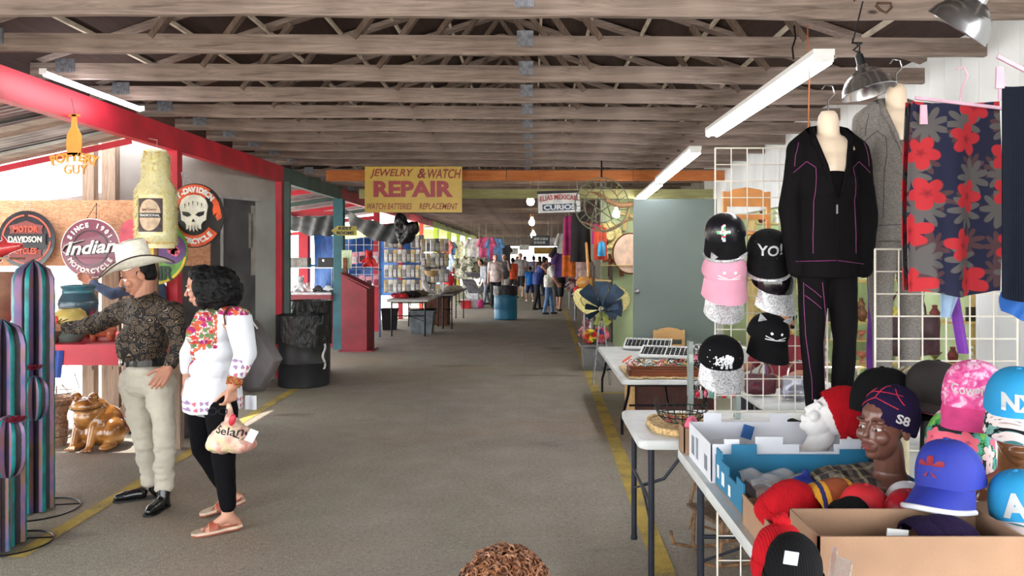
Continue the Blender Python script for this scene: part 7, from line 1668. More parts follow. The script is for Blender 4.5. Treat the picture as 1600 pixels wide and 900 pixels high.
# ---------------------------------------------------------------- curios stand in the middle distance
o = E('windmill_ornament', (P(940, 0, 9.7).x, 9.7, 0), 'metal windmill flower on a tall wire tripod beside the grey bin', 'garden ornament'); c = V((0, 0, .98)); dkb = M('dark_blue_metal', (30, 48, 66), .4, .5, var=.2, sc=10)
for i in range(9):
    a = 2*PI*i/9+PI/2; big_ = 1.3 if i in (0, 1, 8) else .72; L = .24*big_
    m = MB(); m.sheet(lambda u, v_: c+V((math.cos(a)*(.04+L*v_)-math.sin(a)*(u-.5)*(.03+.12*v_*big_**2*(1-.35*v_**6)), -.03+.03*(u-.5)+.0*v_, math.sin(a)*(.04+L*v_)+math.cos(a)*(u-.5)*(.03+.12*v_*big_**2*(1-.35*v_**6)))), 4, 8, .003); ob('blade', m, dkb if i not in (4, 5) else M('lime_metal', (150, 160, 80), .4, .4), o)
m = MB(); m.ell(c+V((0, -.03, 0)), .03); m.cyl(c+V((0, -.03, 0)), c+V((0, .25, 0)), .008); ob('hub', m, steel, o)
m = MB(); m.prism([(.0, -.05), (.16, -.12), (.18, 0), (.16, .12), (0, .05)], .004, Matrix.Translation(c+V((.12, .25, 0)))); ob('tail', m, dkb, o)
for i in range(4):
    a = PI/4+PI/2*i; m = MB(); m.cyl((math.cos(a)*.02, math.sin(a)*.02, .95), (math.cos(a)*.16, math.sin(a)*.16, 0), .007, n=6); ob('leg', m, steel, o)
m = MB()
for z, r in ((.7, .06), (.45, .1), (.2, .135)):
    for i in range(4): a = PI/4+PI/2*i; b = a+PI/2; m.cyl((math.cos(a)*r, math.sin(a)*r, z), (math.cos(b)*r*.8, math.sin(b)*r*.8, z+.17), .004, n=5)
ob('braces', m, steel, o)
m = MB(); c = V((P(930, 0, 11.2).x, 11.2, 0)); slab(m, rrect(c.x-.2, c.x+.24, 11.0, 11.42, .05), 0, .34); m.v = [V(((p.x-c.x)*(.85+.15*p.z/.34)+c.x, (p.y-11.2)*(.85+.15*p.z/.34)+11.2, p.z)) for p in m.v]; o = E('storage_bin', c, 'grey plastic storage bin under the painted pots, right of the yellow line', 'bin'); gb_ = M('grey_bin_plastic', (112, 112, 112), .5); ob('bin_body', m, gb_, o, True); m = MB(); slab(m, rrect(c.x-.23, c.x+.27, 10.97, 11.45, .05), .34, .37); ob('rim', m, gb_, o, True)
def pot2(c, s_, mat, label, cat='pot', name='painted_pot', side=False):
    m = MB(); pr_ = [(.05, 0), (.1, .03), (.14, .1), (.13, .18), (.09, .22), (.1, .25)]; m.lathe([(r*s_, z*s_) for r, z in pr_]+[(.08*s_, .24*s_), (.01, .2*s_)], (0,0,0), 24, rot=(PI/2, 0, 0) if side else None); o = E(name, c, label, cat); ob('vessel', m, mat, o); return o
yfl = flower('yellow_flower_glaze', (216, 190, 50), [(196, 50, 40), (40, 90, 60)], 9., 5, .45, [((40, 80, 50), 1.2)], rough=.35)
o = pot2((.86, 11.3, .375+.10), .8, yfl, 'yellow painted pot with flowers lying on the grey bin', side=True); pot2((1.02, 11.2, .375), .9, flower('red_flower_glaze', (196, 70, 60), [(230, 110, 150), (60, 50, 110)], 9., 5, .4, rough=.35), 'red and blue painted pot on the grey bin beside the windmill')
# wall pieces
dr_ = E('hand_drum', P(980, 396, 12.1), 'pale oval hide drum hanging on the green wall', 'drum'); m = MB(); m.prism([(math.cos(2*PI*i/36)*.27, math.sin(2*PI*i/36)*.31) for i in range(36)], .03, Matrix.Translation((.05, 0, 0))); ob('drum_head', m, M('pale_hide', (228, 196, 172), .6), dr_); m = MB(); m.tube([(.05+math.cos(2*PI*i/36)*.275, -.005, math.sin(2*PI*i/36)*.315) for i in range(36)], .014, 8, closed=True); ob('rim', m, _M['brown_wood'], dr_)
m = MB(); m.bb((P(940, 0, 12.1).x, 12.05, P(0, 414, 12.1).z-.015), (P(992, 0, 12.1).x, 12.29, P(0, 414, 12.1).z)); top('wall_shelf', m, yb, 'narrow yellowish shelf on the green wall beneath the drum', 'shelf', smooth=False)
m = MB(); pts = [P(922, 300, 9.95), P(935, 303, 9.9), P(950, 314, 9.85), P(968, 321, 9.85), P(985, 320, 9.8), P(996, 315, 9.75)]; m.tube(pts, [.008, .022, .035, .038, .03, .02], 12); top('steer_horn', m, M('polished_horn', (176, 134, 92), .3, var=.25, sc=6, coat=.4), 'long curved brown horn in front of the round metal wheel ornament', 'horn')
m = MB(); pts = [P(905, 345, 9.95), P(925, 352, 9.95), P(945, 362, 9.9), P(960, 356, 9.9), P(978, 345, 9.85), P(990, 342, 9.85)]; m.tube(pts, [.006, .016, .022, .022, .014, .006], 10); top('steer_horn', m, _M['polished_horn'], 'dark lower horn beneath the round metal wheel ornament', 'horn')
o = E('wheel_ornament', P(940, 320, 9.83), 'round openwork metal wheel ornament with letters hanging beside the curios sign', 'ornament'); wmt = M('dull_olive_metal', (92, 92, 70), .45, .6, var=.2, sc=12)
m = MB(); ringmesh(m, .335, .35, .012); ringmesh(m, .22, .232, .012); ob('rings', m, wmt, o)
m = MB()
for i in range(24): a = 2*PI*i/24; m.bar((math.cos(a)*.232, 0, math.sin(a)*.232), (math.cos(a+.08)*.335, 0, math.sin(a+.08)*.335), .01, .01, up=(0,1,0))
ob('spokes', m, wmt, o)
m = MB()
for i in range(5): a = PI/2+2*PI*i/5; b = a+4*PI/5; m.bar((math.cos(a)*.22, 0, math.sin(a)*.22), (math.cos(b)*.22, 0, math.sin(b)*.22), .014, .01, up=(0,1,0))
ob('star', m, wmt, o); m = MB(); m.cyl((0, 0, .35), (0, 0, .7), .012); ob('hanger', m, blackm, o)
def cross(label, c, s_, mat, rz=0.):
    m = MB(); m.prism([(-.03, -.2), (.03, -.2), (.025, .03), (.12, .02), (.12, .08), (.025, .08), (.03, .16), (-.03, .16), (-.025, .08), (-.12, .08), (-.12, .02), (-.025, .03)], .03); m.ell((0, -.01, .05), (.04, .02, .04)); m.v = [V((p.x*s_, p.y, p.z*s_)) for p in m.v]; o = top('wall_cross', m, mat, label, 'cross'); o.location = c; o.rotation_euler = (0, rz, 0); return o
cross('dark cross hanging on the green wall left of the drum', P(957, 402, 12.2), 1.1, M('dark_wood_cross', (56, 44, 34), .6), .3); cross('brown cross low on the green wall', P(953, 432, 12.2), 1., _M['brown_wood']); cross('rusty cross on the green wall below the drum', P(972, 432, 12.2), 1.1, M('rusty_cross', (134, 84, 50), .7), -.2)
cross('yellow wooden cross high on the green wall', P(975, 360, 12.2), 1., yb, .2)
def straw_hat(label, c, rot, s_=1., mat=None):
    o = E('straw_hat', c, label, 'hat', rot=rot); mt = mat or M('yellow_straw', (216, 204, 140), .8, var=.15, sc=40, bump=.4, bsc=150); m = MB(); m.lathe([(.2*s_, .02), (.205*s_, .01), (.1*s_, -.0), (.09*s_, .08), (.07*s_, .11), (.002, .1)], n=28, cap=False); m.lathe([(.2*s_, .015), (.1*s_, -.006), (.085*s_, .07), (.002, .09)], n=28, cap=False); ob('hat_body', m, mt, o); m = MB(); m.tube([(math.cos(2*PI*i/28)*.096*s_, math.sin(2*PI*i/28)*.096*s_, .015) for i in range(28)], .006, 6, closed=True); ob('hat_band', m, black, o); return o
straw_hat('yellow straw hat on the green wall behind the windmill tail', P(962, 468, 12.15), (PI/2-.3, 0, 0), 1.1); straw_hat('pale straw hat resting left of the windmill blades', P(917, 472, 11.55), (.9, .3, .4), 1.2)
straw_hat('pale green straw hat high on the green wall', P(952, 368, 12.15), (PI/2, .3, 0), 1.)
m = MB(); m.sheet(lambda u, v_: P(946+14*u+4*math.sin(v_*8), 345+60*v_, 12.2)+V((0, .01*math.sin(u*9), 0)), 6, 12, .004); top('palm_weaving', m, M('pale_palm', (206, 212, 160), .8, var=.2, sc=20), 'pale green palm weaving hanging on the green wall', 'weaving')
# guitar-like wooden shape and hands
m = MB(); m.ell(P(914, 442, 12.1), (.14, .035, .1)); m.ell(P(924, 440, 12.1), (.1, .03, .075)); m.cap_(P(920, 432, 12.1), .025, P(916, 380, 12.15), .02); top('toy_guitar', m, M('orange_yellow_varnish', (216, 150, 60), .35, coat=.4), 'orange toy guitar leaning behind the straw hat', 'guitar')
o = E('wooden_cabinet', V((1.5, 12.0, 0)), 'dark and yellow wooden shelves at the corner of the curios stand', 'cabinet')
for z in (.25, .62, .95, 1.25): m = MB(); m.bb((.98, 11.85, z), (1.24, 12.25, z+.03)); ob('shelf_board', m, yb, o, True, False)
m = MB(); m.bb((.96, 11.85, 0), (.985, 12.25, 1.5)); m.bb((1.235, 11.85, 0), (1.26, 12.25, 1.5)); ob('side_panel', m, M('dark_cabinet_wood', (60, 48, 40), .6), o, True, False)

# generic soft goods
def garment(name, label, c, w_, h, mat, cat='clothing', grp=None, sleeves=True, rz=0., hanger=True, seed=0):
    o = E(name, c, label, cat, grp, rz)
    a = w_/2
    def f(u, v_):
        wd = a*(.75+.25*min(1, v_*4)) if sleeves else a*(.9+.15*v_)
        return V(((u-.5)*2*wd, .02*math.sin(u*11+seed)*(.3+v_)+.0, -h*v_+.04*(.5-abs(u-.5))*2*(1-v_)))
    m = MB(); m.sheet(f, 14, 10, .03 if w_ > .25 else .015)
    if sleeves:
        for s_ in (-1, 1): m.cap_((s_*a*.75, 0, -.03*h), .05*w_/.45, (s_*a*1.1, 0, -.32*h), .06*w_/.45, 8)
    ob('cloth_body', m, mat, o)
    m = MB(); m.tube([(0, 0, .0), (0, 0, max(.05, 2.9-V(c).z))], .003, 4); ob('cord', m, steel, o)
    if hanger: m = MB(); m.tube([(-a*.8, 0, -.01), (0, 0, .05), (a*.8, 0, -.01)], .005, 5); m.tube([(0, 0, .05), (0, 0, .1), (.03, 0, .12), (.03, 0, .15)], .004, 5); ob('hanger', m, steel, o)
    return o
CM = {}
def cmat(c):
    if c not in CM: CM[c] = M('cloth_%d_%d_%d' % c, c, .8, var=.22, sc=7)
    return CM[c]
for (x, y, Y, w_, h, c_, lab, cat) in (
  (889, 372, 12.75, .22, .64, (216, 110, 40), 'orange cloth hanging at the left end of the curios clothes row', 'cloth'), (889, 340, 12.6, .18, .62, (150, 40, 100), 'magenta cloth hanging behind the black cloth', 'cloth'), (907, 334, 12.4, .3, .78, (28, 26, 30), 'black cloth hanging by the curios sign', 'cloth'),
  (915, 344, 12.7, .16, .6, (214, 76, 50), 'orange red cloth hanging right of the black cloth', 'cloth'), (938, 356, 12.0, .2, .5, (190, 70, 44), 'rust red kite-shaped cloth hanging under the wheel ornament', 'cloth'), (931, 352, 12.2, .12, .3, (176, 40, 120), 'pink cloth hanging left of the rust red cloth', 'cloth'),
  (941, 352, 12.05, .06, .42, (230, 160, 50), 'yellow orange strip hanging by the rust red cloth', 'cloth'), (945, 365, 12.15, .1, .18, (110, 70, 150), 'purple cloth corner by the rust red cloth', 'cloth'), (940, 380, 11.9, .12, .2, (70, 150, 190), 'light blue cloth patch at the bottom of the rust red cloth', 'cloth')):
    garment('hanging_cloth', lab, P(x, y, Y), w_, h, cmat(c_), cat, sleeves=False, hanger=False, seed=x)
# row of goods along the right of the aisle
def bagpack(label, c, s_, mat, grp=None, name='backpack', cat='bag', pocket=None):
    o = E(name, c, label, cat, grp); m = MB(); m.ell((0, 0, .2*s_), (.15*s_, .1*s_, .2*s_)); m.box((0, 0, .12*s_), (.26*s_, .16*s_, .2*s_)); remesh(m, 'bag_body', mat, .018*max(1, s_), 2, o, disp=folds(.012, 8, 20))
    m = MB(); m.ell((0, -.09*s_, .12*s_), (.1*s_, .05*s_, .08*s_)); ob('pocket', m, pocket or mat, o); m = MB(); m.tube([(-.06*s_, 0, .38*s_), (0, 0, .46*s_), (.06*s_, 0, .38*s_)], .008, 5); ob('strap', m, black, o); return o
for i, (x, y, Y, s_, c_, pc_, lab) in enumerate(((899, 437, 15.5, 1.1, (150, 128, 104), (150, 70, 60), 'tan backpack with a red pocket hanging in the row of goods'), (896, 441, 17.5, 1.0, (80, 60, 70), (130, 50, 60), 'dark plum backpack low in the row of goods'), (913, 440, 14.0, 1.2, (190, 156, 150), (200, 170, 160), 'pinkish wrapped bundle beside the tan backpack'), (905, 470, 15.0, .8, (190, 40, 50), (220, 210, 206), 'red bundle beside the pale hat'))):
    q = P(x, y, Y); bagpack(lab, q, s_, cmat(c_), pocket=cmat(pc_))
def counter(label, x0, x1, y0, y1, h, mat, legs=True):
    o = E('display_table', ((x0+x1)/2, (y0+y1)/2, 0), label, 'table'); m = MB(); m.bb((x0, y0, h-.04), (x1, y1, h)); ob('tabletop', m, mat, o, True, False)
    if legs:
        for x in (x0+.04, x1-.04):
            for y in (y0+.05, y1-.05): m = MB(); m.cyl((x, y, 0), (x, y, h-.04), .018, n=8); ob('leg', m, steel, o, True)
    return o
counter('display table of toys along the right side of the aisle', 1.05, 1.75, 13.0, 15.6, .55, cmat((150, 130, 120))); counter('farther display table of goods along the right side of the aisle', 1.08, 1.8, 16.2, 19.6, .62, cmat((190, 186, 180)))
counter('farthest display table on the right beside the black-dressed shopper', 1.15, 1.9, 20.4, 24.0, .7, cmat((180, 176, 170)))
def plush(label, c, s_, mat, grp=None, ears=True, name='plush_toy'):
    o = E(name, c, label, 'plush toy', grp); m = MB(); m.ell((0, 0, .1*s_), (.07*s_, .06*s_, .09*s_)); m.ell((0, -.02*s_, .22*s_), (.06*s_, .055*s_, .055*s_)); m.ell((0, -.07*s_, .21*s_), (.028*s_, .025*s_, .02*s_))
    for q in (-1, 1):
        m.ell((q*.045*s_, 0, .275*s_), (.02*s_, .012*s_, .025*s_)); m.cap_((q*.06*s_, 0, .14*s_), .024*s_, (q*.1*s_, -.04*s_, .09*s_), .022*s_); m.cap_((q*.04*s_, -.02*s_, .04*s_), .03*s_, (q*.07*s_, -.1*s_, .03*s_), .026*s_)
    remesh(m, 'plush_body', mat, .011*max(1, s_), 1, o); m = MB()
    for q in (-1, 1): m.ell((q*.02*s_, -.072*s_, .235*s_), .006*s_, n=6, m=4)
    ob('eyes', m, black, o); return o
cols = [(206, 200, 196), (190, 60, 70), (60, 54, 60), (214, 190, 170), (150, 120, 110), (226, 222, 216), (120, 60, 80), (230, 150, 150), (96, 80, 76), (170, 150, 140)]
RG = random.Random(4)
pls = [plush('plush toy in the crowded row along the right side of the aisle', (0,0,0), 1.3, cmat(c_), 'plush toys along the right side') for c_ in cols[:8]]; n_ = 0
for Y0, Y1, h in ((13.05, 15.5, .55), (16.3, 19.5, .62), (20.5, 23.8, .7)):
    for k in range(10):
        o = pls[n_] if n_ < 8 else copytree(pls[n_ % 8]); Y = Y0+(Y1-Y0)*(k+.5)/10; o.location = (1.14+.16*(k % 2), Y, h); o.rotation_euler = (0, 0, RG.uniform(-1.6, 0)); n_ += 1
for k in range(9):
    o = copytree(pls[k % 8]); o.location = (1.1+RG.uniform(0, .2), 12.6+k*.45, .0); o.rotation_euler = (0, 0, RG.uniform(-1, .4)); o['label'] = 'plush toy sitting on the ground below the right display tables'; o['group'] = 'plush toys on the ground at right'
for k, (x, y, Y, w_, h, c_, lab) in enumerate(((884, 398, 17, .5, .5, (90, 60, 120), 'purple shirt hanging at the far right of the crowd'), (883, 366, 19, .4, .75, (230, 226, 220), 'white patterned shirt hanging high at the far right'), (880, 388, 22, .6, .6, (40, 38, 44), 'dark shirt hanging behind the far signs'), (872, 392, 26, .5, .5, (60, 56, 66), 'dark jacket hanging beneath the far white sign'))):
    garment('hanging_shirt', lab, P(x, y, Y), w_, h, cmat(c_), seed=k)
# ---------------------------------------------------------------- signs over the aisle
ys = E('hanging_sign', P(646, 332, 10.62), 'yellow jewelry and watch repair sign hanging under the tenth truss', 'sign', rz=0.)
X0, X1 = P(570, 0, 10.6).x, P(722, 0, 10.6).x; Z0, Z1 = P(0, 333, 10.6).z, P(0, 261, 10.6).z; W_, H_ = X1-X0, Z1-Z0
m = MB(); m.bb((-W_/2, -.006, 0), (W_/2, .006, H_)); ob('board', m, M('sign_yellow', (216, 178, 66), .35, var=.03), ys, smooth=False)
rp = M('sign_red', (170, 40, 44), .35, var=.04); rp2 = M('sign_dark_red', (150, 42, 30), .45)
for txt, w_, h, x, z, b_, sh_, mt in (('JEWELRY', .60, .13, -.30, .535, .015, .25, rp2), ('&', .12, .135, .115, .54, .02, .2, rp2), ('WATCH', .46, .13, .43, .535, .015, .25, rp2), ('REPAIR', 1.10, .225, 0., .325, .045, 0., rp), ('WATCH BATTERIES', .62, .085, -.33, .085, .005, .25, rp2), ('REPLACEMENT', .54, .085, .35, .085, .005, .25, rp2)):
    t = fit(textmesh(txt, 1, .003, b_, sh_), w_, h, (x, z)); t.v = [V((a.x, a.y*.8-.009, a.z)) for a in t.v]; ob('lettering', t, mt, ys)
m = MB()
for x in (-.45, 0, .45): m.ell((x, -.009, H_-.02), .008, n=8, m=5)
ob('screws', m, steel, ys)
cs_ = E('hanging_sign', P(874, 332, 10.9), 'white sign with red words above blue curios lettering, hanging at an angle', 'sign', rot=(0, math.radians(-2.5), math.radians(8)))
m = MB(); m.bb((-.3, -.006, 0), (.3, .006, .27)); ob('board', m, M('sign_cream', (226, 224, 218), .5), cs_, smooth=False); m = MB(); m.bb((-.24, -.009, .03), (.25, -.006, .12)); ob('blue_panel', m, M('sign_blue', (34, 70, 110), .5), cs_, smooth=False)
t = fit(textmesh('CURIOS', 1, .003, .04), .46, .072, (.005, .075)); t.v = [V((a.x, a.y-.013, a.z)) for a in t.v]; ob('lettering', t, white, cs_)
t = fit(textmesh('ELIAS MEXICAN', 1, .003, .015), .54, .075, (0, .205)); t.v = [V((a.x, a.y-.01, a.z+.03*(1-(a.x/.3)**2)-.015)) for a in t.v]; ob('lettering', t, M('sign_bright_red', (190, 50, 56), .5), cs_)
m = MB(); m.bb((-.3, -.0, .27), (.3, .06, .31)); ob('top_board', m, M('dark_board', (56, 50, 56), .7), cs_, smooth=False); m = MB(); m.cyl((-.28, .03, .3), (-.28, .03, .5), .004); m.cyl((.28, .03, .3), (.28, .03, .5), .004); ob('hanging_wire', m, steel, cs_)
rs = E('arrow_sign', P(538, 368, 13.45), 'small olive arrow-shaped rest rooms sign on the dark teal post', 'sign')
m = MB(); m.prism([(-.23, .085), (-.12, .17), (.22, .165), (.22, .0), (-.12, .0)], .015); ob('board', m, M('olive_yellow_paint', (150, 140, 60), .6), rs)
for txt, z in (('REST', .125), ('ROOMS', .045)): t = fit(textmesh(txt, 1, .003, .03), .24 if txt == 'REST' else .3, .055, (.02, z)); t.v = [V((a.x, a.y-.012, a.z)) for a in t.v]; ob('lettering', t, black, rs)
for px, py, Y, w_, h, lab, cb, ct, txt in ((845, 384, 22.08, .52, .3, 'dark grey hanging sign with pale blurred words beyond the light bulbs', (84, 96, 98), (206, 214, 210), ''), (871, 385, 23.88, .5, .27, 'white hanging sign with a thin circle beyond the grey sign', (206, 200, 206), (120, 110, 116), 'O'), (850, 397, 23.8, .62, .21, 'long yellow wooden sign hanging below the grey sign', (176, 140, 66), (110, 84, 40), ''), (819, 391, 31.08, .4, .22, 'small blank white sign far down the aisle', (226, 226, 224), (200, 200, 200), ''), (797, 398, 32.88, .7, .3, 'white far sign above the bright opening', (220, 220, 222), (190, 190, 196), '')):
    q = P(px, py, Y); o = E('hanging_sign', q, lab, 'sign'); m = MB(); m.bb((-w_/2, -.01, 0), (w_/2, .01, h)); ob('board', m, cmat(cb), o, smooth=False)
    if px == 845:
        for z, n2 in ((.2, 5), (.09, 4)):
            for k in range(n2): m = MB(); m.bb((-.2+k*.085, -.016, z-.035), (-.13+k*.085, -.01, z+.035)); ob('pale_block', m, cmat(ct), o, smooth=False)
    if txt: m = MB(); ringmesh(m, .055, .065, .006, -.013, c=(0, .13)); ob('printed_circle', m, cmat(ct), o)
    m = MB(); m.cyl((-w_*.4, 0, h), (-w_*.4, 0, 2.9-q.z), .004, n=5); m.cyl((w_*.4, 0, h), (w_*.4, 0, 2.9-q.z), .004, n=5); ob('hanging_wire', m, steel, o)
# bare bulbs along the aisle
def bulb(c, label, s_=1.):
    o = E('light_bulb', c, label, 'ceiling light', 'bare bulbs along the aisle'); m = MB(); m.lathe([(.002, -.07), (.03, -.06), (.042, -.03), (.035, .0), (.016, .03), (.014, .05)], n=16); m.v = [p*s_ for p in m.v]; ob('bulb', m, bulbm, o); m = MB(); m.cyl((0,0,.05*s_), (0,0,.10*s_), .022*s_, n=12); m.cyl((0,0,.1*s_), (0,0,.36), .004, n=5); ob('socket', m, cmat((214, 150, 90)), o); return o
for x, y, Y, lab, s_ in ((829, 311, 12.18, 'nearest glowing bare bulb hanging left of the curios sign', 1.5), (831, 345, 19.38, 'second glowing bare bulb over the aisle', 1.8), (833, 365, 27.48, 'third and farthest glowing bare bulb, warm coloured', 2.2), (963, 331, 11.28, 'glowing bare bulb behind the wheel ornament and horn', 1.3)): bulb(P(x, y, Y), lab, s_)
tube_light(P(664, 356, 21.5), P(676, 357, 23), 'short glowing fluorescent light under the beam by the lime green posts', 1)
# ---------------------------------------------------------------- left side beyond the pottery stall
# trash drums
dm = E('trash_drum', P(475, 600, 9.85).xy.to_3d(), 'black steel trash drum lined with a black bag, left of the aisle', 'trash can')
bag_ = G('black_bin_bag', .3, spec=.6); bag_.col((22, 22, 26)); bag_.bump(bag_.noise(bag_.co((1, 1, .5)), 14., 4, 1.), 1., .03); bag_ = reg(bag_, 'black_bin_bag'); dpb = M('black_drum_paint', (34, 36, 40), .45, var=.2, sc=4)
m = MB(); m.lathe([(.31, 0), (.32, .01), (.318, .28), (.33, .3), (.318, .32), (.318, .58), (.33, .6), (.318, .62), (.32, .86), (.33, .88), (.3, .885), (.29, .6)], (0,0,0), 48); ob('drum_body', m, dpb, dm)
m = MB(); m.sheet(lambda u, v_: (math.cos(2*PI*u)*(.338+.006*math.sin(u*60)+.008*math.sin(u*23)), math.sin(2*PI*u)*(.338+.006*math.sin(u*60)), .9-(.36+.03*math.sin(u*17))*v_), 72, 8, .004); ob('bin_liner', m, bag_, dm)
m = MB(); m.sheet(lambda u, v_: (.325*math.cos(-.5+.08*math.sin(v_*9)+u*.12), .325*math.sin(-.5+.08*math.sin(v_*9)+u*.12), .22+.32*v_), 3, 8, .004); ob('white_stain', m, white, dm)
d2 = E('trash_drum', (P(484, 0, 10.75).x, 10.75, 0), 'second black drum standing behind the first one, its liner folded over the rim', 'trash can')
m = MB(); m.lathe([(.27, 0), (.28, .01), (.28, .95), (.29, 1.0), (.27, 1.0), (.26, .6)], (0,0,0), 40); ob('drum_body', m, dpb, d2); m = MB(); m.sheet(lambda u, v_: (math.cos(2*PI*u)*(.3+.008*math.sin(u*50)), math.sin(2*PI*u)*(.3+.008*math.sin(u*41)), 1.03-(.4+.02*math.sin(u*17))*v_), 60, 8, .004); ob('bin_liner', m, bag_, d2)
m = MB(); c = P(424, 520, 9.9)
# red podium
pdm = E('sloped_stand', (P(560, 0, 13.5).x, 13.45, 0), 'dark red sloped-top wooden stand next to the dark teal post', 'stand'); m = MB(); x0, x1 = -.24, .2
m.add([(x0, -.2, 0), (x1, -.2, 0), (x1, -.2, 1.08), (x0, -.2, 1.32), (x0, .25, 0), (x1+.04, .25, 0), (x1+.04, .25, 1.08), (x0, .25, 1.32)], [(0,1,2,3), (5,4,7,6), (1,5,6,2), (4,0,3,7), (3,2,6,7), (4,5,1,0)]); ob('cabinet_body', m, dred, pdm, smooth=False)
m = MB(); m.add([(x0-.02, -.22, 1.335), (x1+.05, -.22, 1.08), (x1+.05, .27, 1.08), (x0-.02, .27, 1.335), (x0-.02, -.22, 1.36), (x1+.05, -.22, 1.105), (x1+.05, .27, 1.105), (x0-.02, .27, 1.36)], [(0,3,2,1), (4,5,6,7), (0,1,5,4), (1,2,6,5), (2,3,7,6), (3,0,4,7)]); ob('sloped_top', m, dred, pdm, smooth=False); m = MB(); m.bb((x0-.01, -.03, 1.3), (x0+.05, .01, 1.62)); ob('back_slat', m, _M['brown_wood'], pdm, smooth=False); m = MB(); m.bb((x0-.04, -.24, 0), (x1+.1, .29, .02)); ob('base_board', m, dred, pdm, smooth=False)
# paper notices on teal post
m = MB(); c = P(541, 405, 13.5); m.bb((c.x-.08, 13.49, c.z-.16), (c.x+.1, 13.5, c.z+.16)); top('paper_notice', m, M('faded_paper', (190, 206, 170), .7), 'faded paper notices on the dark teal post', 'notice', smooth=False)
# stall counter and shelf
o = E('stall_counter', (-4.0, 13.8, 0), 'dark red counter of the toy stall between the red and teal posts', 'counter'); m = MB(); m.bb((-6.2, 13.45, .97), (-3.5, 14.1, 1.01)); ob('countertop', m, steel, o, True, False); m = MB(); m.bb((-6.2, 13.42, .85), (-3.5, 13.45, .97)); ob('front_board', m, dred, o, True, False)
for x in (-6.1, -5.0, -3.6): m = MB(); m.bb((x-.04, 13.9, 0), (x+.04, 14.0, .97)); ob('leg', m, dred, o, True, False)
o = E('hanging_shelf', (-4.1, 13.8, 1.42), 'thin glass shelf above the toy stall counter', 'shelf'); m = MB(); m.bb((-5.2, 13.6, 1.43), (-3.5, 13.95, 1.45)); ob('shelf_board', m, M('pale_glass', (214, 226, 230), .15, var=.02), o, True, False); m = MB(); [m.cyl((x, 13.8, 1.01), (x, 13.8, 1.43), .01, n=6) for x in (-5.1, -4.3, -3.58)]; ob('shelf_posts', m, steel, o, True)
m = MB(); m.bb((-4.30, 13.65, 1.45), (-3.98, 13.9, 1.62)); 
for i in range(9): m.bb((-4.29+.034*i, 13.645, 1.455), (-4.275+.034*i, 13.65, 1.615))
top('stacked_cartons', m, cmat((150, 146, 140)), 'block of grey cartons on the glass shelf by the red post', 'boxes', smooth=False)
o = E('cash_box', (-3.66, 13.75, 1.45), 'black hard case with silver latch on the glass shelf', 'case'); m = MB(); m.bb((-.13, -.1, 0), (.13, .1, .17)); ob('case_body', m, black, o, smooth=False); m = MB(); m.bb((-.05, -.11, .1), (-.02, -.1, .14)); ob('latch', m, chrome, o, smooth=False)
m = MB(); m.ell((-4.05, 13.75, 1.48), (.22, .08, .025)); top('blue_toy', m, cmat((50, 110, 150)), 'flat blue toy lying on the glass shelf', 'toy')
for x, c_, s_, lab in ((-4.35, (214, 110, 80), .7, 'orange and white plush toy on the toy stall counter'), (-4.08, (206, 206, 210), 1.0, 'grey and white husky plush toy on the toy stall counter'), (-3.95, (226, 190, 190), .6, 'pink plush toy on the toy stall counter'), (-4.55, (60, 90, 180), .6, 'blue plush toy on the toy stall counter')): q = plush(lab, (x, 13.6, 1.01), s_, cmat(c_))
for x, c_, lab in ((-3.78, (60, 56, 56), 'dark toy car on the toy stall counter'), (-3.6, (200, 206, 206), 'pale toy car on the toy stall counter')):
    o = E('toy_car', (x, 13.62, 1.01), lab, 'toy car'); m = MB(); m.ell((0, 0, .05), (.11, .05, .035)); m.ell((0, 0, .085), (.06, .04, .035)); remesh(m, 'car_body', cmat(c_), .008, 2, o)
    for wx in (-.06, .06):
        for wy in (-.045, .045): m = MB(); m.cyl((wx, wy-.01, .022), (wx, wy+.01, .022), .022, n=12); ob('wheel', m, black, o)
# inner red posts, red beams and tarps
for x, Y, lab in ((-4.9, 16.6, 'thick red post at the back of the toy stall beside the blue tarp'), (-6.4, 13.0, 'red post at the far outer side of the toy stall')): post(x, Y, red, lab, .2 if x == -4.9 else .14, 2.5)
beam('trim_12', (-3.4, 13.8, 2.42), (-6.6, 13.8, 2.32), red, .22, .08); beam('trim_13', (-6.4, 13.0, 2.45), (-6.4, 24., 2.45), red, .16, .1); beam('trim_14', (-3.4, 16.95, 2.5), (-6.6, 16.95, 2.2), red, .12, .08); beam('trim_15', (-3.4, 20.2, 2.5), (-6.6, 20.2, 2.2), red, .12, .08)
# stall roofs of translucent sheets on red purlins
def slope_roof(name, y0, y1, mat, z0=2.86, z1=2.3):
    m = MB(); m.sheet(lambda u, v_: (-3.47-3.9*u, y0+(y1-y0)*v_, z0+(z1-z0)*u+.01*math.sin(v_*(y1-y0)*2*PI/.3)), 2, int((y1-y0)/.06), .004); o = struct('ceiling', m, mat, True); o.name = name
slope_roof('ceiling_stalls', 10.5, 20.2, M('dark_roof_sheet', (120, 104, 104), .6, var=.2)); slope_roof('ceiling_lime_stalls', 26.4, 44, M('pale_lime_sheet', (210, 216, 130), .6, var=.1))
for i in range(5): beam('trim_%d' % (16+i), (-3.47, 11.2+1.7*i, 2.78), (-7.2, 11.2+1.7*i, 2.24), red if i % 2 else teal2, .06, .08)
tarp = M('dark_grey_tarp', (84, 88, 90), .55, var=.25, sc=4, bump=.3, bsc=12); btarp = G('blue_tarp', .45); btarp.col(btarp.ramp(btarp.noise(btarp.co(), 2.5, 4, .8), [(.3, (22, 70, 140)), (.7, (44, 116, 196))])).bump(btarp.noise(btarp.co((1, 1, .4)), 5., 4, 1.), .6, .05); btarp = reg(btarp, 'blue_tarp')
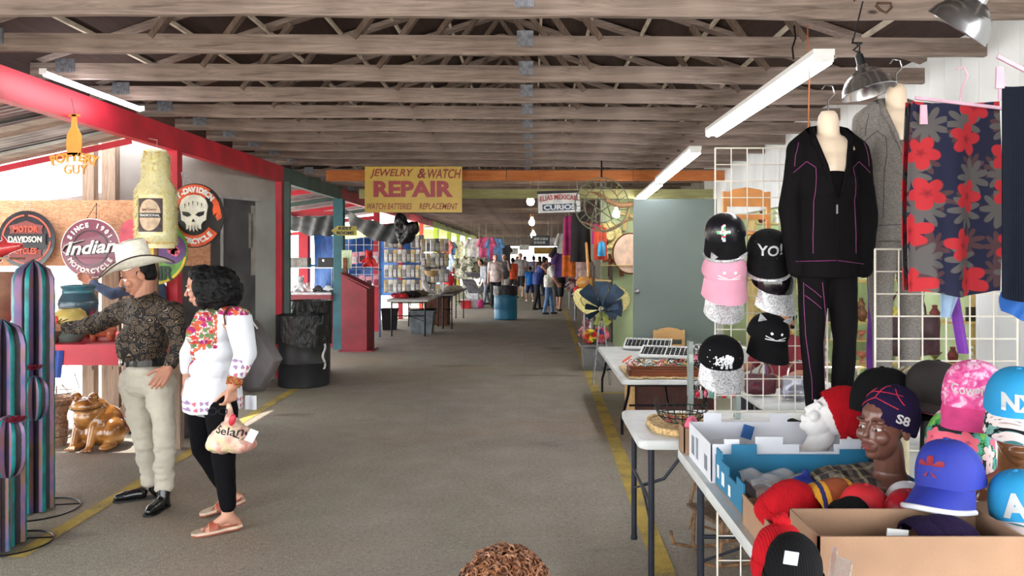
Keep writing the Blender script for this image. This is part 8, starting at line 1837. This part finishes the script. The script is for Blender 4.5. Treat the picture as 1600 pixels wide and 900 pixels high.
def drape(name, label, a, b, sag, drop, mat, cat='tarp', depth=.5, n=30):
    a, b = V(a), V(b); m = MB()
    def f(u, v_): p = a.lerp(b, u); s_ = math.sin(PI*u)*sag; return p+V((0, -.1+depth*(v_-.5)+.05*math.sin(u*26+v_*6), -s_-drop*v_*(.85+.15*math.sin(PI*u))+.02*math.sin(u*17+v_*5)))
    m.sheet(f, n, 10, .006); return top(name, m, mat, label, cat)
drape('hanging_tarp', 'dark grey tarp sagging under the beam left of the rest rooms sign', P(452, 335, 13.95), P(532, 338, 13.95), .05, .32, tarp)
drape('hanging_tarp', 'dark grey tarp sagging to the right of the dark teal post', P(546, 330, 14.0), P(640, 350, 14.0), .1, .34, tarp)
m = MB(); c = P(636, 350, 13.6); [m.ell(c+V((RG.uniform(-.12, .12), RG.uniform(-.1, .1), RG.uniform(-.25, .15))), (.12, .12, .14)) for i in range(9)]; o = E('bundled_tarp', c-V((0,0,.35)), 'bundled black plastic tied at the right end of the tarp', 'tarp'); remesh(m, 'bundle', bag_, .02, 2, o, True, folds(.04, 7, 20))
m = MB(); m.sheet(lambda u, v_: (-4.85+1.5*u, 17.1+.12*math.sin(u*8+v_*3)*(1-.3*v_), 2.27-.2*math.sin(PI*u)*(1-v_)-.08*u*(1-v_)-1.4*v_*(1.15-.3*u)), 30, 16, .006); top('blue_tarp', m, btarp, 'bright blue tarp hanging as the back wall of the toy stall', 'tarp')
m = MB(); m.sheet(lambda u, v_: (-4.2+1.25*u, 20.5+.04*math.sin(u*9), 2.2-1.6*v_), 16, 8, .006); top('blue_tarp', m, btarp, 'blue backing behind the hanging packages right of the red post', 'tarp')
# grid with pink packages
grid(P(521, 0, 16.3).x, P(592, 0, 16.3).x, 1.1, 2.2, 16.3, 'white wire grid with pink packages in front of the blue tarp', .15, .006, white)
def pack(w_, h, mats, label, grp):
    o = E('hanging_package', (0,0,0), label, 'package', grp); m = MB(); m.bb((-w_/2, -.012, -h), (w_/2, .012, 0)); ob('card', m, mats[0], o, smooth=False); m = MB(); m.bb((-w_*.36, -.03, -h*.9), (w_*.36, -.012, -h*.35)); ob('blister', m, mats[1], o, smooth=False); return o
pk1 = [pack(.13, .24, (cmat((206, 150, 160)), cmat(c_)), 'pink package hanging on the white grid by the dark teal post', 'pink packages on the white grid') for c_ in ((190, 70, 90), (230, 220, 224), (90, 50, 60))]
i = 0
for z in (1.74, 1.24):
    for k in range(5):
        o = pk1[i] if i < 3 else copytree(pk1[i % 3]); o.location = (P(543, 0, 16.2).x+.15*k, 16.22, z-(.02 if k % 2 else 0)); i += 1
q = plush('red teddy bear sitting by the pink packages', P(577, 418, 15.6), 1.25, cmat((206, 44, 40))); o = E('stall_shelf', P(572, 420, 15.6), 'narrow blue shelf board under the red teddy bear', 'shelf'); m = MB(); m.bb((-.45, -.12, -.02), (.3, .12, 0)); m.bb((.26, -.02, -1.39), (.3, .02, -.02)); m.bb((-.45, -.02, -1.39), (-.41, .02, -.02)); ob('shelf_board', m, cmat((80, 110, 140)), o, smooth=False)
pk2 = [pack(.11, .34, (cmat(c_), cmat(d_)), 'grey white package hanging on the blue backed display', 'grey packages on the blue display') for c_, d_ in (((206, 208, 206), (150, 150, 146)), ((180, 178, 160), (220, 220, 214)), ((110, 112, 116), (200, 200, 200)), ((190, 170, 120), (220, 214, 190)))]
i = 0
for z in (2.15, 1.78, 1.38, 1.0):
    for k in range(15):
        if z == 2.15 and 3 < k < 6: continue
        o = pk2[i] if i < 4 else copytree(pk2[i % 4]); o.location = (P(603, 0, 19.8).x+.115*k, 19.85-(.5 if k > 8 else 0), z+(-.06 if k > 8 else .04)); o.rotation_euler = (0, 0, RG.uniform(-.3, .3)); i += 1
# folding tables with goods, bins
folding_table(P(606, 0, 15.8).x, P(672, 0, 15.8).x-.0, 15.6, 18.2, .76, 'white folding table piled with dark cloths beyond the red stand', [((P(612, 0, 15.8).x, 15.8), (P(664, 0, 15.8).x, 15.8)), ((P(612, 0, 15.8).x, 18.0), (P(664, 0, 15.8).x, 18.0))], blackm)
folding_table(-2.04, -1.72, 17.2, 20.6, .80, 'second grey table piled with pale cloths beside the aisle', [((-2.0, 17.4), (-1.8, 17.4)), ((-2.0, 20.4), (-1.8, 20.4))], blackm, M('grey_tabletop', (150, 146, 142), .6))
for i, (x, Y, c_, r_, lab) in enumerate(((625, 16.3, (190, 40, 50), (.2, .2, .06), 'red cloth heap at the left of the white folding table'), (640, 16.6, (34, 32, 34), (.25, .3, .07), 'black cloth heap in the middle of the white folding table'), (655, 17.2, (120, 110, 90), (.2, .4, .06), 'patterned cloth heap at the right of the white folding table'))): pile('cloth_heap', lab, V((P(x, 0, Y).x, Y, .76+r_[2]*.9)), r_, cmat(c_), 'cloth', .03, vox=.02)
pile('cloth_heap', 'long pale cloth heap on the grey table beside the aisle', V((-1.93, 18.8, .85)), (.2, 1.5, .06), cmat((196, 190, 176)), 'cloth', .03, vox=.03)
for (x, Y, w_, h, c_, lab) in ((660, 16.4, .52, .5, (108, 116, 120), 'grey plastic bin under the white folding table'), (609, 17.2, .34, .48, (24, 24, 28), 'black plastic bin left of the white folding table'), (728, 24.2, .32, .3, (196, 36, 40), 'red cooler box on the ground by the left stalls')):
    q = P(x, 0, Y); o = E('plastic_bin', (q.x, Y, 0), lab, 'bin'); a = w_/2; m = MB(); vs = []
    for z, k in ((0, .82), (h, 1.)):
        vs += [(-a*k, -a*.8*k, z), (a*k, -a*.8*k, z), (a*k, a*.8*k, z), (-a*k, a*.8*k, z)]
    m.add(vs, [(3,2,1,0), (0,1,5,4), (1,2,6,5), (2,3,7,6), (3,0,4,7), (4,5,6,7)]); ob('bin_body', m, cmat(c_), o, smooth=False); m = MB(); m.bb((-a*1.05, -a*.86, h-.04), (a*1.05, a*.86, h)); ob('rim', m, cmat(c_ if c_[0] < 180 else (226, 222, 220)), o, smooth=False)
m = MB(); m.bb((-2.55, 18.3, 0), (-2.0, 19.0, .7)); top('brown_crate', m, cmat((96, 60, 44)), 'brown wooden crate under the tables by the red post', 'crate', smooth=False)
# hanging woven basket
o = E('woven_basket', P(674, 432, 18.5), 'pale woven basket with arched handle hanging before the orange red post', 'basket'); m = MB(); m.lathe([(.09, 0), (.15, .06), (.17, .14), (.16, .14), (.1, .04)], n=24); ob('basket_body', m, wm_, o); m = MB(); m.tube([(math.cos(PI*i/12)*.165, 0, .13+math.sin(PI*i/12)*.22) for i in range(13)], .012, 6); m.tube([(0, 0, .35), (0, 0, .9)], .005, 5); ob('handle', m, wm_, o)
m = MB(); c = P(670, 455, 17.6); m.cap_((c.x, 17.6, .83), .06, (c.x-.1, 17.6, 1.02), .07); m.ell((c.x+.06, 17.55, .83), (.14, .08, .04)); o = E('foam_head', (c.x, 17.6, .78), 'white foam head lying among cloths on the far grey table', 'mannequin head'); remesh(m, 'head_form', foam, .014, 2, o, True)
# clothes in the lime-green stalls
GS = [(686, 396, 25.5, .5, .6, (30, 28, 34), 'black clothing hanging beside the orange red post'), (672, 405, 22.8, .34, 1.0, (26, 24, 30), 'long black garment hanging behind the woven basket'), (696, 398, 27., .5, .6, (170, 190, 214), 'pale blue shirt hanging by the nearest lime post'), (704, 405, 28.5, .4, .55, (150, 40, 50), 'dark red shirt hanging between the lime posts'), (712, 405, 29.5, .4, .5, (56, 52, 58), 'charcoal shirt hanging between the lime posts'), (694, 378, 31., .6, .6, (214, 110, 110), 'coral shirt high in the lime stall'), (702, 380, 32., .5, .5, (90, 130, 190), 'blue shirt high in the lime stall'),
      (741, 374, 28.6, .6, .74, (226, 214, 212), 'white shirt hanging left of the blue tie-dye shirt'), (749, 374, 28.9, .5, .76, (70, 110, 160), 'blue shirt hanging left of the pink shirt over the aisle'), (760, 372, 28., .56, .8, (206, 90, 130), 'pink tie-dye shirt hanging over the aisle'), (773, 374, 28., .56, .78, (96, 140, 190), 'light blue tie-dye shirt hanging right of the pink one'), (787, 384, 29., .5, .6, (66, 66, 70), 'grey shirt hanging at the right end of the tie-dye shirts'), (713, 378, 34., .6, .7, (216, 206, 180), 'cream shirt high between the far lime posts'), (690, 425, 25., .4, .6, (160, 180, 206), 'faded denim shirt low beside the nearest lime post')]
for k, (x, y, Y, w_, h, c_, lab) in enumerate(GS): garment('hanging_shirt', lab, P(x, y, Y), w_, h, cmat(c_), seed=k)
# child mannequin in red
q = P(701, 0, 24.6); o, T, J = person('child-size mannequin in red and white sports shirt by the left stalls', 701, 0, 1.25, 0, cmat((196, 34, 44)), cmat((40, 50, 90)), cmat((206, 180, 150)), hairbr, None, .5, .6, Y=23.6, vox=.02, name='child_mannequin'); o['category'] = 'mannequin'
# camouflage heap, strollers
camo = G('camouflage_cloth', .85, spec=.15); camo.col(camo.ramp(camo.noise(camo.co(), 7., 3, .6), [(.36, (96, 96, 80)), (.45, (196, 194, 176)), (.55, (150, 148, 124)), (.64, (222, 220, 208))], 'CONSTANT')); camo = reg(camo, 'camouflage_cloth')
for k, (x, y, Y, w_, h) in enumerate(((724, 405, 27.0, .6, .7), (736, 403, 27.35, .6, .75), (748, 404, 27.7, .6, .7), (759, 406, 28.05, .5, .65))): garment('hanging_jacket', 'pale camouflage jacket hanging under the tie-dye shirts', P(x, y, Y), w_, h, camo, grp='camouflage jackets', seed=k)
def stroller(label, c, mat, rz):
    o = E('stroller', c, label, 'stroller', rz=rz); m = MB(); m.sheet(lambda u, v_: (-.22+.44*u, -.25+.55*v_-.1*math.sin(PI*v_), .42+.45*v_**1.6), 8, 8, .03); ob('seat', m, mat, o); m = MB(); m.sheet(lambda u, v_: (-.24+.48*u, .25-.42*math.sin(v_*1.5), .95+.16*math.cos(v_*1.5)-.0), 8, 8, .01); ob('canopy', m, mat, o)
    for s_ in (-1, 1): m = MB(); m.tube([(s_*.24, -.35, .12), (s_*.24, 0, .5), (s_*.24, .35, 1.0)], .012, 6); m.tube([(s_*.24, .35, .12), (s_*.24, -.1, .6)], .012, 6); ob('side_frame', m, steel, o)
    for x in (-.24, .24):
        for y in (-.35, .35): m = MB(); m.tube([(x, y+math.cos(2*PI*i/14)*.09, .1+math.sin(2*PI*i/14)*.09) for i in range(14)], .014, 6, closed=True); ob('wheel', m, black, o)
    return o
stroller('grey stroller with pale canopy parked by the left stalls', (P(737, 0, 25.2).x, 25.2, 0), cmat((110, 110, 114)), .5); stroller('dark stroller parked right of the grey stroller', (P(756, 0, 26.2).x+.1, 26.3, 0), cmat((60, 60, 66)), -.3)
bagpack('small pink bag on the ground beside the strollers', (P(751, 0, 24.4).x, 24.4, 0), .7, cmat((226, 60, 130))); m = MB(); q = P(739, 0, 24.6); m.bb((q.x-.18, 24.4, 0), (q.x+.18, 24.7, .45)); top('white_carton', m, cmat((214, 224, 230)), 'white carton standing between red cooler and strollers', 'box', smooth=False)
# blue barrel
bb_ = E('trash_barrel', P(790, 499, 20.).xy.to_3d(), 'blue plastic barrel used as trash can, standing in the middle of the aisle', 'trash can'); m = MB(); m.lathe([(.27, 0), (.3, .03), (.3, .25), (.293, .27), (.3, .29), (.3, .55), (.293, .57), (.3, .59), (.3, .74), (.29, .78), (.27, .79), (.26, .5)], n=40); ob('barrel_body', m, M('barrel_blue', (42, 126, 164), .4, var=.1, sc=2), bb_); m = MB(); m.sheet(lambda u, v_: (math.cos(2*PI*u)*(.312+.006*math.sin(u*40)), math.sin(2*PI*u)*.312, .88-(.24+.015*math.sin(u*23))*v_), 56, 5, .004); ob('bin_liner', m, bag_, bb_); m = MB(); m.bb((-.28, -.325, .7), (-.18, -.31, .82)); ob('paper_label', m, white, bb_, smooth=False)
# ---------------------------------------------------------------- shoppers far down the aisle
A0 = (((0, 0, -1), (.15, 0, -1)), ((0, 0, -1), (.15, 0, -1)))
person('woman in pale blush top and black leggings standing left of the blue barrel', 774, 482, 1.72, -10, cmat((222, 196, 190)), cmat((30, 30, 36)), sk_lt, hairbr, 'tied', .5, 1., vox=.02)
person('man in charcoal shirt and white shorts holding a cup behind the blush-top woman', 788, 474, 1.74, 20, cmat((76, 76, 82)), cmat((216, 214, 210)), sk_lt, hairb, 'short', .5, .5, arms=(((.4, .1, -.8), (.5, -.1, .8)), ((0, 0, -1), (.1, 0, -1))), vox=.02)
person('shopper in grey patterned cardigan bending toward the strollers', 760, 476, 1.55, 60, cmat((150, 152, 160)), cmat((130, 134, 146)), sk_md, hairb, 'short', 1., 1., lean=.16, vox=.022)
person('shopper in orange red shirt behind the charcoal-shirted man', 801, 468, 1.6, 150, cmat((214, 84, 50)), cmat((60, 50, 50)), sk_md, hairb, 'short', .5, 1., vox=.022)
person('man in grey polo shirt and black shorts walking in the aisle', 813, 466, 1.78, 0, cmat((176, 176, 186)), cmat((34, 32, 38)), sk_lt, hairg, 'short', .5, .5, bulk=1.15, arms=(((.3, .0, -.9), (.8, -.3, .1)), ((0, 0, -1), (.1, 0, -1))), vox=.022)
person('boy in bright blue shirt and navy shorts walking in the aisle', 828, 471, 1.28, 160, cmat((30, 116, 206)), cmat((34, 44, 84)), sk_md, hairb, 'short', .5, .55, stride=.16, shoe_m=white, vox=.018)
person('woman in blue sleeveless top and black leggings leaning over the right tables', 839, 484, 1.62, -110, cmat((52, 66, 130)), cmat((26, 26, 32)), sk_md, hairb, 'tied', 0, 1., lean=.2, arms=(((.7, .1, -.6), (.9, 0, -.2)), ((.6, .1, -.7), (.9, 0, -.3))), vox=.02)
person('man in white short-sleeved shirt and blue jeans looking at the right tables', 857, 491, 1.6, -90, cmat((216, 212, 200)), cmat((96, 130, 176)), sk_md, hairb, 'short', .5, 1., lean=.12, arms=(((.25, .1, -.9), (.6, 0, -.8)), ((.2, .1, -.9), (.5, 0, -.8))), vox=.018)
person('heavy shopper in black dress standing right of the white-shirted man', 873, 486, 1.66, -150, cmat((22, 22, 26)), cmat((22, 22, 26)), sk_md, hairb, 'short', .5, .5, bulk=1.3, skirt=False, vox=.02)
o, T, J = person('shopper with red cap behind the white-shirted man', 863, 478, 1.72, -60, cmat((90, 60, 70)), cmat((50, 50, 60)), sk_md, hairb, None, .5, 1., vox=.022)
rc = cap('red cap on the far shopper behind the white-shirted man', Matrix.Translation(J['hd']+V((0,0,.03))) @ Matrix.Rotation(1., 4, 'Z'), M('far_red_cap', (190, 50, 50), .7), M('far_red_cap2', (190, 50, 50), .7), 1.15)
for x, y, lab, c_, hk_ in ((843, 462, 'dark-haired shopper far behind the leaning woman', (120, 100, 96), 'long'), (850, 460, 'dark-clothed shopper farthest in the crowd', (50, 46, 54), 'short'), (834, 458, 'far shopper with hair tied up in a bun', (96, 96, 120), 'bun'), (820, 455, 'far shopper in pale top near the bright opening', (206, 200, 196), 'short'), (808, 456, 'far shopper in dark top near the bright opening', (80, 76, 84), 'short')):
    person(lab, x, y, 1.66, RG.uniform(-180, 180), cmat(c_), cmat((50, 52, 64)), sk_md, hairb, hk_, .5, 1., vox=.026)
# far end of the market: low wall, stalls and vehicles' worth of clutter kept simple
m = MB(); m.bb((-3.5, 47.6, 2.25), (3.2, 47.7, 3.4)); struct('wall_back', m, M('dim_gable', (96, 88, 84), .8))
for i, (x, Y, w_, h, c_) in enumerate(((-2.9, 38., 1., 1.5, (150, 120, 110)), (-3.0, 31.5, .8, 1.1, (120, 110, 130)), (1.9, 33., 1.2, 1.6, (110, 90, 80)), (2.0, 41., 1.3, 1.7, (140, 130, 120)))):
    o = E('goods_rack', (x, Y, 0), 'far clothes rack at the %s side of the aisle, %s' % (('left', 'left', 'right', 'right')[i], ('farther one', 'nearer one', 'nearer one', 'farther one')[i]), 'rack')
    m = MB(); m.cyl((-w_/2, 0, 0), (-w_/2, 0, h+.2), .02); m.cyl((w_/2, 0, 0), (w_/2, 0, h+.2), .02); m.cyl((-w_/2, 0, h+.2), (w_/2, 0, h+.2), .02); ob('rack_frame', m, steel, o)
    for k in range(6): m = MB(); xx = -w_/2+w_*(k+.5)/6; m.sheet(lambda u, v_: (xx+.05*math.sin(v_*3+k), -.2+.4*u, h+.17-(h*.75)*v_), 4, 4, .05); ob('hung_garment', m, cmat(((160, 50, 60), (60, 80, 130), (210, 200, 190), (60, 56, 60), (190, 140, 60), (110, 140, 110))[(k+i) % 6]), o)
